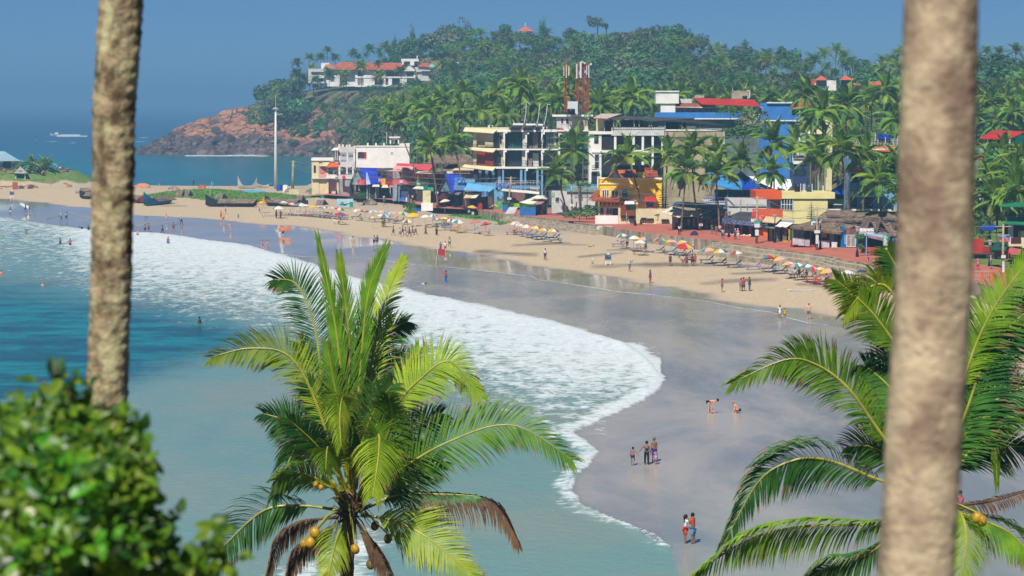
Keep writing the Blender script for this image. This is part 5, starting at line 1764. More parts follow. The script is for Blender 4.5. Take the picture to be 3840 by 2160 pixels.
b.each('post',[(1030,930,1040,None),(1212,965,1222,None),(858,905,866,None)],wood,1.2,.18)
b.slab('white_cabinet',1225,965,1262,None,gry_,.8,.6)
b.slab('grey_wall',1262,985,1300,None,M('wall_mauve',C(126,118,132,.8),.8),.2,.3)
b.slab('blue_wall',1330,905,1362,None,M('paint_strong_blue',C(14,112,184,.8),.65),2.4,1.6)
b.slab('blue_wall',1362,1075,1485,None,M('paint_strong_blue',None),2.4,.3)
b.win(1388,990,1464,1095,frw,M('curtain_taupe',C(170,160,146,.8),.7,.2,2),2.42,2)
b.slab('blue_wall',1362,985,1385,1080,bll,2.35,.2)
b.slab('blue_wall',1466,985,1486,1080,blu,2.4,.2)
b.slab('sign_board',1362,925,1500,980,M('board_brown',C(150,110,100,.8),.8,.2,1),1.8,.1)
b=Bld('gabled_thatch_restaurant','thatched restaurant with three pointed gables and a pale blue awning','restaurant',I_,1680,338)
for x0,x1,xm,yt,ye in ((1560,1680,1612,838,955),(1668,1790,1708,832,960),(1828,1950,1848,876,985)):
 gable(b,x0,x1,xm,yt,ye,ye+8,M('gable_dark',C(64,54,58,.8),.9),kraft,6,.3)
 MB().tube([b.P(xm,yt-2,.9),b.P(x1,ye,.9)],.07,5).build('gable_pole',wood,b.e)
 MB().tube([b.P(xm,yt-2,.9),b.P(x0,ye,.9)],.07,5).build('gable_pole',wood,b.e)
b.slope('thatch_roof',[(1580,975,1.2),(1930,985,1.2),(1930,870,-3),(1600,860,-3)],kraft,.3)
b.slope('awning',[(1500,978,3),(1750,1012,3),(1830,985,.6),(1560,962,.6)],M('awning_ice',C(150,206,240,.82),.5,.06,.5))
b.slope('valance',[(1590,1010,3.0),(1750,1045,3.0),(1750,1014,3.02),(1590,985,3.02)],M('valance_pink',C(176,140,150,.8),.8),.05)
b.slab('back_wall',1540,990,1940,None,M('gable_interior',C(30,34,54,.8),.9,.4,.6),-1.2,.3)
b.slab('low_wall',1530,1105,1800,None,M('wall_terracotta',C(196,84,52,.8),.75),2.2,.3)
b.slab('low_wall',1500,1150,1620,None,orw,3.2,.3)
# ---- 21 right of the trunk
b=Bld('red_roofed_rooftop','rooftop terrace with a large flat red roof and green netting right of the trunk','building',T_,480,470)
b.slope('roof',[(360,552,1.4),(505,556,1.4),(590,518,-5),(425,511,-5)],red,.15)
b.slab('dark_floor',385,556,500,605,grd,-2,.2)
b.slope('green_net',[(508,600,-.5),(588,590,-3),(588,530,-3),(508,560,-.5)],M('net_bright',C(0,120,106,.8),.7),.05)
b.each('post',[(440,556,446,605),(505,556,512,605)],whp,1,.15)
b.slab('parapet',360,605,490,628,gry_,0,6)
b.slab('wall',360,628,600,None,wht2,-.5,6)
b.slope('roof',[(480,615,1.6),(530,618,1.6),(560,600,-1),(505,598,-1)],red,.12)
b.slope('roof',[(350,655,1.6),(440,655,1.6),(500,628,-1),(360,622,-1)],M('roof_red_2',C(196,62,52,.8),.6),.12)
b=Bld('green_roofed_house','house with green sheet roofs and a shaded balcony at the right edge','house',S_,800,330)
b.slope('roof',[(620,220,1.4),(915,235,1.4),(960,120,-4),(740,130,-4)],grn,.12)
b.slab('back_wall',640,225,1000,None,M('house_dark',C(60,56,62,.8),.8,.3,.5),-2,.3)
b.slab('pillar',700,225,760,560,wht2,0,.5)
b.slab('wall',870,330,1000,570,crm,0,3)
b.slab('floor_slab',700,515,880,548,crm,.4,2.4)
b.slab('railing',730,420,872,515,M('rail_maroon',C(86,44,46,.8),.7),.3,.1)
b.slope('awning',[(640,660,2.4),(850,670,2.4),(880,590,.4),(720,560,.4)],M('awning_rose',C(196,96,100,.8),.75))
b.slope('roof',[(560,-30,1.4),(1000,-20,1.4),(1000,-110,-4),(700,-90,-4)],grn,.12)
b.slab('window',640,-25,700,60,gry_,-.6,.1)
b=Bld('red_shop','red fronted shop with a green roof behind the pale utility pole','shop',S_,400,322)
b.slab('fascia',180,440,340,650,M('shop_red',C(196,60,48,.8),.65),.6,.3)
b.slab('fascia',340,555,420,655,M('shop_red2',C(170,52,46,.8),.65),.3,.3)
b.slope('roof',[(430,590,1.8),(660,605,1.8),(690,490,-1.5),(520,480,-1.5)],M('roof_dark_green',C(30,92,72,.8),.6),.12)
b.slab('wall',500,595,700,None,M('wall_red',C(180,56,44,.8),.7),-.3,.3)
b.slab('back_wall',160,650,720,None,drk,-1.5,.3)
b.slab('sign',560,395,710,482,pr_blue,.6,.08)
b.slab('sign',562,440,710,482,pr_red,.68,.06)
b.slope('tarpaulin',[(280,300,1),(480,320,1),(520,240,-2),(340,250,-2)],blr,.06)
b.slab('doorway',540,690,610,None,gry_,.0,.06)
# ---- 22 hill hotel
b=Bld('hill_hotel','long white hill hotel with an orange tiled roof among coconut palms','hotel',Cc,1100,1168,z0=24)
b.slab('wall',560,650,1700,870,wht,-3,10)
b.slope('tile_roof',[(600,662,1.5),(1440,662,1.5),(1620,580,-7),(780,570,-7)],tile,.3)
b.slope('tile_roof',[(1735,620,-2),(1885,630,-2),(1860,575,-8),(1745,575,-8)],tile,.3)
b.slope('tile_roof',[(560,660,1),(720,650,1),(640,575,-5),(610,575,-5)],M('tile_old',C(206,130,96,.75),.85),.3)
b.slab('wall',540,580,640,660,wht,-3.5,5)
b.slab('wall',382,650,580,830,wht2,-1,6)
b.slab('balcony',415,730,580,765,wht,.3,.4)
b.slab('void',418,690,575,730,drk,-.9,.1)
b.slab('void',430,770,560,810,drk,-.9,.1)
b.each('pillar',[(700,670,770,870),(960,665,990,860),(1065,665,1200,862),(1315,665,1335,860),(1370,760,1415,860),(1515,760,1600,860),(1680,680,1705,800)],wht,-.5,2.5)
b.slab('floor_slab',960,745,1700,765,wht,-.2,3)
b.slab('floor_slab',960,852,1560,875,wht,.1,3)
b.each('window',[(780,680,860,740),(1000,680,1060,740),(1205,680,1310,740),(1338,685,1500,745),(1600,690,1680,745),(1210,775,1300,850),(1420,770,1515,855),(720,690,760,800),(780,780,860,850),(1115,680,1165,700)],drk,-2.7,.2)
b.rail(1320,715,1680,745,frb,.0,16,2)
b.slab('red_panel',1315,770,1368,855,M('panel_red',C(150,72,66,.8),.7),-1.5,.2)
gable(b,1440,1560,1505,640,665,680,wht,tile,5,1.2)
gable(b,1560,1700,1625,592,650,680,wht,M('tile_grey',C(200,196,190,.8),.8),5,1.0)
b.slab('pillar',1405,860,1480,960,wht,.3,2)
b.slab('void',1200,880,1405,955,M('void_blue',C(60,70,110,.8),.8),-1,.2)
b.slab('wall',1100,875,1200,960,plas,-.6,.3)
b.many('roof_terrace',[(1530,528,1745,560),(1540,560,1560,600),(1640,560,1690,610),(1720,490,1732,530)],wht,-3,3)
b.slab('wall',1700,632,1930,690,wht2,-3,6)
b.slab('wall',1720,690,1920,800,wht2,-4,6)
b.slab('void',1780,680,1900,700,drk,-2.8,.1)
c=b.P(1915,630,-3)
MB().ball((c.x,c.y,c.z),1.9,10,6,0,(1,1,.7)).build('dome',M('dome_green',C(150,210,190,.8),.6),b.e,True)
b=Bld('ruined_pavilion','small white pavilion with sloping struts standing in the trees right of the hill hotel','building',Cc,2230,1100,z0=36)
b.slab('roof_slab',2185,590,2295,605,wht,.5,3)
b.slab('roof_slab',2195,568,2240,582,wht,0,2)
for x0,x1 in ((2205,2175),(2225,2280)):
 a,c=b.P(2225 if x0>2210 else 2230,600,0),b.P(x1,770 if x1>2200 else 700,0)
 MB().tube([a,c],[.7,.9],5).build('strut',wht2,b.e)
b.slab('wall',2170,660,2290,700,wht2,-1,1)
b.slab('wall',2240,600,2285,655,drk,-1,1)
b=Bld('lookout_pavilion','orange tiled lookout roof poking above the ridge trees','pavilion',D,850,1180,z0=50)
a,c,t_,bk=b.P(755,238,2),b.P(950,242,2),b.P(850,180,-4),b.P(850,236,-10)
MB().add([a,c,t_,bk],[(0,1,2),(1,3,2),(3,0,2),(0,3,1)]).build('tile_roof',M('tile_lookout',C(226,120,76,.78),.8),b.e)
b.many('post',[(782,240,800,300),(900,244,916,300)],plas,0,.5)
b.slab('finial',846,140,854,185,whp,-4,.3)
b=Bld('hill_villa','white villas with red tiled roofs high on the palm slope','house',E,1800,720,z0=18)
for x0,x1,xm,yt,ye in ((1688,1812,1750,572,620),(1925,2068,1985,568,618)):
 a,c,t_,bk=b.P(x0,ye,3),b.P(x1,ye,3),b.P(xm,yt,-1),b.P((x0+x1)/2,ye,-6)
 MB().add([a,c,t_,bk],[(0,1,2),(1,3,2),(3,0,2),(0,3,1)]).build('tile_roof',M('tile_coral',C(222,112,84,.78),.8),b.e)
 b.slab('wall',x0+12,ye,x1-12,ye+60,gry_ if x0<1800 else cang,1,3)
b.slope('tile_roof',[(1590,690,2),(1700,715,2),(1745,615,-4),(1600,608,-4)],M('tile_red_villa',C(206,72,56,.78),.8),.2)
b.slab('wall',1690,650,1760,690,wht,.5,3)
b.slab('wall',1638,715,1690,795,wht,0,3)
b.win(1648,725,1660,780,frw,drk,0,1)
b.win(1668,725,1680,780,frw,drk,0,1)
b.slab('wall',1808,622,1895,720,wht,-1,4)
b.slab('wall',2060,665,2140,700,wht2,-1,4)
b.slope('tile_roof',[(2055,668,1),(2145,668,1),(2140,648,-3),(2060,648,-3)],M('tile_coral',None),.2)
b.slab('wall',2220,662,2330,780,wht,-1,4)
b.slope('tile_roof',[(2212,666,1),(2332,666,1),(2330,634,-3),(2218,634,-3)],M('tile_coral',None),.2)
b.win(2240,670,2262,700,frw,drk,-1,1)
b.win(2300,670,2318,690,frw,drk,-1,1)
# ---- 23 left point
b=Bld('point_house','white house with a pale blue hipped roof on the green point','house',A_,60,645,z0=5.0)
a,c=b.P(-160,305,2),b.P(222,300,2)
t0,t1=b.P(-60,195,-3),b.P(48,195,-3)
bk0,bk1=b.P(-160,305,-9),b.P(222,300,-9)
MB().add([a,c,bk1,bk0,t0,t1],[(0,1,5,4),(1,2,5),(2,3,4,5),(3,0,4),(0,3,2,1)]).build('roof',M('roof_pale_blue',C(150,184,200,.8),.6,.08,.4),b.e)
b.slab('wall',-160,300,166,415,wht,0,9)
b.slab('blue_band',-160,325,166,368,bll,.06,.1)
w_=b.win(38,308,114,378,M('frame_rust',C(170,80,70,.8),.7),drk,.08,3)
b.slab('plinth',-160,408,168,424,frb,.1,9)
b=Bld('point_kiosk','small open kiosk with a grey pyramid roof below the pale blue roofed house','kiosk',A_,225,634,z0=2.6)
a,c,t_=b.P(150,432,1.5),b.P(300,434,1.5),b.P(222,360,-1)
b0,b1=b.P(150,432,-3.5),b.P(300,434,-3.5)
MB().add([a,c,b1,b0,t_],[(0,1,4),(1,2,4),(2,3,4),(3,0,4),(0,3,2,1)]).build('roof',M('roof_sage',C(158,180,168,.8),.7),b.e)
b.slab('roof_patch',198,398,240,415,org,1.1,.05)
b.each('post',[(168,432,176,550),(268,432,276,555)],wht,.8,.25)
b.slab('wall',174,440,262,500,M('kiosk_purple',C(84,66,92,.8),.7),-.5,.3)
b.slab('counter',168,495,265,520,wht,.6,.4)
b.slab('void',230,515,268,552,frb,.5,.3)
b=Bld('garden_retaining_wall','low brown retaining wall between the lawn and the rubble stones','wall',A_,150,628,z0=.8)
b.slab('wall',-150,572,355,592,M('wall_brown',C(140,110,92,.75),.9,.2,.8),0,.4)
# ================================================================ coconut palms of the town,leaf by leaf
def frond_mesh(seed,e0,e1,L,mats,n=42,droop=.8,width=.14,lw=1.0,twist=0):
 mb=MB()
 frond_geo(mb,(0,0,0),0,e0,e1,L,n,lw,droop,width,0,1,r=random.Random(seed),rib=.055,twist=twist)
 return mb.mesh('frond',mats)
FR_UP=[frond_mesh(i,1.38,.75-.2*i,3.6,[palmL,palmR],40,.15,.13,.7) for i in range(3)]
FR_MID=[frond_mesh(10+i,.95-.15*i,-.55-.15*i,4.0,[palmL if i % 3 else palmD,palmR],44,.85) for i in range(5)]
FR_LOW=[frond_mesh(20+i,.25-.2*i,-1.25,3.7,[palmD if i % 2 else palmL,palmR],42,1.2) for i in range(4)]
FR_YEL=[frond_mesh(30+i,-.2-.35*i,-1.35,3.2,[palmY,palmR],26,1.3) for i in range(2)]
FR_DEAD=[frond_mesh(40+i,-.7,-1.5,2.6,[palmX,palmX],20,1.6,.1,.6) for i in range(2)]
NUT=MB().ball((0,0,0),.17,8,6,0,(1,1,1.2)).mesh('coconut',coco_m,None,True)
def palm(q,cx,cy,bx,by,label,d=None,s=1.0,group=None,z=None,nuts=True,r=rnd,bend=0):
 s*=1.36
 b=q(bx,by)
 if d is None:
  d=187700/(b[1]-385)
 zb=PZ if z is None else z
 base=at_d(b[0],b[1],d)
 c=q(cx,cy)
 top=at_d(c[0],c[1],d+r.uniform(-1,1))
 t=thing('coconut_palm',label,'palm tree',(base.x,d,zb),group)
 h=max(3,top.z-zb)
 lx,ly=top.x-base.x,top.y-d
 mb=MB()
 k=12
 pts=[(lx*(i/k)**1.25+bend*math.sin(i/k*math.pi),ly*i/k,h*i/k) for i in range(k+1)]
 rad=[(.24 if i==0 else .17-.05*i/k)*(1.06 if i % 2 else .98) for i in range(k+1)]
 mb.tube(pts,rad,8)
 obj('trunk',mb.mesh('trunk',barkP,None,True),t)
 tilt=min(.35,abs(lx)/h*.7)*(1 if lx>0 else -1)
 n=21
 for i in range(n):
  kf=i/n
  if kf<.2:
   me=r.choice(FR_UP)
  elif kf<.58:
   me=r.choice(FR_MID)
  elif kf<.86:
   me=r.choice(FR_LOW)
  else:
   me=r.choice(FR_YEL+FR_DEAD+FR_LOW)
  o=obj('frond',me,t)
  o.location=(lx,ly,h)
  o.rotation_euler=(r.uniform(-.12,.12),tilt+r.uniform(-.1,.1),i*2.399+r.uniform(-.25,.25))
  f=s*r.uniform(.88,1.1)
  o.scale=(f,f,f)
 if nuts:
  for i in range(7):
   a=r.uniform(0,6.28)
   o=obj('coconut',NUT,t)
   o.location=(lx+.42*math.cos(a),ly+.42*math.sin(a)-.1,h-.3-r.uniform(0,.45))
   o.scale=(s,)*3
 return t
rp=random.Random(77)
W_=Z(0,0,1.49068)
for a in [(F_,1655,-55,2085,925,'leaning coconut palm crossing the corner of the tall white hotel',500,.95),(F_,2200,330,2310,940,'coconut palm before the coral roof, left of the balcony hotel',496,1.0),(G_,365,420,540,1290,'leaning coconut palm rooted beside the cream awning, left of the balcony hotel',471,1.05),
  (G_,40,470,150,1290,'coconut palm in front of the second mural gable',476,.95),(G_,2010,530,2085,1330,'tall coconut palm with orange nuts between the two hotels',452,1.15),(G_,1765,860,1905,1420,'short coconut palm curving over the white awning kiosk',444,1.0),
  (H_,760,640,972,1105,'leaning coconut palm whose trunk crosses the mustard wall',420,1.1),(H_,1215,620,1190,1000,'coconut palm before the bare plaster wall, right of the mustard building',432,1.05),(H_,1430,800,1372,1425,'coconut palm with golden nuts standing by the white awning stalls',389,1.1),
  (H_,1500,560,1585,1400,'coconut palm with a curving reddish trunk through the awning stalls',392,1.0),(H_,1765,850,1805,1420,'straight coconut palm at the right end of the awning stalls',387,1.1),(I_,1690,480,1735,800,'coconut palm drooping over the light blue house front',352,1.0),
  (I_,1330,170,1425,720,'coconut palm with a thin pale trunk against the light blue house',366,1.0)]:
 palm(*a[:6],d=a[6],s=a[7],r=rp,bend=-.5 if a[0] is H_ and a[1]==1500 else 0)
for a in [(I_,670,110,690,500,412,1.15),(I_,360,285,370,600,408,1.0),(I_,650,380,650,600,400,.9),(I_,1130,260,1120,600,392,1.25),(I_,1560,215,1540,600,368,.95),(I_,1885,340,1885,760,356,1.0),(D,780,890,825,1500,520,1.1),(D,330,1190,340,1500,530,1.1),(D,490,1010,500,1500,560,1.1),
  (D,970,1110,980,1500,540,1.1),(D,1225,1080,1230,1500,530,1.15),(D,2110,1030,2130,1500,510,1.15),(D,1720,1140,1730,1500,505,1.1),(D,70,1235,70,1500,525,1.1),(D,600,1250,600,1500,520,1.0),(D,1410,870,1420,1500,620,1.2),(Cc,1870,1195,1880,1600,535,1.05),(Cc,1190,1190,1185,1560,700,1.1),(Cc,1350,1170,1350,1560,690,1.0),
  (E,1990,860,2000,1300,470,1.2),(E,2480,1000,2480,1400,450,1.1),(E,1650,1060,1650,1400,500,1.0),(E,740,1340,745,1500,420,.9),(E,2080,1240,2080,1500,430,1.0),(E,1490,1240,1480,1500,440,.95),(E,2310,1330,2300,1500,375,.9)]:
 palm(*a[:5],label='coconut palm crowded behind the beach front buildings',d=a[5],s=a[6],group='coconut palms behind the beach buildings',r=rp)
for i in range(64):
 px=1480+i*37.5+rp.uniform(-18,18)
 if 3400<px<3620:
  continue
 d=rp.uniform(575,680) if px<2440 else (rp.uniform(585,690) if px<3000 else rp.uniform(420,600))
 cy=rp.uniform(340,470) if px>2900 else rp.uniform(345,430)
 if 2440<px<2900:
  cy=rp.uniform(345,400)
 palm(W_,px/1.49068,cy/1.49068,px/1.49068,640/1.49068,'coconut palm in the grove between the town and the hill',d,rp.uniform(.9,1.15),'coconut palms of the grove behind the town',nuts=False,r=rp)
Wt=Z(3640,460,.23474)
for a in [(Wt,420,1240,430,1600,'coconut palm with yellow nuts beside the green roofed house right of the trunk',345,1.0),(Wt,520,470,520,900,'coconut palm before the red roofed rooftop at the right edge',430,1.05),(Wt,250,560,250,900,'slim dark coconut palm beside the right trunk, under the red rooftop',425,.8),
  (Wt,800,640,800,1300,'coconut palm cut by the right edge of the picture, above the green roof',380,1.0),(Wt,760,1080,790,1500,'coconut palm hanging over the green roof at the right edge',335,.9),(Wt,440,30,440,500,'coconut palm standing above the red flat roof at the right',520,1.1)]:
 palm(*a[:6],d=a[6],s=a[7],r=rp)
for x,y,d,s_ in ((300,950,360,.9),(560,800,385,1.0),(690,930,350,.95),(330,760,400,.9),(840,900,370,1.0),(620,1150,345,.8),(300,1200,350,.8)):
 palm(Wt,x,y,x+10,1700,'coconut palm crowded between the red rooftop and the green roofs',d,s_,'coconut palms right of the thick trunk',r=rp)
palm(AA,760,520,745,860,'young coconut palm behind the kiosk on the green point',640,.75,z=3.5,nuts=False,r=rp)
palm(AA,1110,690,1100,800,'low spreading coconut palm on the rocky point',642,1.0,z=3.3,nuts=False,r=rp)
def bush(q,x0,y0,x1,y1,label,d=None,k='A',cat='bush',name='bush',group=None,z=None):
 a,b=q(x0,y0),q(x1,y1)
 if d is None:
  d=187700/(b[1]-385)
 p=at_d((a[0]+b[0])/2,b[1],d)
 if z is not None:
  p.z=z
 w,h=(b[0]-a[0])/FPX*d/2,(b[1]-a[1])/FPX*d/2
 o=thing(name,label,cat,p,group)
 c=obj('crown',rp.choice({'A': CROWNS_A,'B': CROWNS_B,'C': CROWNS_C}[k]),o)
 c.location=(0,0,h*.95)
 c.scale=(w*1.12,w,h*1.2)
 obj('stem',MB().tube([(0,0,0),(.05,0,h*.9)],[.09,.05],6).mesh('stem',barkT),o)
 return o
bush(E,900,900,1200,1250,'rounded grey brown tree in front of the bright blue building',500,'B','tree','broadleaf_tree')
bush(E,750,862,990,1000,'flat topped bright green tree against the bright blue wall',505,'C','tree','broadleaf_tree')
bush(E,820,1060,1180,1220,'dark shrubbery at the foot of the bright blue building',495,'A')
for x0,y0,x1,y1,lb in ((0,690,290,1010,'large bright green bush below the pale blue roofed house'),(840,690,1060,820,'green bush behind the kiosk on the point'),(640,640,880,800,'dark bush between the kiosk and the young palm'),(1100,960,1360,1090,'rounded grass green bush on the bank of the point'),(380,440,560,640,'dark bush between the pale blue roofed house and the kiosk'),(680,920,980,1030,'low green bush right of the kiosk'),(180,700,400,1000,'tall green bush left of the kiosk')):
 bush(AA,x0,y0,x1,y1,lb,640 if y1<900 else 636,'C' if x0 in (0,1100,680,180) else 'A')
KK5=Z(1320,620,.12422)
bush(KK5,60,770,500,1060,'green bush in front of the blue tarpaulin house',None,'C')
bush(KK5,1540,1120,1990,1370,'green weeds beside the upright cream billboard',None,'C')
bush(KK5,480,880,700,1000,'yellow green weeds right of the bush before the tarpaulin house',None,'C')
bush(KK5,980,700,1140,900,'small leafy plant before the orange and white awnings',None,'C')
bush(H_,160,1170,440,1330,'dark green shrubs behind the white garden wall',430,'A')
bush(H_,40,1240,400,1345,'row of pot plants along the white garden wall',420,'A')
bush(R_,440,420,600,560,'clipped round tree beside the street lamp near the blue window',334,'A','tree','broadleaf_tree',None,4.6)
bush(R_,500,560,620,700,'dark climber under the clipped round tree',334,'A')
bush(R_,590,690,840,750,'leafy plants on the terracotta wall by the sign pole',328,'C')
bush(AA,880,395,1020,500,'straw umbrella on a white post on the point',640,'B','umbrella','straw_umbrella')
bush(F_,1770,1170,1960,1300,'weeds at the foot of the cream billboard',None,'C')
for x0,y0,x1,y1,d,lb in ((3655,690,3760,850,352,'dark bush behind the palms right of the thick trunk'),(3740,720,3850,870,348,'green bush under the green roof at the right edge'),(3650,800,3720,920,340,'leafy bush behind the red shop'),(3690,560,3800,700,400,'broad tree below the red flat roof at the right'),(3760,600,3880,760,395,'tree at the right edge below the red flat roof')):
 bush(Z(0,0,1),x0,y0,x1,y1,lb,d,'A')
leafN=M('leaf_conifer',C(60,96,66,.55),.6,.2,.8,two=C(34,66,50,.5),rv=.1)
def conifer(q,x,y0,y1,wpx,label,d=None,z=PZ):
 b=q(x,y1)
 d=d or 187700/(b[1]-385)
 p=at_d(b[0],b[1],d)
 h=at_d(b[0],q(x,y0)[1],d).z-p.z
 w=(q(x+wpx,0)[0]-b[0])/FPX*d/2
 o=thing('conifer',label,'tree',p)
 obj('trunk',MB().tube([(0,0,0),(0,0,h)],[.11,.02],6).mesh('trunk',barkT),o)
 r=random.Random(int(x))
 n=9
 for i in range(n):
  z0=h*(.12+.86*i/n)
  rr_=w*(1-.8*i/n)*r.uniform(.85,1.1)
  mb=MB()
  for k in range(9):
   a=k*.698+i*.4
   c,s_=math.cos(a),math.sin(a)
   for m in range(4):
    u0,u1=m/4,(m+1)/4
    for sd in (-1,1):
     mb.add([(c*rr_*u0,s_*rr_*u0,z0-.12*rr_*u0),(c*rr_*u1,s_*rr_*u1,z0-.05*rr_*u1),(c*rr_*u1-s_*sd*.2*rr_,s_*rr_*u1+c*sd*.2*rr_,z0+.14*rr_)],[(0,1,2)])
  mb.build('branch_tier',leafN,o,False,False)
conifer(I_,1040,660,850,100,'small layered pine in front of the pale yellow wall',350)
conifer(H_,1170,950,1230,150,'dark conifer at the right corner of the mustard building',418)
for q,x,y0,y1,lb in ((G_,2175,1000,1400,'thin papaya tree by the white garden wall'),(H_,1105,1295,1350,'small spiky plant on the cream garden wall')):
 b_=q(x,y1)
 d=430 if q is G_ else 413
 p=at_d(*b_,d)
 h=at_d(b_[0],q(x,y0)[1],d).z-p.z
 o=thing('papaya_tree' if q is G_ else 'garden_plant',lb,'plant',p)
 obj('stem',MB().tube([(0,0,0),(.1,0,h*.9)],[.09,.05],6).mesh('stem',barkT),o)
 c=obj('crown',CROWNS_C[0],o)
 c.location=(0,0,h)
 c.scale=(1.2,1.2,.7) if q is G_ else (.5,.5,.5)
# ================================================================ things on the beach and the promenade
def at_h(px,py,h):
 z=.8
 for _ in range(6):
  p=at_z(px,py,z+h)
  z=ground_z(p.x,p.y)
 return Vector((p.x,p.y,z))
K_,L_=Z(940,700,.27174),Z(1240,720,.34938)
J_=Z(480,660,.29503)
UC={'w': ('white',C(244,240,238,.84)),'t': ('teal',C(54,160,168,.8)),'y': ('yellow',C(246,206,60,.84)),'p': ('pink',C(244,178,176,.82)),'r': ('red',C(214,54,56,.82)),'b': ('blue',C(60,112,196,.82)),
 'c': ('cream',C(250,236,190,.84)),'n': ('brown',C(128,96,92,.8)),'l': ('lilac',C(210,196,212,.82)),'o': ('orange',C(246,160,60,.82)),'g': ('green',C(60,150,110,.8)),'s': ('sky blue',C(130,186,218,.82)),'k': ('rose',C(214,130,130,.82)),'d': ('navy',C(40,70,170,.8))}
UM={k: M('umbrella_'+v[0].replace(' ','_'),v[1],.75,.05,1.2,transl=.25) for k,v in UC.items()}
polem=M('umbrella_pole',C(150,150,156,.8),.5,.05,2)
_up={}
def panel_mesh(k,i,R=1.0):
 if (k,i) in _up:
  return _up[(k,i)]
 mb=MB()
 prof=[(0,.42),(.35,.34),(.7,.18),(1.0,-.02),(1.0,-.1)]
 a0,a1=i*math.pi/4,(i+1)*math.pi/4
 am=(a0+a1)/2
 cols=[]
 for a,f in ((a0,1),(am,.955),(a1,1)):
  cols.append([(math.cos(a)*r*f,math.sin(a)*r*f,z-(0 if f==1 else .02*r)) for r,z in prof])
 for c0,c1 in ((cols[0],cols[1]),(cols[1],cols[2])):
  for j in range(4):
   mb.add([c0[j],c0[j+1],c1[j+1],c1[j]],[(0,1,2,3)])
 _up[(k,i)]=mb.mesh('canopy_panel',UM[k])
 return _up[(k,i)]
POLE=MB().tube([(0,0,-.1),(0,0,2.45)],.028,6).mesh('pole',polem)
ORD=['first','second','third','fourth','fifth','sixth','seventh','eighth','ninth','tenth','eleventh','twelfth','thirteenth','fourteenth','fifteenth','sixteenth','seventeenth','eighteenth','nineteenth','twentieth']
ru=random.Random(3)
def umbrella(px,py,w,cols,label,group,h=2.05,prom=False,tilt=None):
 p=at_z(px,py,PZ+h) if prom else at_h(px,py,h)
 if prom:
  p.z=PZ
 s=w/FPX*p.y/2
 t=thing('beach_umbrella',label,'umbrella',p,group)
 k=h/2.05
 tl=tilt or (ru.uniform(-.2,.2),ru.uniform(-.2,.2))
 po=obj('pole',POLE,t)
 po.scale=(1,1,k)
 po.rotation_euler=(tl[0]*.3,tl[1]*.3,0)
 rz=ru.uniform(0,.8)
 for i in range(8):
  o=obj('canopy_panel',panel_mesh(cols[i % len(cols)],i),t)
  o.location=(0,0,h-.05)
  o.scale=(s,s,s*.95)
  o.rotation_euler=(tl[0],tl[1],rz)
 return t
def urow(q,L,where,group,prom=False):
 k=q(1,0)[0]-q(0,0)[0]
 L=sorted(L,key=lambda a: a[0])
 for i,(x,y,w,cols) in enumerate(L):
  px,py=q(x,y)
  nm=[]
  for c in cols:
   if UC[c][0] not in nm:
    nm.append(UC[c][0])
  lab=(' and '.join(nm) if len(nm)<3 else ', '.join(nm[:2])+' and '+nm[2])+' umbrella, %s from left %s' % (ORD[i],where)
  umbrella(px,py,w*k,cols,lab,group,prom=prom)
urow(K_,[(155,225,150,'oyoy'),(385,295,168,'twcw'),(455,222,140,'twwl'),(575,245,130,'pwpp'),(690,248,150,'twwp'),(755,265,140,'cwcp'),(860,275,140,'y'),(960,280,110,'wpwt'),(1010,288,105,'tcgc'),(1120,295,115,'pw'),(1230,308,155,'rcgc'),(1240,378,155,'rbrr')],
 'in the farthest row','umbrellas in the farthest row')
urow(K_,[(1460,325,122,'lw'),(1575,335,132,'rptl'),(1690,345,140,'wswp'),(1835,352,142,'pspc'),(1965,360,140,'sppw'),(2105,372,152,'ytwc'),(2240,392,188,'y'),(1830,406,182,'wtww'),(1680,420,72,'yc'),(2410,410,134,'w'),(2505,400,134,'twtw')],
 'of the middle left row','umbrellas in the middle left row')
urow(L_,[(825,314,122,'cncl'),(1130,292,100,'rwdw'),(1215,289,130,'pycn'),(1285,299,105,'cncn'),(1365,317,142,'twcw'),(1550,322,124,'k'),(1665,342,126,'kr')],
 'of the row ending in the pink pair','umbrellas in the middle row')
urow(L_,[(1975,334,115,'ywpw'),(2030,353,95,'wpw'),(2105,366,118,'cwpr'),(2205,384,132,'ycrc'),(2285,405,112,'ycny'),(2390,415,128,'ycdc')],
 'below the low sea wall','umbrellas below the low sea wall')
urow(P_,[(428,157,112,'twpw'),(535,178,128,'twcw'),(640,190,130,'yptr'),(600,218,122,'wcwt'),(780,197,122,'rtyl'),(880,213,124,'ypwt'),(975,222,115,'pywt'),(1010,256,152,'rryr')],
 'before the high sea wall','umbrellas in front of the high sea wall')
urow(P_,[(1220,290,132,'tpyw'),(1340,305,144,'ywbp'),(1490,320,122,'rwcg'),(1790,360,132,'trys'),(1885,375,140,'yplr'),(1970,417,118,'ypcw'),(2050,430,130,'ptwp'),(2150,446,150,'twcp'),(2200,462,120,'trpr'),(2280,466,110,'wyly'),(2345,487,172,'yptl'),(2520,508,172,'w')],
 'below the wide steps','umbrellas below the wide steps')
umbrella(*L_(1225,97),118*.34938,'wcwy','white umbrella shading the fruit seller on the left of the promenade','umbrellas on the promenade',prom=True)
umbrella(*L_(1520,162),112*.34938,'yypk','yellow and pink umbrella over the parked motorbike','umbrellas on the promenade',h=2.2)
umbrella(*L_(1745,152),100*.34938,'trcr','teal and red umbrella in front of the painted mural wall','umbrellas on the promenade',prom=True)
umbrella(*P_(1470,226),92*.40373,'wptg','tilted white and green umbrella lying on the steps',None,h=.75,tilt=(.5,.4))
umbrella(*R_(560,1010),40,'d','blue umbrella half hidden by palm leaves beside the white one',None)
umbrella(3644,1114,44,'w','white umbrella showing just right of the thick trunk',None)
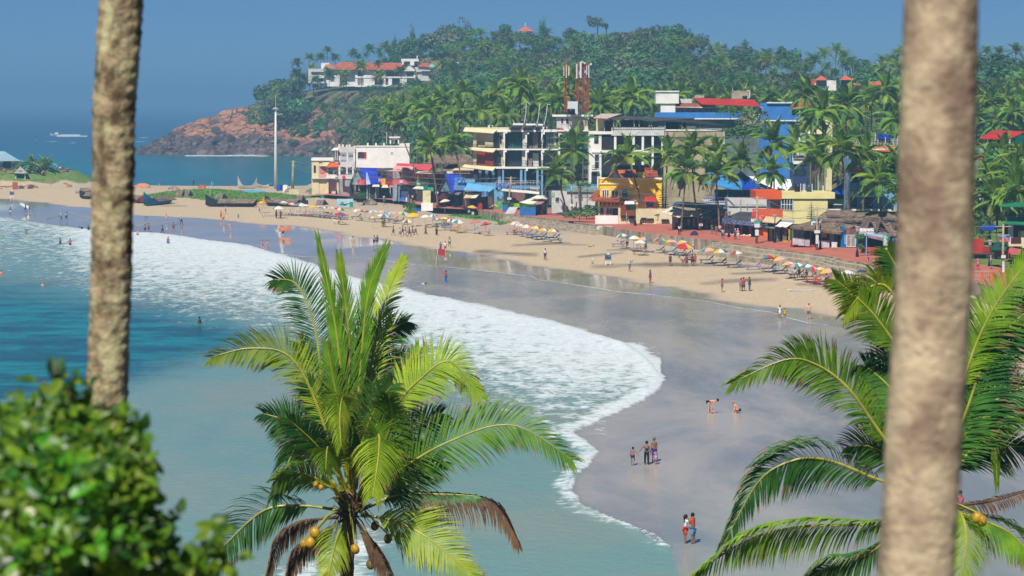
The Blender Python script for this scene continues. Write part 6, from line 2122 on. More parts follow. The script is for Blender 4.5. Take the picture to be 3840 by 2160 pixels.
umbrella(3828,1090,46,'sw','pale blue umbrella at the right edge behind the palm leaves',None)
t=thing('folded_umbrella','folded orange umbrella standing behind the orange and yellow one','umbrella',at_h(*K_(180,190),1.6))
MB().tube([(0,0,0),(0,0,3.4)],.03,5).build('pole',polem,t,world=False)
MB().tube([(0,0,1.0),(0,0,1.3),(0,0,2.3)],[.36,.3,.05],8).build('canopy',UM['o'],t,world=False)
# ---- loungers
FRM={'b': M('lounger_blue',C(62,130,186,.8),.5),'w': M('lounger_white',C(232,228,236,.8),.5),'y': M('lounger_yellow',C(214,180,70,.8),.5),'t': M('lounger_teal',C(70,150,160,.8),.5),'l': M('lounger_lilac',C(170,150,210,.8),.5),'g': M('lounger_grey',C(150,150,150,.8),.5),'n': M('lounger_brown',C(140,110,84,.8),.6),'r': M('lounger_red',C(206,48,44,.8),.6)}
PAD={'d': M('pad_navy',C(34,44,84,.8),.8,.1,2),'b': M('pad_blue',C(58,84,170,.8),.8,.1,2),'t': M('pad_teal',C(60,120,130,.8),.8),'w': M('pad_white',C(220,220,222,.8),.8),'r': M('pad_red',C(204,44,40,.8),.8,.1,2),'m': M('pad_maroon',C(130,50,54,.8),.8),'o': M('pad_orange',C(226,110,70,.8),.8),'p': M('pad_pink',C(226,160,146,.8),.8),'l': M('pad_lilac',C(150,120,190,.8),.8),'k': M('pad_black',C(34,36,44,.8),.8),'s': M('pad_steel',C(110,140,180,.8),.8),'c': M('pad_cream',C(216,204,180,.8),.8)}
PADN=dict(d='navy',b='blue',t='teal',w='white',r='red',m='maroon',o='orange',p='pink',l='lilac',k='black',s='steel blue',c='cream')
FRN=dict(b='blue',w='white',y='yellow',t='teal',l='lilac',g='grey',n='brown',r='red')
_lg={}
def lounger_meshes(f,p):
 if f not in _lg:
  mb=MB()
  for s in (-.3,.3):
   mb.tube([(-.98,s,.4),(.98,s,.4)],.025,5)
   for x in (-.75,-.6,.55,.7):
    mb.tube([(x,s,.4),(x-.1 if x<0 else x+.1,s,0)],.022,4)
  for x in (-.98,.0,.98):
   mb.tube([(x,-.3,.4),(x,.3,.4)],.022,4)
  mb.tube([(.9,-.25,.4),(.72,-.25,.86)],.018,4).tube([(.9,.25,.4),(.72,.25,.86)],.018,4)
  _lg[f]=mb.mesh('frame',FRM[f])
 if ('p',p) not in _lg:
  _lg[('p',p)]=(MB().box(-.98,-.29,.42,.28,.29,.48).mesh('seat',PAD[p]),MB().hexa([(.28,-.29,.42),(.9,-.29,.98),(.9,.29,.98),(.28,.29,.42),(.24,-.29,.47),(.86,-.29,1.04),(.86,.29,1.04),(.24,.29,.47)]).mesh('backrest',PAD[p]))
 return _lg[f],_lg[('p',p)]
def lounger(px,py,f,p,label,group,seat=None,rz=None):
 g=at_g(px,py)
 t=thing('sun_lounger',label,'sun lounger',g,group,(ru.uniform(-.12,.12)+.08) if rz is None else rz)
 fr,(st,bk)=lounger_meshes(f,p)
 obj('frame',fr,t)
 obj('seat',lounger_meshes(f,seat)[1][0] if seat else st,t)
 obj('backrest',bk,t)
 for o in t.children:
  o.scale=(1.08,1.1,1.05)
 return t
def lrow(q,L,where,group):
 L=sorted(L,key=lambda a: a[0])
 for i,a in enumerate(L):
  x,y,f,p=a[:4]
  nm='%s lounger with a %s back' % (FRN[f],PADN[p]) if f!=p else '%s lounger' % FRN[f]
  lounger(*q(x,y),f,p,nm+', %s from left %s' % (ORD[i],where),group,a[4] if len(a)>4 else None)
fl=[]
for i in range(19):
 x=490+i*44
 fl.append((x,385+i*4.0,'nnggww'[i % 6],'cwcpwcwlotdbtblmdls'[i]))
lrow(K_,fl,'in the farthest row','loungers in the farthest row')
lrow(K_,[(1460,448,'b','k'),(1590,460,'b','c'),(1770,478,'b','d','d'),(1870,472,'b','d'),(1965,486,'b','d'),(2050,505,'b','d','d')],'behind the strolling group','loungers behind the strolling group')
lrow(L_,[(1085,378,'g','w'),(1160,366,'b','t'),(1190,372,'b','d'),(1250,385,'b','b'),(1275,410,'y','c'),(1335,412,'y','o'),(1395,425,'y','p'),(1415,432,'y','c'),(1525,440,'w','t'),(1650,455,'p' if False else 'n','p')],'ending at the pink umbrellas','loungers ending at the pink umbrellas')
lrow(L_,[(1945,458,'l','o'),(2020,458,'l','p'),(2105,470,'l','m'),(2165,485,'t','d'),(2215,505,'t','t'),(2262,508,'t','d'),(2360,515,'t','d'),(2400,520,'t','d'),(2415,545,'t','w')],'below the low sea wall','loungers below the low sea wall')
lrow(P_,[(395,262,'g','l'),(540,285,'w','s','w'),(590,332,'n','m'),(765,318,'l','w'),(880,330,'b','t'),(965,345,'b','s'),(1010,365,'g','k')],'before the high sea wall','loungers in front of the high sea wall')
lrow(P_,[(1215,412,'b','d'),(1335,436,'b','d'),(1470,456,'b','d'),(1650,474,'l','l'),(1795,490,'b','d'),(1895,512,'b','d'),(2050,548,'n','k'),(2165,570,'n','m')],'below the wide steps','loungers below the wide steps')
lrow(P_,[(2205,595,'r','r'),(2285,612,'r','r'),(2370,622,'r','r')],'of the red set beside the palm leaves','red loungers')
lrow(R_,[(395,1300,'w','r','w'),(500,1330,'w','r','w')],'behind the palm leaves','white loungers with red backs')
# ---- boats and thatched shelters
hullb=M('hull_black',C(44,48,58,.8),.7,.15,.8)
hullc=M('hull_blue',C(40,130,182,.8),.6,.15,.8)
hullr=M('hull_red',C(150,60,62,.8),.7,.2,.8)
hullw=M('hull_grey',C(196,190,184,.8),.7,.15,.8)
def boat(a,b,label,hm,beam=1.5,hgt=1.1,rise=(1.4,1.0),cover=(.3,1.0),name='fishing_boat',sink=.1):
 a,b=Vector(a),Vector(b)
 t=thing(name,label,'boat',(a+b)/2)
 ax=b-a
 L=ax.length
 u=ax.normalized()
 n=Vector((-u.y,u.x,0)).normalized()
 mb=MB()
 K,S=14,7
 rows=[]
 for i in range(K+1):
  x=i/K
  w=beam/2*max(.03,(1-abs(2*x-1)**2.4))
  sh=hgt+(rise[0]*max(0,1-x*3.2)**1.7 if x<.5 else rise[1]*max(0,1-(1-x)*3.2)**1.7)
  kl=(max(0,.12-x)*4+max(0,x-.88)*4)
  row=[]
  for j in range(S):
   th=-math.pi/2+math.pi*j/(S-1)
   row.append(a+u*(L*x)+n*(w*math.sin(th))+Vector((0,0,kl+(sh-kl)*(1-max(0,math.cos(th))**.8)-sink)))
  rows.append(row)
 o=0
 V=[p for r_ in rows for p in r_]
 V+=[p-n*0+Vector((0,0,.07)) for r_ in rows for p in r_]
 nn=(K+1)*S
 Fq=[]
 for i in range(K):
  for j in range(S-1):
   q0=i*S+j
   Fq.append((q0,q0+1,q0+S+1,q0+S))
   Fq.append((nn+q0,nn+q0+S,nn+q0+S+1,nn+q0+1))
 mb.add(V,Fq)
 mb.build('hull',hm,t,True)
 for k in range(3):
  x=.3+.2*k
  w=beam/2*.85
  c=a+u*(L*x)+Vector((0,0,hgt*.8))
  MB().hexa([c-n*w-u*.1,c+n*w-u*.1,c+n*w+u*.1,c-n*w+u*.1]+[p+Vector((0,0,.06)) for p in (c-n*w-u*.1,c+n*w-u*.1,c+n*w+u*.1,c-n*w+u*.1)]).build('thwart',wood,t)
 if cover:
  x0,x1=cover
  mb=MB()
  for s in (-1,1):
   pts=[]
   for i in range(7):
    x=x0+(x1-x0)*i/6
    c=a+u*(L*x)
    pts.append((c+Vector((0,0,hgt+.55)),c+n*s*beam*.62+Vector((0,0,hgt*.75))))
   for i in range(6):
    mb.sheet([pts[i][0],pts[i+1][0],pts[i+1][1],pts[i][1]],.16)
  mb.build('thatch_cover',kraft,t)
 return t
def G(q,x,y):
 return at_g(*q(x,y))
boat(G(J_,985,390),G(J_,1640,395),'long black wooden boat half covered with thatch on the sand',hullb,1.9,1.15,(1.6,.5),(.28,.99))
boat(G(J_,1745,380),G(J_,2290,395),'black wooden boat with thatch cover behind the farthest umbrellas',hullb,1.9,1.1,(1.2,.4),(.05,.8))
boat(G(J_,245,372)+Vector((0,-5,0)),G(J_,500,368)+Vector((0,7,0)),'bright blue wooden boat with a tall prow and thatch cover',hullc,2.2,1.3,(1.9,.3),(.35,.98))
boat(G(J_,110,345)+Vector((2,-3,0)),G(J_,40,345)+Vector((-2,9,0)),'red wooden boat under thatch beside the bright blue boat',hullr,2.0,1.2,(.6,.3),(.1,.98))
boat(G(A_,865,710),G(A_,1200,728),'black boat with a grey thatch cover partly behind the mottled trunk',hullb,1.8,1.1,(.9,.4),(.25,.98))
boat(G(J_,1395,165),G(J_,1640,165),'pale canoe with two upswept ends at the back of the spit',hullw,1.3,.8,(2.6,2.2),None)
boat(G(J_,1640,150),G(J_,1790,152),'small white boat lying right of the pale canoe',hullw,1.2,.7,(.6,.3),None)
boat(G(A_,815,655),G(A_,1000,650),'small grey boat with raised white gunwales left of the trunk',hullw,1.2,.8,(.6,.3),(.3,.9))
p=at_z(*W_(127,340),0)
t=boat(p,p+Vector((8,2,0)),'small white motor boat trailing a wake far out at sea',hullw,2.8,1.0,(1.0,.1),None,'motor_boat',.3)
MB().box(p.x+3,p.y+.4,.7,p.x+5.4,p.y+2.2,1.9).build('cabin',wht,t)
MB().box(p.x+2.8,p.y+.3,1.9,p.x+5.7,p.y+2.3,2.05).build('cabin_roof',redd,t)
def aframe(x0,x1,y0,y1,label,dep=2.6,dark=True,patch=None):
 a,b=G(J_,x0,y1),G(J_,x1,y1)
 h=(y1-y0)*.29503/FPX*a.y
 t=thing('thatched_shelter',label,'shelter',((a.x+b.x)/2,a.y,a.z))
 m=(a.x+b.x)/2
 xm=a.x+(b.x-a.x)*.68
 R0,R1=Vector((a.x+(b.x-a.x)*.12,a.y+1.0,a.z+h)),Vector((xm,a.y+.2,a.z+h))
 MB().sheet([R0,R1,Vector((xm-.5,a.y-.6,a.z)),Vector((a.x,a.y,a.z))],.15).build('thatch_roof',kraft,t)
 MB().sheet([R1,R0,Vector((a.x+.6,a.y+dep,a.z)),Vector((b.x,a.y+dep*.5,a.z))],.15).build('thatch_roof',kraft,t)
 MB().add([R1,(xm-.5,a.y-.55,a.z),(b.x,a.y+dep*.5,a.z)],[(0,1,2)]).build('opening',drk,t)
 MB().tube([R1+Vector((0,-.05,.1)),(b.x,a.y+dep*.45,a.z)],.06,5).build('pole',wood,t)
 if patch:
  c=R0.lerp(R1,.55)
  MB().sheet([c+Vector((-.5,-.25,-.2)),c+Vector((.6,-.25,-.2)),c+Vector((.3,-.6,-.8)),c+Vector((-.7,-.6,-.8))],.03).build('green_patch',grn,t)
aframe(600,745,193,262,'left of two grey thatched shelters standing together by the grass')
aframe(710,825,183,262,'right of two grey thatched shelters standing together by the grass')
aframe(1100,1268,222,292,'thatched shelter with a green patch at the edge of the grass',patch=True)
aframe(2140,2262,245,322,'thatched shelter with a black opening above the farthest umbrellas')
aframe(2380,2545,305,372,'thatched shelter nearest the blue and white banner')
def heap(q,x0,x1,y0,y1,mat,label,name='tarpaulin_heap',cat='tarpaulin',prom=False):
 c=q((x0+x1)/2,y1)
 p=at_z(*c,PZ) if prom else at_g(*c)
 w=(q(x1,0)[0]-q(x0,0)[0])/FPX*p.y/2
 h=(q(0,y1)[1]-q(0,y0)[1])/FPX*p.y
 r=random.Random(int(x0+y0))
 mb=MB().ball((0,0,0),1,12,7)
 mb.v=[(a*w*r.uniform(.85,1.1),b*w*.7*r.uniform(.85,1.1),max(-.02,c_)*h*r.uniform(.8,1.1)) for a,b,c_ in mb.v]
 o=mb.build(name,mat)
 o.location=p
 return tag(o,label,cat)
for q,x0,x1,y0,y1,mt,lb in [(J_,80,300,90,150,M('net_tan',C(196,150,116,.8),.95,.3,1,two=C(226,110,80,.8)),'heap of tan and orange fishing nets beside the mottled trunk'),(J_,880,1000,118,160,M('net_coral',C(226,110,84,.8),.95,.25,1),'orange net heap with seated people at the back of the spit'),
        (J_,500,660,130,170,M('net_mauve',C(190,140,140,.8),.95,.3,1),'mauve and tan net heap on the spit'),(J_,1420,1760,180,208,M('tarp_cyan',C(80,180,216,.8),.7),'flat sky blue tarpaulin on the grass'),(J_,1250,1300,135,165,M('net_peach',C(232,160,120,.8),.9),'small peach cloth heap on the spit'),
        (J_,2440,2520,250,282,M('tarp_teal',C(30,150,120,.8),.8),'small teal tarpaulin on the sand below the shops'),(F_,1935,2045,1285,1330,M('tarp_royal',C(40,70,200,.8),.7),'royal blue tarpaulin beside the cream billboard base'),(F_,1100,1350,1130,1232,M('log_grey',C(158,146,136,.8),.95,.25,1.5),'long grey thatched hull upturned on the sand'),
        (J_,1985,2100,155,205,M('stone_grey',C(150,138,128,.8),.9),'grey stone block at the right end of the grass'),(P_,1060,1140,112,155,M('bag_dark',C(60,54,74,.8),.8),'dark bundle of bags on the promenade below the stalls')]:
 heap(q,x0,x1,y0,y1,mt,lb,prom=(q is P_))
def fbox(q,x0,y0,x1,y1,mat,name,label,cat,t=.6,prom=False,d=None,parts=None):
 c=q((x0+x1)/2,y1)
 p=at_d(*c,d) if d else (at_z(*c,PZ) if prom else at_g(*c))
 a,b=at_d(*q(x0,y0),p.y),at_d(*q(x1,y1),p.y)
 e=thing(name,label,cat,p)
 MB().box(a.x,p.y,p.z-.03,b.x,p.y+t,a.z).build(parts or 'body',mat,e)
 return e,p,a,b
for q,x,y0,y1,w,lb in ((F_,1592,1060,1180,64,'blue oil drum standing before the pink restaurant'),(J_,1925,112,185,80,'blue water tank at the foot of the white light mast')):
 p=G(q,x,y1)
 r_=w*(q(1,0)[0]-q(0,0)[0])/FPX*p.y/2
 h=(y1-y0)*(q(1,0)[0]-q(0,0)[0])/FPX*p.y
 e=thing('barrel',lb,'barrel',p)
 MB().tube([(0,0,0),(0,0,h)],r_,14).build('drum',M('drum_blue',C(36,96,190,.8),.5),e,world=False)
 for k in (.05,.35,.65,.97):
  MB().tube([(0,0,h*k-.02),(0,0,h*k+.02)],r_*1.04,14).build('rib',M('drum_rib',C(30,80,170,.8),.5),e,world=False)
# ---- light mast and poles
p=G(J_,1880,170)
p=at_d(*B(1745,1285),p.y)
t=thing('light_mast','very tall white light mast rising in front of the headland','light mast',p)
h=at_d(*B(1762,330),p.y).z-p.z
MB().tube([(0,0,0),(.05,0,h*.5),(.12,0,h)],[.46,.34,.2],12).build('mast',whp,t,True,False)
MB().tube([(.12,0,h-.2),(.12,0,h+.1)],.5,12).build('lamp_ring',whp,t,False,False)
for k in range(6):
 a=k*1.047
 MB().box(.12+math.cos(a)*.6-.18,math.sin(a)*.6-.18,h-.4,.12+math.cos(a)*.6+.18,math.sin(a)*.6+.18,h-.05).build('floodlight',gry_,t,False,False)
MB().tube([(.12,0,h),(.12,0,h+3.2)],.05,5).build('spike',whp,t,False,False)
MB().box(.2,-.1,h-1.6,1.9,.1,h-1.48).build('arm',whp,t,False,False)
pole_m=M('pole_concrete',C(186,170,138,.8),.9,.15,1.5)
WIRES={}
def upole(key,q,xt,yt,xb,yb,label,d=None,w=.16,arms=((.25,1.0),(1.3,.8)),plates=()):
 b=q(xb,yb)
 d=d or 187700/(b[1]-385)
 p=at_d(*b,d)
 tp=at_d(*q(xt,yt),d)
 t=thing('utility_pole',label,'utility pole',p)
 MB().tube([p-Vector((0,0,.2)),tp],[w*1.25,w*.8],8).build('post',pole_m,t,True)
 for dz,aw in arms:
  c=tp-Vector((0,0,dz))
  MB().box(c.x-aw,c.y-.06,c.z-.05,c.x+aw,c.y+.06,c.z+.05).build('crossarm',gry_,t)
 for y0,y1,ww,mt in plates:
  k=(y1-yt)/(yb-yt)
  c0,c1=tp.lerp(p,(y0-yt)/(yb-yt)),tp.lerp(p,k)
  MB().box(c0.x-ww/2,d-.32,c1.z,c0.x+ww/2,d-.25,c0.z).build('notice',mt,t)
 WIRES[key]=[tp-Vector((aw*s*.9,0,dz-.06)) for dz,aw in arms for s in (-1,1)]
 return t
upole('a',B,1952,952,1945,1275,'lattice utility pole beside the white light mast',610,.3)
upole('b',F_,965,640,975,1010,'thin utility pole in front of the teal mural gable',520,.1)
upole('c',G_,1145,878,1105,1350,'leaning utility pole in front of the sky blue restaurant',462,.17,plates=((1160,1190,.8,whp),))
upole('d',G_,1965,930,1975,1410,'utility pole between the palm trunks left of the mustard building',443,.15,plates=((1245,1280,.8,whp),))
upole('e',I_,517,610,510,1058,'utility pole with stacked notices in front of the orange cafe',356,.16,plates=((845,875,.95,pr_green),(875,912,.8,whp),(935,990,.55,pr_white)))
upole('f',I_,1098,715,1094,1140,'utility pole with a white plate by the thatched restaurant',340,.15,plates=((938,968,.8,whp),(985,1070,.4,whp)))
upole('g',S_,620,235,612,925,'pale utility pole right of the thick trunk with a white plate',296,.15,plates=((672,715,.55,whp),(760,920,.3,whp)))
wire_m=M('wire_grey',C(150,150,154,.8),.6)
for k0,k1,lb in (('a','b','sagging wires from the lattice pole to the teal mural gable'),('b','c','wires running along the shops to the leaning pole'),('c','d','wires between the leaning pole and the pole by the palms'),('d','e','wires passing the mustard building to the cafe pole'),('e','f','wires between the cafe pole and the thatched restaurant pole'),('f','g','wires from the thatched restaurant pole behind the thick trunk')):
 A0,A1=WIRES[k0],WIRES[k1]
 e=thing('power_line',lb,'wires',(A0[0]+A1[0])/2)
 for u,v in zip(A0,A1):
  pts=[u.lerp(v,i/10)-Vector((0,0,1.1*math.sin(i/10*math.pi))) for i in range(11)]
  MB().tube(pts,.022,4).build('wire',wire_m,e)
def lamp(q,x,y0,y1,label,d=None):
 b=q(x,y1)
 d=d or 187700/(b[1]-385)
 p=at_d(*b,d)
 h=at_d(b[0],q(x,y0)[1],d).z-p.z
 t=thing('street_lamp',label,'street lamp',p,'black street lamps on the promenade')
 MB().tube([(0,0,0),(0,0,.9),(0,0,1.0),(0,0,h-.7)],[.24,.15,.09,.07],8).build('post',gdk,t,True,False)
 MB().tube([(0,0,h-.7),(0,0,h-.12)],[.14,.3],8).build('lantern',M('lantern',C(206,196,190,.8),.3),t,False,False)
 MB().tube([(0,0,h-.12),(0,0,h)],[.36,.3],8).build('cap',gry_,t,False,False)
for a in [(H_,852,1118,1405,'street lamp in front of the cream flower box wall'),(I_,240,752,1005,'street lamp between the awning stalls and orange cafe'),(I_,686,788,1058,'street lamp before the souvenir stall with the white awning'),(I_,1128,838,1122,'street lamp beside the white table skirts'),(R_,488,290,778,'street lamp by the clipped round tree'),(R_,1086,362,800,'street lamp right of the green board'),
  (S_,425,455,830,'street lamp beside the red shop right of the trunk'),(G_,665,1002,1300,'thin street lamp before the cream and white awnings'),(F_,690,780,1060,'thin street lamp before the cream shop house'),(F_,1520,775,1080,'street lamp between the yellow sign and pink restaurant')]:
 lamp(*a)
# ---- signs
def signpost(q,x0,y0,x1,y1,yb,mat,name,label,d=None,legs='two',legm=None,prom=True,t=.12,z=None):
 xm=(x0+x1)/2
 b=q(xm,yb)
 d=d or (187700/(b[1]-385) if prom else at_g(*b).y)
 p=at_d(*b,d)
 e=thing(name,label,'sign',p)
 a,c=at_d(*q(x0,y0),d),at_d(*q(x1,y1),d)
 MB().box(a.x,d-t,c.z,c.x,d,a.z).build('board',mat,e)
 legm=legm or whp
 if legs=='two':
  for x in (a.x+.12,c.x-.12):
   MB().box(x-.05,d+.002,p.z-.1,x+.05,d+.1,a.z-.05).build('leg',legm,e)
  MB().box(a.x+.1,d+.01,p.z+.25,c.x-.1,d+.06,p.z+.33).build('rail',legm,e)
 elif legs=='one':
  m=(a.x+c.x)/2
  MB().tube([(m,d+.08,p.z-.1),(m,d+.08,c.z+.1)],.09,8).build('post',legm,e)
 return e,a,c,p
def letter(s,size,mat,parent,x,y,z,name='lettering'):
 o=obj(name,text_mesh(s,size,mat),parent)
 b=base_of(parent)
 o.location=(x-b.x,y-b.y,z-b.z)
 o.rotation_euler=(math.pi/2,0,0)
 return o
ink_r,ink_k,ink_g,ink_w,ink_b=M('ink_red',C(214,50,60,.8),.6),M('ink_black',C(40,40,46,.8),.6),M('ink_green',C(50,150,90,.8),.6),M('ink_white',C(240,240,240,.84),.6),M('ink_blue',C(90,110,160,.8),.6)
e,a,c,p=signpost(R_,525,322,755,405,740,M('sign_face_white',C(234,236,242,.84),.5,.03),'hanging_sign','white sign with red and black words on a light blue pole',327,'one',bll)
w=c.x-a.x
letter('Coconut',w*.15,ink_r,e,a.x+w*.24,327-.16,c.z+(a.z-c.z)*.3)
letter('Grove',w*.15,ink_k,e,a.x+w*.83,327-.16,c.z+(a.z-c.z)*.34)
MB().ball((a.x+w*.53,327-.14,c.z+(a.z-c.z)*.4),w*.045,8,6,0,(1,.3,1)).build('emblem',ink_g,e)
e,a,c,p=signpost(R_,900,432,1012,612,800,M('board_green',C(16,156,116,.8),.5,.04),'menu_board','tall green menu board with rows of white lettering',325,'two',gdk)
for k in range(13):
 wz=(c.x-a.x)*(.32+.3*((k*7) % 5)/5)
 zz_=a.z-(a.z-c.z)*(.06+.068*k)
 MB().box(a.x+.08,325-.135,zz_-.035,a.x+.08+wz,325-.12,zz_+.035).build('line_of_text',ink_w,e)
b0=at_d(*R_(915,640),325)
b1=at_d(*R_(1005,700),325)
MB().box(b0.x,324.9,b1.z,b1.x,325.02,b0.z).build('lower_board',pr_yel,e)
signpost(R_,78,545,165,632,665,pr_white,'menu_stand','small white price board standing on the paving by the table skirts',None,'two',limeg)
signpost(R_,1050,480,1140,620,760,pr_blue,'poster_stand','blue and orange poster board next to the green menu board',324,'two',gdk)
e,a,c,p=signpost(I_,1040,850,1128,888,1100,M('sign_face_white',None),'pole_sign','white sign under a teal strip beside the thatched restaurant pole',341,'one',gdk)
MB().box(a.x+.5,340.86,c.z+.75,c.x-.9,340.88,c.z+.92).build('line_of_text',ink_r,e)
MB().box(a.x,340.85,a.z+.01,c.x,341,a.z+.35).build('strip',cang,e)
e,a,c,p=signpost(H_,975,1128,1065,1308,1400,pr_mag,'tall_sign','tall magenta and white sign with a small red roof',416,'two',M('sign_purple_leg',C(110,50,130,.8),.6))
MB().sheet([(a.x-.4,415,a.z-.02),(c.x+.4,415,a.z-.02),(c.x+.15,417,a.z+.75),(a.x-.15,417,a.z+.75)],.06).build('roof',red,e)
zt=a.z
MB().box(a.x+.1,415.85,zt-.95,c.x-.1,415.9,zt-.1).build('header',pr_pur,e)
MB().box(a.x+.1,415.84,zt-2.9,c.x-.1,415.9,zt-2.0).build('white_panel',wht,e)
e,a,c,p=signpost(H_,745,1160,860,1230,1400,pr_green,'roofed_sign','green and white map board under a white roof behind the street lamp',411,'two',gry_)
MB().box(a.x+.02,410.85,c.z+.02,(a.x+c.x)/2-.1,410.89,a.z-.02).build('white_half',pr_navy,e)
MB().sheet([(a.x-.3,410,a.z+.02),(c.x+.3,410,a.z+.02),(c.x+.1,411.5,a.z+.45),(a.x-.1,411.5,a.z+.45)],.06).build('roof',wht,e)
for q,x0,y0,x1,y1,yb,lb in ((P_,268,332,328,382,430,'navy notice board on white legs standing on the sand'),(A_,106,630,155,668,705,'navy notice board on white legs below the rubble stones')):
 e,a,c,p=signpost(q,x0,y0,x1,y1,yb,pr_navy,'notice_board',lb,None,'two',wht,False)
 m_=(a.x+c.x)/2
 MB().tube([(m_,p.y-.08,a.z),(m_,p.y-.02,a.z)],.22,10).build('emblem',ink_w,e)
e,a,c,p=signpost(K_,1192,168,1415,282,300,M('banner_face',C(196,222,230,.84),.6,.06,.6,two=C(120,190,200,.8)),'banner','teal and white picture banner stretched between posts on the sand',None,'two',whp,False)
MB().box(a.x+2.6,p.y-.14,c.z+.02,c.x-.02,p.y-.125,c.z+1.1).build('green_corner',M('banner_green',C(40,160,140,.8),.6),e)
MB().tube([(a.x+.5,p.y-.16,c.z+.6),(a.x+1.6,p.y-.16,c.z+.5),(a.x+2.6,p.y-.16,c.z+.85)],[.05,.14,.04],6).build('boat_print',ink_k,e)
MB().add([(a.x+.7,p.y-.15,c.z+.75),(a.x+1.5,p.y-.15,c.z+.75),(a.x+1.1,p.y-.15,c.z+1.25)],[(0,1,2)]).build('hut_print',redd,e)
e,a,c,p=signpost(F_,2068,1000,2195,1200,1305,pr_cream,'billboard','upright cream billboard on a white concrete block',None,'two',whp)
a2,c2=at_d(*F_(2045,1200),p.y),at_d(*F_(2230,1308),p.y)
MB().box(a2.x,p.y-.4,p.z-.2,c2.x,p.y+.8,a2.z).build('base',wht,e)
for q,x0,y0,x1,y1,yb,d,lb in ((H_,1575,1385,1615,1410,1412,390,'small white placard fixed to the curving reddish palm trunk'),(P_,1325,62,1365,88,110,386,'small red lettered placard on the palm right of the stalls')):
 e,a,c,p=signpost(q,x0,y0,x1,y1,yb,M('sign_face_white',None),'placard',lb,d,'one',wood)
 MB().box(a.x+.1,d-.14,c.z+.1,c.x-.1,d-.125,c.z+.24).build('line_of_text',ink_r,e)
 MB().box(a.x+.1,d-.14,c.z+.34,c.x-.15,d-.125,c.z+.5).build('line_of_text',ink_r,e)
# ---- small things
def flag(q,xb,yb,xt,yt,mat,label,w=.7,h=.5):
 p=G(q,xb,yb)
 tp=at_d(*q(xt,yt),p.y)
 e=thing('flag',label,'flag',p)
 MB().tube([p,tp],.035,5).build('pole',whp,e)
 MB().sheet([tp+Vector((0,0,-h)),tp+Vector((w,.1,-h*1.15)),tp+Vector((w,.1,-.1)),tp],.02).build('cloth',mat,e)
flag(L_,1128,770,1152,610,redd,'red flag on a leaning white pole at the water edge',1.0,.9)
flag(P_,1690,352,1712,305,wht,'white pennant on the sand below the steps',.6,1.2)
flag(P_,2120,412,2112,362,redd,'small red pennant behind the umbrellas below the wide steps',.4,.9)
flag(J_,1030,310,1062,70,M('flag_cyan',C(50,150,200,.8),.7),'thin tilted stick with a blue rag by the long black boat',.5,1.0)
surf={'w': M('board_white',C(240,240,240,.84),.3),'y': M('board_yellow',C(244,214,110,.84),.35),'t': M('board_teal',C(90,160,170,.8),.35),'o': M('board_orange',C(246,140,60,.82),.5)}
def surfboard(p,L,w,mat,label,rot,name='surfboard'):
 mb=MB()
 K=12
 top,bot=[],[]
 for i in range(K+1):
  x=-1+2*i/K
  ww=w/2*max(0,1-abs(x)**2.6)**.5
  z=.05*x*x
  top.append(((x*L/2,-ww,z+.03),(x*L/2,ww,z+.03)))
  bot.append(((x*L/2,-ww,z-.03),(x*L/2,ww,z-.03)))
 for i in range(K):
  mb.add([top[i][0],top[i+1][0],top[i+1][1],top[i][1]],[(0,1,2,3)])
  mb.add([bot[i][0],bot[i][1],bot[i+1][1],bot[i+1][0]],[(0,1,2,3)])
  for s in (0,1):
   mb.add([top[i][s],bot[i][s],bot[i+1][s],top[i+1][s]],[(0,1,2,3)])
 mb.tube([(-L*.4,0,-.03),(-L*.43,0,-.16)],[.08,.01],4)
 o=mb.build(name,mat)
 o.location=p
 o.rotation_euler=rot
 return tag(o,label,name.replace('_',' '))
surfboard(G(G2,1130,860)+Vector((0,0,.1)),2.4,.55,surf['y'],'pale yellow surfboard lying on the grass by the promenade',(0,.05,.35))
surfboard(G(G2,1020,860)+Vector((0,0,.1)),2.6,.6,surf['t'],'teal surfboard lying on the grass beside the pale yellow one',(0,.05,.35))
surfboard(G(P_,2095,670)+Vector((0,0,.08)),3.4,.5,surf['w'],'white and green surfboard lying on the sand in front of the red loungers',(0,0,-.05))
surfboard(at_g(*A_(278,852))+Vector((0,-.25,1.25)),2.6,.62,surf['w'],'white surfboard carried under the arm at the far left',(1.35,.42,.1))
for q,x0,y0,x1,y1,mt,nm,lb,ct,pr in [(L_,2050,285,2112,328,M('panel_slate',C(54,60,84,.8),.5),'dark_board','dark slate board leaning on the low steps','board',0),(P_,1556,228,1622,268,M('panel_slate',None),'dark_board','dark board leaning on the high steps','board',0),(P_,195,70,338,150,M('cloth_pale',C(206,228,226,.84),.8,.1,2),'covered_table','table draped with pale towels at the foot of the low wall','table',0),
           (J_,2045,172,2175,225,M('slab_cream',C(226,216,176,.8),.8),'concrete_block','cream concrete block with a dark opening by the lattice pole','block',0),(J_,1970,115,2025,200,wht,'white_board','white board beside the blue water tank','board',0),(F_,250,1005,345,1060,M('board_steel',C(120,140,180,.8),.6),'price_board','slate blue board standing on the grass by the cream shop house','board',0),
           (A_,135,530,188,562,M('crate_rust',C(186,92,70,.8),.8),'crate','rust red crate beside the kiosk on the point','crate',0)]:
 fbox(q,x0,y0,x1,y1,mt,nm,lb,ct,.5,pr)
p=G(L_,1880,305)
e=thing('leaning_board','large pale panel leaning on the end of the low wall','board',p)
MB().sheet([p+Vector((-.9,0,.05)),p+Vector((1.0,0,.05)),p+Vector((2.2,1.6,2.4)),p+Vector((.6,1.6,2.4))],.12).build('panel',M('panel_pale',C(200,202,206,.8),.6),e)
MB().tube([p+Vector((-1.2,-.3,.1)),p+Vector((.4,.2,.5))],.07,5).build('strut',whp,e)
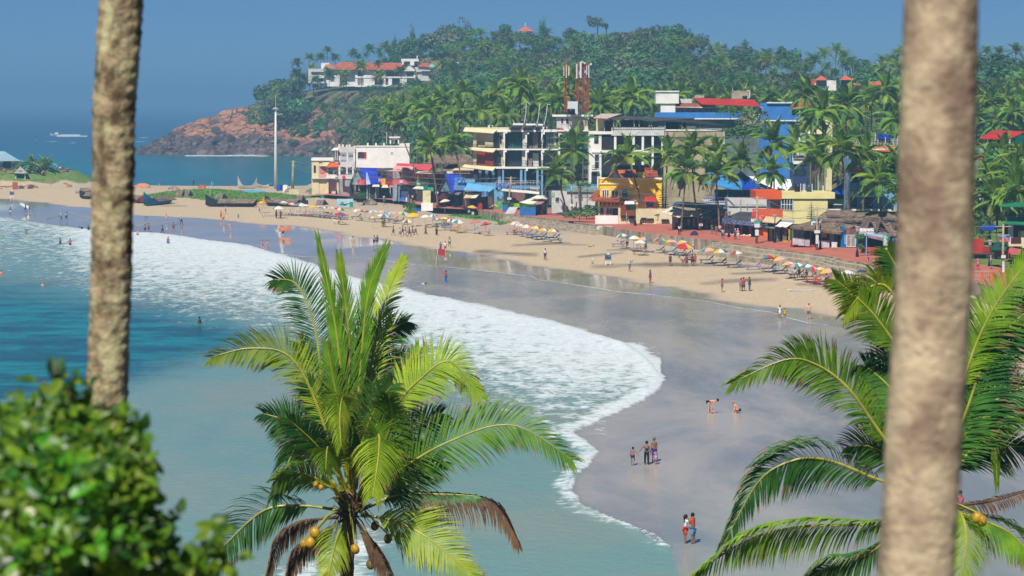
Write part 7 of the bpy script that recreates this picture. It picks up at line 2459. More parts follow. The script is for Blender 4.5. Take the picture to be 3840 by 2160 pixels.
heap(L_,2165,2195,322,350,M('ball_tan',C(206,176,140,.8),.8),'tan sack on the sand below the low wall','sack','sack')
heap(L_,2478,2512,378,402,M('cloth_scarlet',C(214,80,60,.8),.8),'small scarlet cloth dropped on the sand below the wall','cloth','cloth')
heap(P_,1565,1605,285,330,wht,'crumpled white cloth at the foot of the steps','cloth','cloth')
heap(P_,1640,1690,262,300,wht,'white bag lying on the step','bag','bag')
heap(P_,2530,2568,418,448,M('cloth_red2',C(206,50,54,.8),.8),'red bundle on the steps near the white umbrella','bundle','bundle')
heap(R_,465,520,905,965,M('cloth_ice',C(180,206,230,.84),.8),'pale blue bundle on the steps near the blue umbrella','bundle','bundle')
p=G(L_,1525,258)
e=thing('motorbike','dark motorbike parked on the grass under the yellow and pink umbrella','motorbike',p)
for sx in (-.65,.65):
 wh=MB()
 pts=[(sx+.3*math.cos(k*math.pi/8),0,.32+.3*math.sin(k*math.pi/8)) for k in range(17)]
 wh.tube(pts,.06,5,cap=False)
 wo=wh.build('wheel',gdk,e,False,False)
MB().tube([(-.6,0,.35),(-.1,0,.6),(.35,0,.75),(.65,0,.35)],[.1,.2,.16,.06],8).build('frame',M('bike_navy',C(40,50,84,.8),.4),e,True,False)
MB().tube([(-.55,0,.82),(.05,0,.8)],[.12,.14],6).build('seat',gdk,e,True,False)
MB().tube([(.4,-.35,1.1),(.45,0,1.0),(.4,.35,1.1)],.03,5).build('handlebar',gdk,e,False,False)
MB().box(-.2,-.3,.3,.25,-.22,.8).build('side_panel',whp,e,False,False)
for sx,nm in ((-.9,'basket'),):
 MB().box(-.95,-.3,.7,-.5,.3,1.1).build(nm,gry_,e,False,False)
p=at_d(*AA(1240,930),650)
for k,lb in enumerate(('dark scooter parked at the left on the rocky point','pale scooter parked at the right on the rocky point')):
 q_=p+Vector((k*4-1.5,k,0))
 q_.z=ground_z(q_.x,q_.y)
 e2=thing('scooter',lb,'scooter',q_)
 for ch in [o for o in e.children]:
  o=ch.copy()
  COL.objects.link(o)
  o.parent=e2
  if ch.name.startswith('frame') and k:
   o.data=ch.data.copy()
   o.data.materials[0]=gry_
def dog(q,x,y,label,s=1.0,rz=0):
 p=G(q,x,y)
 m=M('dog_white',C(226,214,196,.84),.8,.08,3)
 e=thing('dog',label,'dog',p,None,rz)
 mb=MB()
 mb.tube([(-.34,0,.46),(-.2,0,.47),(.05,0,.45),(.25,0,.48),(.36,0,.56),(.45,0,.68)],[.06,.1,.1,.13,.1,.07],8)
 mb.tube([(.4,0,.66),(.5,0,.72),(.6,0,.7),(.68,0,.67)],[.07,.085,.06,.035],7)
 for x_,s_ in ((.24,-.07),(.28,.07)):
  mb.tube([(x_,s_,.45),(x_+.02,s_,.24),(x_,s_,.02)],[.055,.035,.03],5)
 for x_,s_ in ((-.26,-.07),(-.22,.07)):
  mb.tube([(x_,s_,.46),(x_+.08,s_,.3),(x_-.04,s_,.18),(x_,s_,.02)],[.075,.05,.03,.03],5)
 mb.tube([(-.34,0,.48),(-.48,0,.6),(-.5,0,.74)],[.035,.025,.012],5)
 for s_ in (-.05,.05):
  mb.tube([(.47,s_,.76),(.45,s_*1.5,.86)],[.03,.006],4)
 o=mb.build('body',m,e,True,False)
 e.scale=(s,)*3
dog(P_,150,420,'small white dog standing alone on the sand left of the notice board',1.0,1.4)
dog(K_,1180,520,'white dog beside the person with the yellow board',1.3,2.9)
for pts,lb in (([A_(380,945),A_(500,938),A_(600,912),A_(655,900)],'thin rope running into the water left of the net pullers'),([A_(750,862),A_(830,895),A_(930,930),A_(1010,945)],'thin rope running from the net pullers towards the trunk'),
    ([J_(90,612),J_(300,600),J_(480,575)],'rope across the wet sand right of the mottled trunk'),([J_(585,640),J_(640,590),J_(660,555)],'short rope slanting up to the man in the striped shirt')):
 P3=[]
 for i,pp in enumerate(pts):
  g_=at_g(*pp)
  P3.append(g_+Vector((0,0,.5 if i==len(pts)-1 else .12)))
 o=MB().tube(P3,.04,4).build('rope',M('rope_tan',C(190,176,140,.8),.9))
 tag(o,lb,'rope')
for x0,y0,x1,y1,lb in ((165,905,470,1040,'grey railing with orange posts on the sea wall right of the trunk'),(780,960,915,1060,'grey railing at the right edge above the wall')):
 d=187700/(S_(0,y1)[1]-385)
 a,c=at_d(*S_(x0,y0),d),at_d(*S_(x1,y1),d)
 e=thing('railing',lb,'railing',((a.x+c.x)/2,d,PZ))
 for k in range(3):
  z_=PZ+.1+(a.z-PZ-.1)*k/2
  MB().box(a.x,d,z_-.04,c.x,d+.06,z_+.04).build('rail',gry_,e)
 for k in range(6):
  x_=a.x+(c.x-a.x)*k/5
  MB().box(x_-.04,d+.003,PZ-.2,x_+.04,d+.07,a.z).build('post',gry_,e)
 for k in (2,4):
  x_=a.x+(c.x-a.x)*k/5
  MB().box(x_+.1,d-.15,PZ-.2,x_+.45,d+.15,PZ+1.1).build('orange_post',orw,e)
rg=random.Random(9)
mb=MB()
allp=[(gp,5200),(gp2,1500),(gp3,500),(gp4,300)]
for poly,n in allp:
 x0,y0=poly.min(0)
 x1,y1=poly.max(0)
 xs_,ys_=np.array([rg.uniform(x0,x1) for _ in range(n*3)]),np.array([rg.uniform(y0,y1) for _ in range(n*3)])
 ok=inside(xs_,ys_,poly)
 xs_,ys_=xs_[ok][:n],ys_[ok][:n]
 zs_=ground_np(xs_,ys_)
 for x,y,z in zip(xs_,ys_,zs_):
  h=rg.uniform(.08,.3)
  a=rg.uniform(0,6.28)
  w=rg.uniform(.1,.3)
  mb.add([(x-w*math.cos(a),y-w*math.sin(a),z-.02),(x+w*math.cos(a),y+w*math.sin(a),z-.02),(x+rg.uniform(-.25,.25),y+rg.uniform(-.25,.25),z+h)],[(0,1,2)])
tag(mb.build('grass',M('beach_grass',C(140,190,76,.74),.8,.2,.3,two=C(112,166,60,.7),transl=.4)),'short green grass growing on the sand spit and by the promenade',None,None,'stuff')
# ================================================================ people
def skin_mesh(V,E_,name,sub=1):
 me=bpy.data.meshes.new(name)
 me.from_pydata([v[0] for v in V],E_,[])
 o=bpy.data.objects.new(name,me)
 COL.objects.link(o)
 md=o.modifiers.new('s','SKIN')
 md.use_smooth_shade=True
 if not me.skin_vertices:
  md2=o.modifiers
 sv=me.skin_vertices[0].data
 for i,v in enumerate(V):
  r=v[1]
  sv[i].radius=r if isinstance(r,tuple) else (r,r)
  sv[i].use_root=i==0
 ss=o.modifiers.new('u','SUBSURF')
 ss.levels=ss.render_levels=sub
 dg=bpy.context.evaluated_depsgraph_get()
 r=bpy.data.meshes.new_from_object(o.evaluated_get(dg))
 bpy.data.objects.remove(o)
 bpy.data.meshes.remove(me)
 r.name=name
 return r
POSES={  # lean,(hip,knee) left and right,(forward,out,elbow) left and right
 'stand': (0.03,(.05,.05),(-.05,.03),(.05,.1,.15),(.0,.12,.2)),
 'walk': (.06,(.42,.12),(-.32,.25),(-.35,.1,.25),(.4,.1,.35)),
 'reach': (.03,(.12,.05),(-.1,.05),(.1,.75,.15),(.05,.15,.2)),
 'photo': (.05,(.05,.03),(-.03,.03),(1.0,.1,1.5),(.9,.1,1.6)),
 'hips': (.0,(.1,.05),(-.08,.03),(-.25,.45,1.2),(-.2,.45,1.2)),
 'bend': (1.45,(.25,.15),(.1,.12),(1.0,.1,.25),(.9,.1,.3)),
 'crouch': (.75,(1.85,2.35),(1.7,2.3),(.7,.1,.5),(.6,.1,.6)),
 'sit': (.12,(1.5,1.5),(1.42,1.35),(.6,.1,.7),(.5,.1,.9)),
 'onleg': (.05,(.0,.0),(.5,1.7),(.2,.25,.2),(.15,.8,.1)),
 'lie': (-1.35,(1.5,.1),(1.42,.15),(.1,.2,.2),(.2,.3,.3)),
 'up': (.02,(.1,.05),(-.08,.05),(2.2,.35,.7),(2.1,.4,.8)),
 'pull': (.2,(.35,.1),(-.2,.1),(.9,.1,.3),(.7,.1,.4)),
}
_sk={}
def skel(pose):
 if pose in _sk:
  return _sk[pose]
 lean,lg,rg_,la,ra=POSES[pose]
 J={}
 low=0
 for s,(h,k) in ((-1,lg),(1,rg_)):
  hp=Vector((.09*s,0,-.03))
  kn=hp+Vector((.02*s,.42*math.sin(h),-.42*math.cos(h)))
  an=kn+Vector((0,.41*math.sin(h-k),-.41*math.cos(h-k)))
  toe=an+Vector((.02*s,.15,-.04)) if pose!='lie' else an+Vector((.02*s,.03,.15))
  J.update({('hip',s): hp,('knee',s): kn,('ankle',s): an,('toe',s): toe})
  low=min(low,an.z-.07)
 u=Vector((0,math.sin(lean),math.cos(lean)))
 f=Vector((0,math.cos(lean),-math.sin(lean)))
 J['pel']=Vector((0,0,0))
 J['waist']=u*.2
 J['chest']=u*.4
 J['neck']=u*.53
 hu=(u+Vector((0,0,.7 if lean<1 else .2))).normalized() if pose!='lie' else u
 J['head']=J['neck']+hu*.15+f*.02
 J['top']=J['head']+hu*.09
 J['nose']=J['head']+f*.105-hu*.01
 for s,(fw,out,el) in ((-1,la),(1,ra)):
  sh=u*.46+Vector((.17*s,0,0))
  d=(-u*math.cos(fw)+f*math.sin(fw))*math.cos(out)+Vector((s*math.sin(out),0,0))
  e=sh+d*.28
  fw2=fw+el
  d2=(-u*math.cos(fw2)+f*math.sin(fw2))*math.cos(out*.8)+Vector((s*math.sin(out*.8)*(1 if el<1 else -.6),0,0))
  w=e+d2.normalized()*.25
  J.update({('sh',s): sh,('elb',s): e,('wri',s): w,('hand',s): w+d2.normalized()*.08,('hd',s): d2.normalized()})
 J['low']=low
 _sk[pose]=J
 return J
_pm={}
def pmesh(pose,part,mat):
 if (pose,part) in _pm:
  return _pm[(pose,part)]
 J=skel(pose)
 V,E_=[],[]
 def chain(*a,at=None):
  prev=at
  for p,r in a:
   V.append((tuple(p),r))
   if prev is not None:
    E_.append((prev,len(V)-1))
   prev=len(V)-1
  return prev
 g={'body': 0,'shirt': .018,'vest': .016,'shorts': .022,'trousers': .02,'briefs': .014,'dress': .02,'skirt': .02,'sarong': .02}[part]
 if part in ('skirt','sarong'):
  k=1.0 if part=='sarong' else .55
  mid=(J[('knee',-1)]+J[('knee',1)])/2
  end=(J[('ankle',-1)]+J[('ankle',1)])/2
  p1=mid if k>.6 else J['pel'].lerp(mid,.95)
  pts=[(J['waist']*.5,.135),(J['pel'],.165),(p1,.175 if k>.6 else .21)]+([(mid.lerp(end,.85),.19)] if k>.6 else [])
  me=MB().tube([p for p,r in pts],[r for p,r in pts],12).mesh(part,mat,None,True)
 elif part=='cap':
  me=None
 else:
  a=chain((J['pel'],(.135+g,.1+g)))
  if part in ('body','shirt','vest','dress'):
   if part!='body':
    V[0]=(tuple(J['pel']+(J['waist']-J['pel'])*.1),(.138+g,.105+g))
   b=chain((J['waist'],(.12+g,.09+g)),(J['chest'],(.15+g,.1+g)),at=a)
   c=chain((J['neck']-(J['neck']-J['chest'])*(0 if part=='body' else .25),.055+g*.6),at=b)
   if part=='body':
    h=chain((J['head'],(.078,.095)),(J['top'],(.05,.06)),at=c)
    chain((J['nose'],.016),at=h-1)
    for s in (-1,1):
     chain((J['head']+Vector((.085*s,0,0)),.016),at=h-1)
   for s in (-1,1):
    sh=J[('sh',s)]
    el,wr=J[('elb',s)],J[('wri',s)]
    if part=='vest':
     chain((sh*.9+J['chest']*.1,.05+g),at=b)
     continue
    m=chain((sh,.055+g),at=b)
    if part!='body':
     chain((sh.lerp(el,.6),.05+g*1.2),at=m)
     continue
    m=chain((el,.04),(wr,.027),(J[('hand',s)],(.036,.018)),at=m)
    d=J[('hd',s)]
    side=d.cross(Vector((s,0,.2))).normalized()
    hp=J[('hand',s)]
    for kf in range(4):
     o_=side*(.026-.0175*kf)
     ln=(.075,.085,.08,.062)[kf]
     chain((hp+o_+d*.035,.0095),(hp+o_+d*(.035+ln*.6)+Vector((-s*.01,0,0)),.009),(hp+o_+d*(.035+ln)+Vector((-s*.028,0,0)),.0075),at=m)
    chain((hp+side*.045-d*.01,.011),(hp+side*.06+d*.03,.009),at=m)
  if part in ('body','shorts','trousers','briefs'):
   for s in (-1,1):
    hp,kn,an=J[('hip',s)],J[('knee',s)],J[('ankle',s)]
    m=chain((hp,.085+g),at=a)
    if part=='briefs':
     chain((hp.lerp(kn,.18),.08+g),at=m)
    elif part=='shorts':
     chain((hp.lerp(kn,.5),.075+g*1.3),(hp.lerp(kn,.92),.066+g*1.6),at=m)
    elif part=='trousers':
     chain((kn,.056+g),(kn.lerp(an,.9),.045+g),at=m)
    else:
     chain((hp.lerp(kn,.5),.074),(kn,.054),(kn.lerp(an,.35),.052),(an,.036),(J[('toe',s)],.03),at=m)
  if part=='dress':
   pass
  me=skin_mesh(V,E_,part,1)
  me.materials.append(mat)
 _pm[(pose,part)]=me
 return me
SKIN={'a': M('skin_dark',C(96,66,54,.8),.55,.06,6),'b': M('skin_brown',C(150,106,82,.8),.55,.06,6),'c': M('skin_pale',C(226,160,132,.82),.55,.06,6)}
HAIR={'k': M('hair_black',C(28,24,26,.8),.5,.2,20),'n': M('hair_brown',C(120,84,54,.8),.55,.2,20),'y': M('hair_fair',C(196,150,96,.8),.6,.2,20),'w': M('cap_white',C(240,238,236,.84),.8),'g': M('hair_grey',C(120,116,114,.8),.6),'p': M('cap_pink',C(230,170,190,.84),.8)}
CLO={k: M('cloth_'+n,C(*c,.82),.85,.12,5) for k,(n,c) in dict(w=('white',(242,242,244)),r=('scarlet',(208,36,34)),o=('vermilion',(236,84,34)),b=('bright_blue',(34,104,196)),n=('navy',(40,48,76)),k=('black',(34,34,40)),s=('light_blue',(150,176,224)),t=('tan',(214,194,150)),y=('yellow',(226,196,50)),g=('green',(40,150,100)),p=('pink',(226,120,150)),l=('lilac',(190,160,212)),e=('teal',(40,150,160)),c=('cream',(240,232,190)),m=('brown',(120,80,66)),u=('purple',(84,70,150)),h=('peach',(244,190,160)),j=('jeans',(70,110,160)),q=('check_blue',(110,150,190)),z=('grey',(130,132,140))).items()}
EYE=MB().ball((-.03,0,0),.011,5,4).ball((.03,0,0),.011,5,4).mesh('eyes',HAIR['k'])
def person(pos,H,pose,face,skin,top,bot,hair,label,sink=0,group=None,sc_=(1,1),pitch=0):
 J=skel(pose)
 k=H/1.72
 t=thing('person',label,'person',Vector(pos)+Vector((0,0,-sink-J['low']*k*(1 if pose!='lie' else .12))),group,R(face))
 t.rotation_euler.x=pitch
 def put(nm,me,mat):
  o=obj(nm,me,t)
  o.scale=(k*sc_[0],k*sc_[0],k)
  if me.materials and mat is not None:
   o.material_slots[0].link='OBJECT'
   o.material_slots[0].material=mat
  return o
 put('body',pmesh(pose,'body',SKIN['b']),SKIN[skin])
 P_T={'s': 'shirt','v': 'vest','d': 'dress'}
 P_B={'h': 'shorts','t': 'trousers','f': 'briefs','k': 'skirt','a': 'sarong'}
 if top:
  put(P_T[top[0]],pmesh(pose,P_T[top[0]] if top[0]!='d' else 'shirt',CLO['w']),CLO[top[1]])
 if bot:
  put(P_B[bot[0]],pmesh(pose,P_B[bot[0]],CLO['w']),CLO[bot[1]])
 hu=(J['top']-J['head']).normalized()
 fw=(J['nose']-J['head']).normalized()
 if hair:
  key=(pose,'hair',hair[1:]=='L')
  if key not in _pm:
   c=J['head']+hu*.03-fw*.022
   mb=MB().ball((0,0,0),.112,12,8)
   mb.v=[tuple(c+Vector(v)) for v in mb.v if True]
   if key[2]:
    d=c-fw*.06
    mb.tube([d+hu*.02,d-hu*.12-fw*.02,d-hu*.3-fw*.01],[.08,.075,.03],8)
   _pm[key]=mb.mesh('hair',HAIR['k'],None,True)
  put('hair',_pm[key],HAIR[hair[0]])
 if H>1.5 and sink==0:
  o=put('eyes',EYE,None)
  o.location=(J['head']+fw*.09+hu*.012)*k
  o.rotation_euler=(-math.asin(max(-1,min(1,fw.z)))*-1,0,0)
 return t
def crowd(q,L):
 for a in L:
  x,y=a[0],a[1]
  g=at_g(*q(x,y))
  person(g if g.z>-.02 else at_z(*q(x,y),-.02),*a[2:])
Qz=Z(2280,1460,.44174)
crowd(Qz,[(655,1314,1.6,'photo',-70,'b','sw','hr','kL','person in white shirt and red shorts holding a camera in the shallows'),(722,1316,1.74,'photo',60,'b','so','hq','k','person in orange shirt and blue checked shorts standing in the shallows',.04),
  (210,650,1.24,'onleg',-25,'b','vp','fn','k','child in pink swimsuit kicking up one foot, holding a hand'),(328,643,1.62,'reach',0,'b','vn','tk','k','person in navy top and black leggings holding the hand of a child',.03),
  (392,620,1.72,'stand',25,'b','','hu','g','bare chested person in blue shorts wading with two children',.06),(406,640,1.04,'stand',20,'b','dl','kl','k','small child in a lilac dress beside the bare chested wader',.02),
  (850,208,1.76,'bend',-90,'c','','fk','k','person in black briefs bending over a baby in the water'),(886,209,.62,'sit',-90,'c','','fp','n','baby sitting in the shallow water under a bending adult',.1),
  (1112,206,1.66,'crouch',80,'c','','fk','y','fair haired person crouching in the shallow water',.05),(1084,204,.6,'sit',-60,'c','','fw','y','small child in front of the crouching fair haired person',.1)])
person(at_g(3600,1950),1.72,'stand',200,'b','sp','tk','k','person in a pink shirt just right of the thick trunk')
crowd(L_,[(1238,970,1.62,'photo',150,'b','sr','tb','kL','person in scarlet shirt and blue trousers wading alone',.05),(240,587,1.68,'stand',0,'b','sc','tt','k','person in cream shirt and tan trousers at the water edge'),(468,577,1.7,'walk',5,'b','ss','hk','k','person in light blue shirt walking away beside one in navy'),
  (500,572,1.68,'walk',0,'b','sn','hn','k','person in navy walking away beside one in light blue'),(1180,642,1.6,'walk',160,'c','du','ku','nL','person in a purple dress by the red flag'),(1230,642,1.7,'walk',170,'c','sw','hr','n','person in white shirt and red shorts by the red flag'),
  (1276,594,1.72,'walk',190,'b','vw','hg','k','person in a white vest and green shorts behind the couple at the red flag'),(2302,732,1.74,'stand',200,'b','sw','tn','k','person in white shirt and navy trousers alone on the sand'),
  (672,467,1.72,'walk',-80,'b','','hb','k','bare chested person in blue shorts leading the strolling group'),(742,480,1.6,'walk',-90,'b','sw','hq','k','person in white shirt at the left of the strolling group'),(772,462,1.72,'walk',-95,'b','sb','tn','k','person in bright blue in the strolling group'),(800,477,1.66,'walk',-80,'b','sr','hw','k','person in a red shirt and white shorts in the strolling group'),
  (845,480,1.74,'walk',100,'a','','hm','k','dark bare chested person in brown shorts in the strolling group'),(880,464,1.6,'walk',90,'b','sz','tz','k','person in grey in the strolling group'),(912,464,1.75,'walk',80,'a','sw','hr','w','person in white shirt and white cap at the right of the strolling group'),(1020,455,1.6,'walk',100,'b','sm','am','kL','person in a brown sari walking behind the strolling group'),
  (1137,465,1.72,'stand',170,'b','','ak','k','bare chested person in a long black sarong by the loungers'),(556,374,1.55,'stand',0,'b','sy','ty','k','person in yellow at the foot of the blue loungers'),(578,372,1.6,'stand',0,'b','sn','tz','k','person in navy beside the one in yellow by the blue loungers')])
for x,y,z_,a in [(965,985,0,(1.7,'lie',95,'b','sw','hk','k','person in a white shirt floating in the shallows',.12))]:
 person(at_z(*L_(x,y),0),*a)
crowd(P_,[(497,492,1.74,'photo',-120,'b','sw','hq','w','person in white shirt, blue shorts and white cap near the notice board'),(690,600,1.72,'stand',60,'a','sb','hr','k','person in a blue shirt and red and white shorts at the wet sand'),(875,440,1.7,'stand',-30,'b','sk','hm','k','person in a black shirt standing apart left of the beach group'),(995,442,1.62,'stand',0,'b','sw','ho','k','person in white shirt and orange shorts in the beach group'),
  (1027,444,1.7,'stand',10,'b','dm','km','kL','person in a brown dress in the beach group'),(1080,442,1.7,'stand',170,'a','','hn','k','bare chested person in navy shorts in the beach group'),(1105,440,1.68,'stand',190,'b','sr','hr','k','person in red at the right of the beach group'),(1083,322,1.68,'stand',-60,'b','sw','hw','w','person all in white by the red and yellow umbrella'),
  (1357,684,1.68,'stand',-80,'b','sr','hz','k','person in a red shirt standing alone on the sand facing sideways'),(1532,674,1.62,'stand',0,'b','sp','tz','k','person in a pink shirt in the trio on the sand'),(1556,674,1.72,'stand',20,'b','sr','km','k','person in a red dress in the trio on the sand'),(1612,672,1.74,'photo',120,'b','sk','tj','k','person in a black shirt and jeans beside the trio'),
  (1893,924,1.45,'stand',190,'b','dw','kw','kL','girl in a white dress at the edge of the wet sand'),(1938,916,1.0,'stand',170,'b','dy','ky','kL','small child in a yellow dress beside the girl in white'),(2162,936,1.76,'hips',185,'c','sh','hz','n','tall person in a peach shirt and grey shorts with a camera'),
  (475,272,1.68,'stand',0,'b','ss','tk','k','person in pale blue shirt by the left loungers of the high wall row'),(648,302,1.65,'stand',30,'a','ss','hm','k','dark person under the cream umbrella by the striped lounger'),(1915,420,1.3,'stand',30,'a','sz','tz','k','child in grey standing on the lowest wide step')])
for q,L,z_ in ((P_,[(960,156,1.72,'stand',170,'a','sw','tk','k','person in white shirt and black trousers by the palm trunk on the promenade'),(1365,190,1.72,'walk',0,'a','sw','tj','k','person in white shirt and jeans walking before the orange railing'),(1480,196,1.68,'stand',20,'b','sb','tn','w','person with a blue backpack and white cap by the orange railing'),(1503,199,1.74,'stand',10,'c','','hw','w','bare chested person in white shorts and cap by the orange railing'),
     (1262,143,1.66,'stand',20,'a','sg','tz','k','person in a green shirt before the clothes stalls'),(1303,152,1.6,'stand',0,'b','so','hz','k','person in an orange shirt before the clothes stalls')],PZ),
    (F_,[(1470,1242,1.7,'walk',90,'a','','hn','k','dark person in navy shorts walking on the sand below the pink restaurant'),(1448,1195,1.68,'stand',0,'b','sw','ag','k','person in white and green behind the dark walker'),(1810,1192,1.68,'stand',30,'b','so','aw','k','person in orange and white before the pink restaurant'),(1850,1196,1.5,'stand',0,'b','du','au','kL','person in purple before the pink restaurant'),(1905,1190,1.7,'stand',0,'b','sw','tk','k','person in white shirt and black trousers by the green restaurant'),(1972,1160,1.6,'stand',0,'b','sz','tz','k','person in grey standing by the shutter of the green restaurant'),
     (395,1015,1.6,'stand',0,'b','sr','tk','k','person in red before the cream shop house'),(640,1030,1.6,'stand',0,'b','su','tk','k','person in purple before the shops of the tall white hotel'),(780,1030,1.6,'stand',0,'c','sp','kp','y','person in pink before the shops of the tall white hotel'),(1345,1110,1.5,'stand',0,'a','sy','tm','k','person in yellow between the leafy plants')],PZ),
    (H_,[(440,1362,1.7,'walk',-80,'c','sw','hn','n','traveller in white shirt with a dark backpack and wheeled case'),(505,1372,1.7,'walk',-70,'c','vo','hn','n','traveller in an orange top pulling a dark wheeled case')],PZ),
    (G_,[(790,1335,1.72,'stand',10,'a','sw','tw','k','person all in white before the painted mural wall'),(250,1320,1.6,'stand',30,'a','sz','tk','k','fruit seller in grey under the white umbrella on the promenade'),(905,1405,1.3,'sit',60,'a','su','tn','k','person in purple sitting beside coloured cloths on the grass')],2.5),
    (S_,[(440,870,1.66,'stand',90,'b','sw','tz','p','person in white with a pink cap before the red shop'),(255,880,1.6,'stand',0,'b','sp','kp','k','person in a pink dress just right of the thick trunk on the promenade')],PZ),
    (R_,[(668,908,1.66,'stand',20,'a','sl','ak','k','person in a lilac shirt and dark sarong on the promenade edge'),(790,925,1.62,'reach',60,'b','dg','kg','kL','person in a green dress on the promenade edge')],2.6)):
 for a in L:
  p=at_z(*q(a[0],a[1]),z_)
  g=ground_z(p.x,p.y)
  person((p.x,p.y,z_ if z_==PZ else max(g,1.9)),*a[2:])
for x,y in ((478,1378),(545,1372)):
 p=at_z(*H_(x,y),PZ)
 e=thing('suitcase','dark wheeled suitcase pulled by the traveller in %s' % ('white' if x<500 else 'the orange top'),'suitcase',p)
 MB().box(-.28,-.15,.06,.28,.15,.72).build('case',gdk,e,False,False)
 MB().tube([(-.2,0,.72),(-.35,0,1.0)],.02,4).build('handle',gry_,e,False,False)
for q,x,y,a in [(P_,2035,548,(1.68,'sit',150,'a','sw','hz','k','person in white seated on the black lounger')),(P_,2072,546,(1.66,'sit',160,'a','sk','tk','k','person in black seated beside the one in white')),(P_,2142,566,(1.66,'sit',10,'a','sk','tz','k','person in dark clothes seated with the back turned on the red lounger')),(P_,2320,606,(1.66,'sit',-60,'b','sl','tk','k','person in lilac bent forward on a red lounger'))]:
 person(at_g(*q(x,y)),*a)
for q,x,y,a in [(K_,1060,395,(1.7,'lie',-85,'a','','hn','k','dark sunbather lying in the farthest row')),(L_,1965,440,(1.7,'lie',-85,'c','','fo','y','sunburnt sunbather lying on the first teal row lounger')),(L_,1260,372,(1.7,'lie',-85,'b','','hb','k','sunbather in blue shorts lying among the middle loungers')),(P_,425,243,(1.65,'lie',-85,'c','vl','fl','n','sunbather in lilac lying on the grey lounger'))]:
 person(at_g(*q(x,y))+Vector((0,0,.48)),*a)
person(at_g(*P_(125,262))+Vector((0,0,.05)),1.65,'lie',85,'c','','fo','n','sunbather lying flat on the open sand')
crowd(J_,[(488,603,1.74,'hips',0,'c','','hs','n','bare chested person in pale blue trunks by the rope'),(682,617,1.7,'pull',80,'a','sc','tn','w','person in a cream striped shirt pulling the short rope'),(578,692,1.66,'stand',0,'b','','hm','k','bare chested person standing below the short rope'),(217,712,1.6,'stand',0,'b','','hn','k','left of the two bathers just right of the mottled trunk'),(263,717,1.68,'stand',0,'b','','hm','k','right of the two bathers just right of the mottled trunk'),(438,738,1.72,'walk',60,'b','','tn','k','bare chested person in navy trousers at the foam edge'),
  (1182,545,1.6,'stand',0,'c','so','ko','nL','person in an orange dress reflected in the wet sand'),(1214,582,1.66,'walk',0,'c','vh','ke','y','person in a teal skirt beside the one in orange'),(1242,490,1.7,'stand',90,'c','vh','fk','y','fair haired bather in front of the long black boat'),(1298,702,1.66,'walk',10,'c','vg','fh','n','bather in a green top walking on the wet sand'),(1402,548,1.1,'stand',0,'b','ve','he','k','child standing alone on the wet sand'),(1728,528,1.5,'bend',90,'b','sw','tw','k','person in white bending on the sand near the farthest umbrellas'),
  (1885,542,1.7,'stand',-30,'b','sl','tk','k','person in lilac shirt under the white and teal umbrella'),(1940,542,1.62,'stand',0,'b','sr','ar','w','person wrapped in a long red sari'),(1670,460,1.1,'sit',0,'b','sb','kb','k','person in blue sitting on the sand under the orange umbrella'),(1972,772,1.76,'hips',0,'c','','hk','n','bare chested person carrying an orange air mattress'),
  (1708,936,1.6,'walk',60,'c','vr','fr','n','left of a pale couple walking along the foam, in red swimwear'),(1768,942,1.66,'walk',-60,'c','vp','fp','n','right of a pale couple walking along the foam, in pink swimwear')])
p=at_g(*J_(1995,740))+Vector((0,-.5,.55))
mb=MB()
for k in range(5):
 mb.tube([(-1.05,0,.1+k*.15),(-.9,-.02,.1+k*.15),(.9,-.02,.1+k*.15),(1.05,0,.1+k*.15)],[.05,.085,.085,.05],8)
o=mb.build('air_mattress',surf['o'],None,True)
o.location=p
o.rotation_euler=(0,-.14,0)
tag(o,'orange air mattress carried across the wet sand','air mattress')
for q,L in ((J_,[(510,872,1.76,'stand',0,'b','sr','tb','k','person in a red shirt standing knee deep in the surf',.45),(122,768,1.7,'stand',0,'c','','fk','y','pale bather standing in the surf right of the mottled trunk',.55),(291,730,1.6,'stand',0,'b','','','k','head of a swimmer at the foam edge',1.35)]),
   (A_,[(285,1098,1.7,'reach',0,'b','','hm','k','bather waist deep with arms spread at the far left',.8),(655,1202,1.6,'stand',30,'b','sz','hn','k','bather in grey thigh deep left of the one in dark red',.55),(763,1218,1.7,'hips',0,'b','sr','hk','k','bather in dark red thigh deep in the foam',.6),(892,1048,1.7,'bend',60,'a','','hk','k','dark bather leaning in the foam left of the mottled trunk',.5),(963,1064,1.66,'stand',0,'a','sk','hk','k','dark bather upright in the foam left of the mottled trunk',.55)]),
   (M_Z if 'M_Z' in globals() else Z(700,880,.8834),[(55,378,1.7,'stand',40,'a','','','k','dark swimmer standing chest deep in the teal water',.95)]),(W_,[(107,719,1.7,'stand',0,'c','','','y','swimmer with only head and shoulders above the teal water',1.2),(3,690,1.7,'stand',0,'c','vo','','n','swimmer cut by the left edge of the picture',1.1)])):
 for a in L:
  person(at_z(*q(a[0],a[1]),0),*a[2:])
crowd(A_,[(112,884,1.7,'walk',0,'a','','hw','k','dark person in white shorts on the wet sand at the far left'),(275,853,1.74,'walk',-80,'a','sn','hn','k','person carrying the white surfboard'),(320,852,1.78,'walk',-80,'c','sb','hb','n','person in bright blue walking beside the surfboard'),(668,957,1.68,'pull',100,'a','sc','hg','w','left of two net pullers, in cream shirt and green shorts'),(720,947,1.7,'pull',-100,'a','sc','hn','k','right of two net pullers, in cream shirt and navy shorts')])
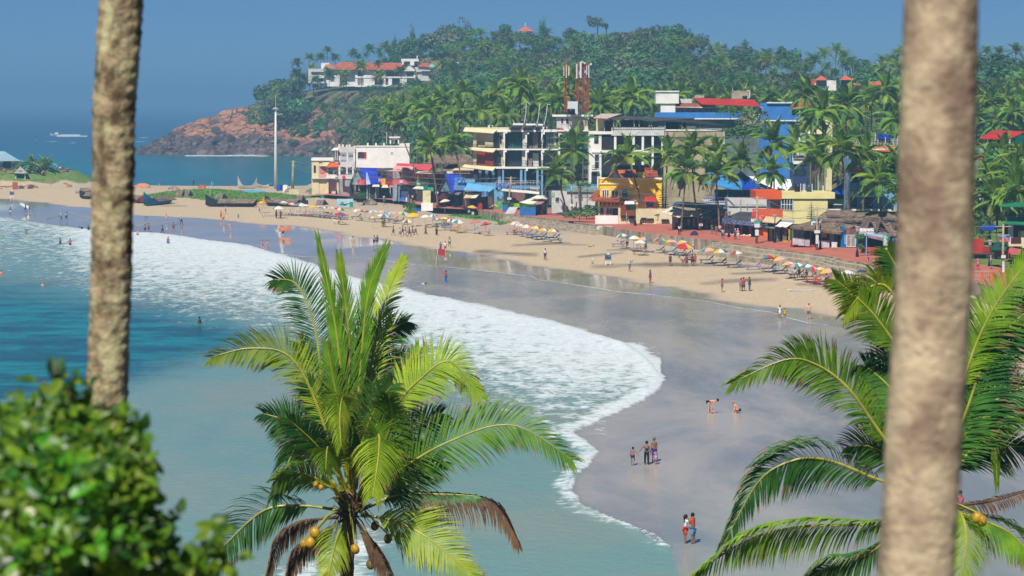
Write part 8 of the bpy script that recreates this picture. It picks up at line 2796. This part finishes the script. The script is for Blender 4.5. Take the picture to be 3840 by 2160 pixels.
crowd(B,[(405,1252,1.7,'stand',0,'b','sb','tb','k','person in blue on the far side of the spit by the nets'),(370,1252,1.2,'sit',0,'b','sr','tw','k','person in red sitting by the nets on the spit'),(775,1254,1.6,'stand',0,'a','sk','tk','k','dark person on the far side of the spit'),(828,1262,1.2,'sit',0,'b','sr','tn','k','person in red sitting by the orange net heap'),(912,1264,1.2,'sit',0,'b','so','tn','k','person in orange sitting by the orange net heap'),(1692,1264,1.5,'sit',0,'b','so','tn','k','person in orange by the foot of the white light mast')])
crowd(K_,[(1225,515,1.5,'bend',90,'a','so','ho','k','person in orange bending over a yellow bodyboard')])
surfboard(at_g(*K_(1255,520))+Vector((0,-.2,.5)),1.9,.5,surf['y'],'yellow bodyboard leaning beside the person in orange',(0,.45,0),'bodyboard')
crowd(AA,[(1100,960,1.7,'stand',0,'b','sb','ab','k','person in bright blue standing on the path of the point')])
# ================================================================ foreground palms,trunks and shrub
def bark_mat(key,a,b_,c,sc1=9):
 m=bpy.data.materials.new(key)
 m.use_nodes=True
 nt=m.node_tree
 bs=nt.nodes['Principled BSDF']
 col=mixc(nt,mapr(nt,noise_n(nt,sc1,5,(1,1,.8),.6),.36,.66),a,b_)
 col=mixc(nt,mapr(nt,noise_n(nt,sc1*.7,4,(1,1,.7),.6,.4),.46,.68,0,.75),col,c)
 nt.links.new(col,bs.inputs['Base Color'])
 bs.inputs['Roughness'].default_value=.95
 bs.inputs['Specular IOR Level'].default_value=.1
 bp=N(nt,'ShaderNodeBump')
 bp.inputs['Distance'].default_value=.02
 nt.links.new(noise_n(nt,40,4),bp.inputs['Height'])
 nt.links.new(bp.outputs[0],bs.inputs['Normal'])
 return m
def near_trunk(pts,d,label,mat,ring,rough,seed):
 P3=[(at_d(x,y,d),w/FPX*d/2) for x,y,w in pts]
 zs_=np.array([p.z for p,r in P3])[::-1]
 X=np.array([p.x for p,r in P3])[::-1]
 Rr=np.array([r for p,r in P3])[::-1]
 z0,z1=slope_z(0,d)-.3,zs_[-1]
 nz_,na=420,44
 z=np.linspace(z0,z1,nz_)
 cx,rad=np.interp(z,zs_,X),np.interp(z,zs_,Rr)
 a=np.linspace(0,2*np.pi,na,endpoint=False)
 A,Zg=np.meshgrid(a,z)
 ph=(Zg+.03*np.sin(A*2+seed))/ring
 saw=(ph-np.floor(ph))**2
 nn=fbm(A*3+seed,Zg*9,4,seed)
 rr_=rad[:,None]*(1+rough*(saw-.4)*.6+rough*1.5*(nn-.5)+rough*1.2*(fbm(A*9,Zg*30,2,seed+3)-.5))
 V=np.stack([cx[:,None]+np.cos(A)*rr_,d+np.sin(A)*rr_,Zg],-1).reshape(-1,3)
 t=thing('palm_tree',label,'palm tree',(float(cx[0]),d,float(z0)))
 V=V-np.array(base_of(t))
 F=[(i*na+k,i*na+(k+1) % na,(i+1)*na+(k+1) % na,(i+1)*na+k) for i in range(nz_-1) for k in range(na)]
 me=bpy.data.meshes.new('trunk')
 me.from_pydata(V.tolist(),[],F)
 me.materials.append(mat)
 me.polygons.foreach_set('use_smooth',[True]*len(F))
 obj('trunk',me,t)
near_trunk([(470,-260,166),(455,0,164),(430,380,158),(416,1075,152),(400,1500,154),(390,2600,166),(390,4000,190)],16,'mottled grey tan palm trunk rising on the left behind the leafy shrub',bark_mat('bark_lichen',C(186,166,132,.82),C(100,84,68,.7),C(206,202,156,.84),8),.085,.10,4)
near_trunk([(3540,-260,270),(3530,0,276),(3500,1075,290),(3434,2160,286),(3390,4000,320)],9,'thick out of focus tan palm trunk on the right',bark_mat('bark_tan',C(210,190,158,.88),C(150,128,110,.78),C(204,186,156,.84),5),.10,.035,9)
heroL=M('frond_green',C(134,178,50,.8),.42,.25,1.4,two=C(84,136,40,.7),transl=.36,spec=.2,rv=.12)
heroD=M('frond_shadow_green',C(92,146,60,.7),.42,.25,1.4,two=C(56,108,54,.64),transl=.3,spec=.22,rv=.12)  # darker copy for shadowed fronds, their shade put into the colour
heroY=M('frond_yellow_green',C(186,204,66,.82),.42,.2,1.2,two=C(146,182,52,.76),transl=.4,spec=.2,rv=.1)
heroX=M('frond_dry',C(146,112,84,.6),.9,.25,2,two=C(84,66,54,.55),transl=.12)
heroR=M('frond_rib',C(188,190,70,.66),.4,.15,2)
heroT=M('frond_tip_dry',C(186,150,118,.62),.85,.2,3,transl=.15)
MATS={'L': heroL,'D': heroD,'Y': heroY,'X': heroX}
rh=random.Random(8)
def cr(P,u):
 n=len(P)-1
 x=min(n-1e-6,u*n)
 i=int(x)
 f=x-i
 p0,p1,p2,p3=P[max(0,i-1)],P[i],P[i+1],P[min(n,i+2)]
 return .5*((2*p1)+(p2-p0)*f+(2*p0-5*p1+4*p2-p3)*f*f+(3*p1-p0-3*p2+p3)*f**3)
def hero_frond(par,q,D,pts,mat,ln=.9,n=64,roll=.25,off=(0,0),fwd=.8,droop=.35,start=.2,wid=.038,tip=.2):
 n=int(n*1.5)
 m=len(pts)-1
 P=[at_d(*q(*p),D+off[0]+(off[1]-off[0])*(i/m)**1.2) for i,p in enumerate(pts)]
 mb=MB()
 K=26
 R_pts=[cr(P,i/K) for i in range(K+1)]
 mb.tube(R_pts,[.04*(1-.85*i/K)+.004 for i in range(K+1)],6,1,True)
 for i in range(n):
  u=start+(1-start)*i/(n-1)
  p=cr(P,u)
  t=(cr(P,min(1,u+.02))-cr(P,max(0,u-.02))).normalized()
  v=(p-CAM).normalized()
  s0=t.cross(v).normalized()
  nrm_=s0.cross(t).normalized()
  side=s0*math.cos(roll)+nrm_*math.sin(roll)
  env=min(1,((u-start)/(1-start)*3.2+.35))*(1-.62*max(0,u-.55)/.45)
  for s in (-1,1):
   if rh.random()<.03:
    continue
   ll=ln*env*rh.uniform(.86,1.12)
   fw=fwd*rh.uniform(.8,1.2)*(1+1.2*max(0,u-.75)/.25)
   d=(side*s+t*fw+nrm_*rh.uniform(-.16,.16)).normalized()
   a=p
   pts_=[a]
   for k in range(3):
    d=(d+Vector((0,0,-droop*(.18+.3*k)))).normalized()
    a=a+d*ll/3
    pts_.append(a)
   w=t.cross(d).cross(d)
   w=(t-d*t.dot(d)).normalized()*wid*.5
   w1,w2=w*1.0,w*.72
   o=len(mb.v)
   mb.v+=[tuple(pts_[0]-w*.5),tuple(pts_[0]+w*.5),tuple(pts_[1]+w1),tuple(pts_[1]-w1),tuple(pts_[2]+w2),tuple(pts_[2]-w2),tuple(pts_[3])]
   tm=2 if rh.random()<tip+.5*max(0,u-.8) else 0
   mb.f+=[(o,o+1,o+2,o+3),(o+3,o+2,o+4,o+5),(o+5,o+4,o+6)]
   mb.m+=[0,0,tm]
 return mb.build('frond',[MATS[mat],heroR if mat!='X' else heroX,heroT],par)
def hero_palm(q,heart,D,tr,fronds,nuts,label):
 h=at_d(*q(*heart),D)
 b=at_d(*q(*tr),D)
 zg=slope_z(0,D)-.3
 t=thing('coconut_palm',label,'palm tree',(b.x,D,zg))
 pts=[Vector((b.x,D,zg)),Vector((b.x,D,(zg+b.z)/2)),b,h+Vector((0,0,-.5)),h+Vector((0,0,.2))]
 mb=MB()
 PP=[cr(pts,i/40) for i in range(41)]
 mb.tube(PP,[(.2 if i % 2 else .185)*(1-.15*i/40) for i in range(41)],14)
 mb.build('trunk',bark_mat('bark_grey_'+str(int(D)),C(140,118,92,.6),C(80,66,56,.55),C(160,140,108,.6)),t,True)
 for i in range(16):
  a=rh.uniform(0,6.28)
  p0=h+Vector((.15*math.cos(a),.15*math.sin(a),rh.uniform(-.5,.1)))
  p1=p0+Vector((.28*math.cos(a),.28*math.sin(a),rh.uniform(.05,.4)))
  MB().tube([p0,(p0+p1)/2+Vector((0,0,.04)),p1],[.13,.09,.03],6,flat=.5).build('leaf_sheath',heroX,t)
 for i in range(60):
  a=rh.uniform(0,6.28)
  p0=h+Vector((.2*math.cos(a),.2*math.sin(a),rh.uniform(-.5,.15)))
  p1=p0+Vector((rh.uniform(-.5,.5),rh.uniform(-.4,.2),rh.uniform(-.9,.15)))
  MB().tube([p0,(p0+p1)/2+Vector((0,0,.12)),p1],[.014,.012,.004],4).build('fibre',heroX if i % 3 else heroR,t)
 for f in fronds:
  hero_frond(t,q,D,f[0],f[1],**(f[2] if len(f)>2 else {}))
 for x,y,s,*dk in nuts:
  p=at_d(*q(x,y),D+(.25 if dk else -.55))
  mb=MB().tube([h+Vector((0,-.1,-.2)),h.lerp(p,.5)+Vector((0,-.1,.12)),p+Vector((0,0,.1))],.02,5)
  mb.build('nut_stalk',heroR,t)
  MB().ball((0,0,0),.13*s,12,9,0,(1,1,1.2))
  o=obj('coconut',NUT3 if dk else NUT2,t)
  o.location=p-base_of(t)
  o.scale=(s,s,s)
  o.rotation_euler=(rh.uniform(-.5,.5),rh.uniform(-.5,.5),0)
 return t
NUT3=MB().ball((0,0,0),.135,14,10,0,(1,1,1.22)).mesh('coconut',M('coconut_olive',C(132,122,48,.62),.5,.2,5,two=C(92,84,42,.56)),None,True)
NUT2=MB().ball((0,0,0),.135,14,10,0,(1,1,1.22)).mesh('coconut',M('coconut_yellow',C(214,172,44,.66),.45,.15,5,two=C(176,134,40,.6),spec=.4),None,True)
Mz,Nz=Z(700,880,.8834),Z(2560,880,.8834)
TI=dict(fwd=3.4,droop=.05,ln=1.0,roll=.5,n=54)
hero_palm(Mz,(690,1120),60,(680,1449),[
 ([(690,1130),(665,700),(630,380),(562,35)],'L',TI),([(690,1120),(682,800),(690,450),(650,110)],'L',dict(TI,roll=.1,fwd=2.6)),([(700,1100),(735,600),(770,260),(835,75)],'L',TI),
 ([(660,1080),(585,760),(550,420),(470,215),(372,190)],'D',dict(ln=.95,roll=.2,off=(0,.8))),([(660,1090),(560,740),(440,520),(270,482),(108,520)],'Y',dict(ln=.9,roll=.35)),
 ([(720,1080),(770,650),(830,320),(915,105)],'Y',dict(ln=.7,roll=.3,off=(0,1.4),tip=.3,fwd=1.4)),([(730,1120),(880,750),(1000,605),(1120,540),(1245,690)],'Y',dict(ln=1.0,roll=.2,n=78)),
 ([(740,1130),(860,1030),(1100,885),(1380,808),(1635,955)],'L',dict(ln=1.15,roll=.15,n=90,off=(0,-.5))),([(720,1140),(765,990),(812,850),(815,930),(790,1110)],'Y',dict(ln=1.1,roll=.25,off=(0,-2.2),droop=.8,start=.42,n=70,fwd=.5)),
 ([(650,1130),(560,950),(490,860),(440,950),(365,1120)],'D',dict(ln=.9,roll=.5,droop=.8,off=(0,-.6))),([(650,1170),(480,1150),(330,1170),(180,1300),(60,1449)],'D',dict(ln=1.05,roll=.3,droop=.6,n=80)),
 ([(740,1170),(900,1110),(1100,1108),(1300,1140),(1405,1300)],'X',dict(ln=1.0,roll=.9,droop=1.7,n=60)),([(740,1165),(900,1105),(1090,1102),(1240,1110)],'D',dict(ln=.75,roll=.9,droop=1.5,n=50)),([(740,1190),(880,1215),(1020,1285),(1220,1449)],'Y',dict(ln=1.15,roll=.2,n=80,off=(0,-1),droop=.25)),
 ([(690,1200),(640,1280),(600,1460)],'Y',dict(ln=.8,roll=.3,off=(0,-1.2),droop=.7)),([(690,1100),(650,900),(600,760),(520,640)],'D',dict(ln=1.0,roll=.3)),([(710,1100),(780,860),(880,700),(985,490)],'D',dict(ln=1.0,roll=.35,off=(0,1))),
 ([(700,1110),(740,900),(800,740),(870,640)],'D',dict(ln=1.05,roll=.1,off=(0,-.8))),([(670,1100),(620,860),(560,640),(480,470)],'D',dict(ln=1.0,roll=.4,off=(0,1))),([(700,1140),(672,900),(668,690),(650,760),(655,900)],'Y',dict(ln=.8,roll=.5,off=(0,-2),droop=.9,start=.35)),
 ([(650,1090),(520,900),(440,800),(330,760)],'D',dict(ln=.9,roll=.4,off=(0,.6))),([(670,1120),(560,1040),(470,1010),(380,1040)],'L',dict(ln=.8,roll=.5,off=(0,-.8),droop=.7)),([(690,1120),(640,980),(600,900),(590,1000)],'L',dict(ln=.85,roll=.4,off=(0,-1.6),droop=.7,start=.3)),([(720,1120),(820,960),(960,820),(1080,760)],'D',dict(ln=1.0,roll=.3,off=(0,.8))),([(720,1140),(860,1080),(980,1000),(1080,960)],'D',dict(ln=.9,roll=.4,off=(0,.4))),
 ([(720,1130),(800,960),(870,800),(860,690)],'L',dict(ln=.9,roll=.4,off=(0,-1.5))),([(700,1080),(730,700),(800,440),(935,370)],'D',dict(ln=1.05,roll=.2,off=(0,1.6),n=72)),([(700,1080),(760,760),(850,560),(960,520)],'D',dict(ln=1.0,roll=.2,off=(0,1.8))),([(690,1100),(600,960),(540,880),(430,780)],'D',dict(ln=.9,roll=.5,off=(0,-1))),
 ([(700,1150),(780,1060),(900,980),(960,900)],'D',dict(ln=.9,roll=.4,off=(0,.5))),([(680,1200),(570,1270),(480,1340),(430,1460)],'X',dict(ln=.7,roll=.6,droop=1.8,n=44)),([(640,1200),(500,1220),(400,1290),(340,1460)],'X',dict(ln=.6,roll=.6,droop=1.8,n=40)),([(710,1200),(780,1300),(840,1400),(870,1480)],'X',dict(ln=.6,roll=.6,droop=1.8,n=36)),([(700,1090),(690,900),(640,700),(600,480)],'L',dict(ln=.9,roll=.6,fwd=2,off=(0,-.5)))],
 [(545,1265,.95),(525,1306,.95),(498,1314,.75),(800,1235,.8,1),(855,1290,.8,1),(800,1350,.85,1),(715,1335,.8),(780,1400,.8,1),(548,1060,.5),(570,1072,.5)],'coconut palm with yellow nuts in the centre foreground before the surf')
hero_palm(Nz,(1040,1110),50,(1010,1500),[
 ([(1040,1080),(960,600),(820,350),(655,195)],'L',dict(ln=.85,roll=.25,start=.45)),([(1050,1050),(1000,500),(885,240),(790,225),(690,335)],'Y',dict(ln=.8,roll=.4,start=.5,droop=.5)),([(1050,1050),(1010,420),(930,190),(870,70)],'D',dict(ln=.75,roll=.3,start=.5)),
 ([(1030,1090),(860,870),(700,650),(560,548),(430,532),(212,628)],'L',dict(ln=.85,roll=.3,n=90,droop=.5,tip=.3)),([(1020,1110),(830,1040),(620,958),(470,958),(320,1050),(180,1305)],'D',dict(ln=1.0,roll=.35,n=90,droop=.9)),([(1030,1150),(820,1225),(500,1240),(270,1300),(20,1465)],'L',dict(ln=.95,roll=.6,n=90,droop=1.2)),
 ([(1080,1080),(1200,760),(1310,480),(1500,290)],'D',dict(ln=1.15,roll=.2,n=80,start=.1)),([(1090,1060),(1200,600),(1310,330),(1480,90)],'L',dict(ln=.9,roll=.4,start=.3)),([(1100,1090),(1240,880),(1310,720),(1460,640)],'D',dict(ln=1.0,roll=.3)),([(1110,1090),(1260,820),(1320,840),(1335,1050)],'L',dict(ln=.7,roll=.7,droop=1.0,fwd=2)),
 ([(1110,1150),(1180,1185),(1205,1290),(1180,1480)],'Y',dict(ln=.95,roll=.3,off=(0,-1.5),droop=.8,start=.15)),([(1110,1160),(1250,1205),(1400,1275),(1500,1400)],'L',dict(ln=.8,roll=.5,droop=.9)),([(1020,1160),(800,1345),(640,1400),(500,1480)],'D',dict(ln=.8,roll=.6,droop=1)),([(1060,1050),(960,800),(880,650),(780,560)],'D',dict(ln=.95,roll=.2,off=(0,.8),n=72)),
 ([(1060,1050),(940,860),(880,640),(850,420)],'D',dict(ln=.95,roll=.2,off=(0,1.2),n=72)),([(1100,1050),(1200,950),(1290,900),(1460,900)],'D',dict(ln=1.0,roll=.2,off=(0,.8))),([(1100,1050),(1180,800),(1250,560),(1460,420)],'D',dict(ln=1.0,roll=.3,off=(0,1))),([(1100,1060),(1220,820),(1380,700),(1500,720)],'L',dict(ln=1.0,roll=.2)),
 ([(1110,1150),(1290,1135),(1470,1085)],'X',dict(ln=.4,roll=.5,droop=1.5,n=26)),([(1100,1040),(1230,620),(1340,400),(1440,200)],'D',dict(ln=.8,roll=.5,off=(0,1.5),start=.4)),([(1040,1090),(900,960),(800,900),(700,900)],'D',dict(ln=.85,roll=.4,off=(0,1)))],
 [(1250,1200,.8),(1270,1215,.8)],'coconut palm in the right foreground with its crown half behind the thick trunk')
# ---- leafy shrub at the lower left
shA=M('shrub_leaf',C(128,198,46,.8),.4,.22,8,two=C(58,118,30,.58),rv=.3,transl=.45,spec=.4)
shB=M('shrub_leaf_yellow',C(160,196,60,.66),.45,.2,8,two=C(120,168,44,.6),rv=.2,transl=.4)
shC=M('shrub_leaf_deep',C(84,150,46,.7),.4,.2,8,two=C(30,74,34,.52),rv=.25,transl=.25,spec=.5)
Oz=Z(0,1300,.59347)
def leaf_mesh(mat,w,nm='leaf'):
 mb=MB()
 pr=[(0,.0,0),(.2,.8,.02),(.45,1.0,.03),(.75,.66,.0),(1.0,0,-.06)]
 for s in (-1,1):
  for i in range(4):
   (x0,a0,z0),(x1,a1,z1)=pr[i],pr[i+1]
   vs=[(x0,0,z0),(x1,0,z1),(x1,s*a1*w,z1+.08*a1),(x0,s*a0*w,z0+.08*a0)]
   if i==0:
    mb.add([vs[0],vs[1],vs[2]],[(0,1,2)])
   elif i==3:
    mb.add([vs[0],vs[1],vs[3]],[(0,1,2)])
   else:
    mb.add(vs,[(0,1,2,3)])
 return mb.mesh(nm,mat,None,True)
LEAF=[leaf_mesh(shA,.26),leaf_mesh(shA,.3),leaf_mesh(shB,.27),leaf_mesh(shC,.28),leaf_mesh(shC,.22)]
poly=np.array([(-80,380),(60,350),(150,330),(330,350),(450,320),(520,430),(640,450),(760,440),(850,520),(880,620),(860,720),(930,800),(900,920),(960,1010),(1010,1100),(1090,1210),(1180,1330),(1320,1420),(1420,1600),(-80,1600)],float)
c0=at_d(*Oz(400,1300),11)
sh=thing('shrub','bright green leafy shrub filling the lower left corner, out of focus','shrub',(c0.x,11,slope_z(0,11)))
bo=base_of(sh)
rs=random.Random(14)
leaves=[]
for _ in range(7500):
 x,y=rs.uniform(-80,1400),rs.uniform(320,1600)
 if not inside(np.array([x]),np.array([y]),poly)[0]:
  continue
 e=float(pl_dist(np.array([x]),np.array([y]),poly,True)[0])
 dp=rs.uniform(-1,1)*min(1.5,.25+e/220)
 if e>90 and fbm(np.array([x/150]),np.array([y/130]),2,5)[0]<.36 and dp<.3:
  continue
 if e<170 and fbm(np.array([x/60]),np.array([y/60]),2,31)[0]<.5-e/700:
  continue
 leaves.append((x+rs.gauss(0,26),y+rs.gauss(0,26),11+dp))
for (xa,ya,xb,yb,n,d) in [(430,420,425,190,9,10.6),(430,260,330,180,4,10.6),(440,240,480,150,4,10.6),(440,330,600,235,7,10.7),(380,290,230,215,5,10.7),(780,460,930,580,14,10.8),(860,760,990,710,8,10.7),(860,850,1000,850,7,10.6),(900,990,1010,1050,8,10.8),(1000,1120,1150,1070,9,10.8),(1240,1420,1360,1130,22,10.6),(1300,1330,1480,1120,16,10.6),(1330,1420,1520,1330,12,10.6),(760,520,740,400,8,10.8)]:
 for k in range(n):
  u=(k+1)/n
  leaves.append((xa+(xb-xa)*u+rs.uniform(-26,26),ya+(yb-ya)*u+rs.uniform(-26,26),d+rs.uniform(-.1,.1)))
 MB().tube([at_d(*Oz(xa,ya),d),at_d(*Oz((xa+xb)/2+10,(ya+yb)/2),d),at_d(*Oz(xb,yb),d)],[.008,.006,.003],5).build('twig',barkT,sh)
leaves.sort(key=lambda a: a[2])
mbs={0: MB(),1: MB(),2: MB()}
big=MB()
allv,allf,allm=[],[],[]
for i,(x,y,d) in enumerate(leaves):
 p=at_d(*Oz(x,y),d)
 sc=rs.uniform(.05,.108)
 k=rs.random()
 me=LEAF[0] if k<.3 else LEAF[1] if k<.5 else LEAF[2] if k<.66 else LEAF[3] if k<.85 else LEAF[4]
 rot=(Matrix.Rotation(rs.gauss(.75,.55),3,'X') @ Matrix.Rotation(rs.gauss(0,.5),3,'Y') @ Matrix.Rotation(rs.uniform(0,6.28),3,'Z')).to_euler()
 if i<300:
  o=obj('leaf',me,sh)
  o.location=p-bo
  o.rotation_euler=rot
  o.scale=(sc,)*3
 else:
  Mx=rot.to_matrix()
  o_=len(allv)
  for v in me.vertices:
   allv.append(tuple(Mx @ (v.co*sc)+p-bo))
  mi=0 if me in LEAF[:2] else 1 if me is LEAF[2] else 2
  for f in me.polygons:
   allf.append(tuple(q_+o_ for q_ in f.vertices))
   allm.append(mi)
me=bpy.data.meshes.new('foliage')
me.from_pydata(allv,[],allf)
for m in (shA,shB,shC):
 me.materials.append(m)
me.polygons.foreach_set('material_index',allm)
tag(obj('foliage',me,sh),None,None,None,'stuff')
for _ in range(26):
 x,y=rs.uniform(0,1000),rs.uniform(500,1300)
 if inside(np.array([x]),np.array([y]),poly)[0]:
  q0=Vector((c0.x+rs.uniform(-.3,.3),11+rs.uniform(-.3,.3),bo.z))
  q1=at_d(*Oz(x,y),11+rs.uniform(-.5,.5))
  MB().tube([q0,q0.lerp(q1,.5)+Vector((rs.uniform(-.2,.2),0,.1)),q1],[.02,.013,.005],5).build('branch',barkT,sh)
for x,y in ((190,1052),(745,1300),(85,1440)):
 p=at_d(*Oz(x,y),9.9)
 mb=MB()
 for k in range(6):
  a=k*1.047
  mb.ball((p.x+.014*math.cos(a),p.y,p.z+.014*math.sin(a)),.013,6,4)
 mb.build('flower',M('flower_white',C(232,236,190,.84),.6),sh)
# ================================================================ haze
hm=bpy.data.materials.new('haze_air')
hm.use_nodes=True
nt=hm.node_tree
nt.nodes.remove(nt.nodes['Principled BSDF'])
vol=nt.nodes.new('ShaderNodeVolumePrincipled')
vol.inputs['Color'].default_value=(.22,.45,.70,1)
vol.inputs['Density'].default_value=.00033
nt.links.new(vol.outputs[0],nt.nodes['Material Output'].inputs['Volume'])
hb=MB().box(-16000,-60,-9,16000,16000,90)
tag(hb.build('haze',hm),'pale sea haze over the bay',None,None,'stuff')
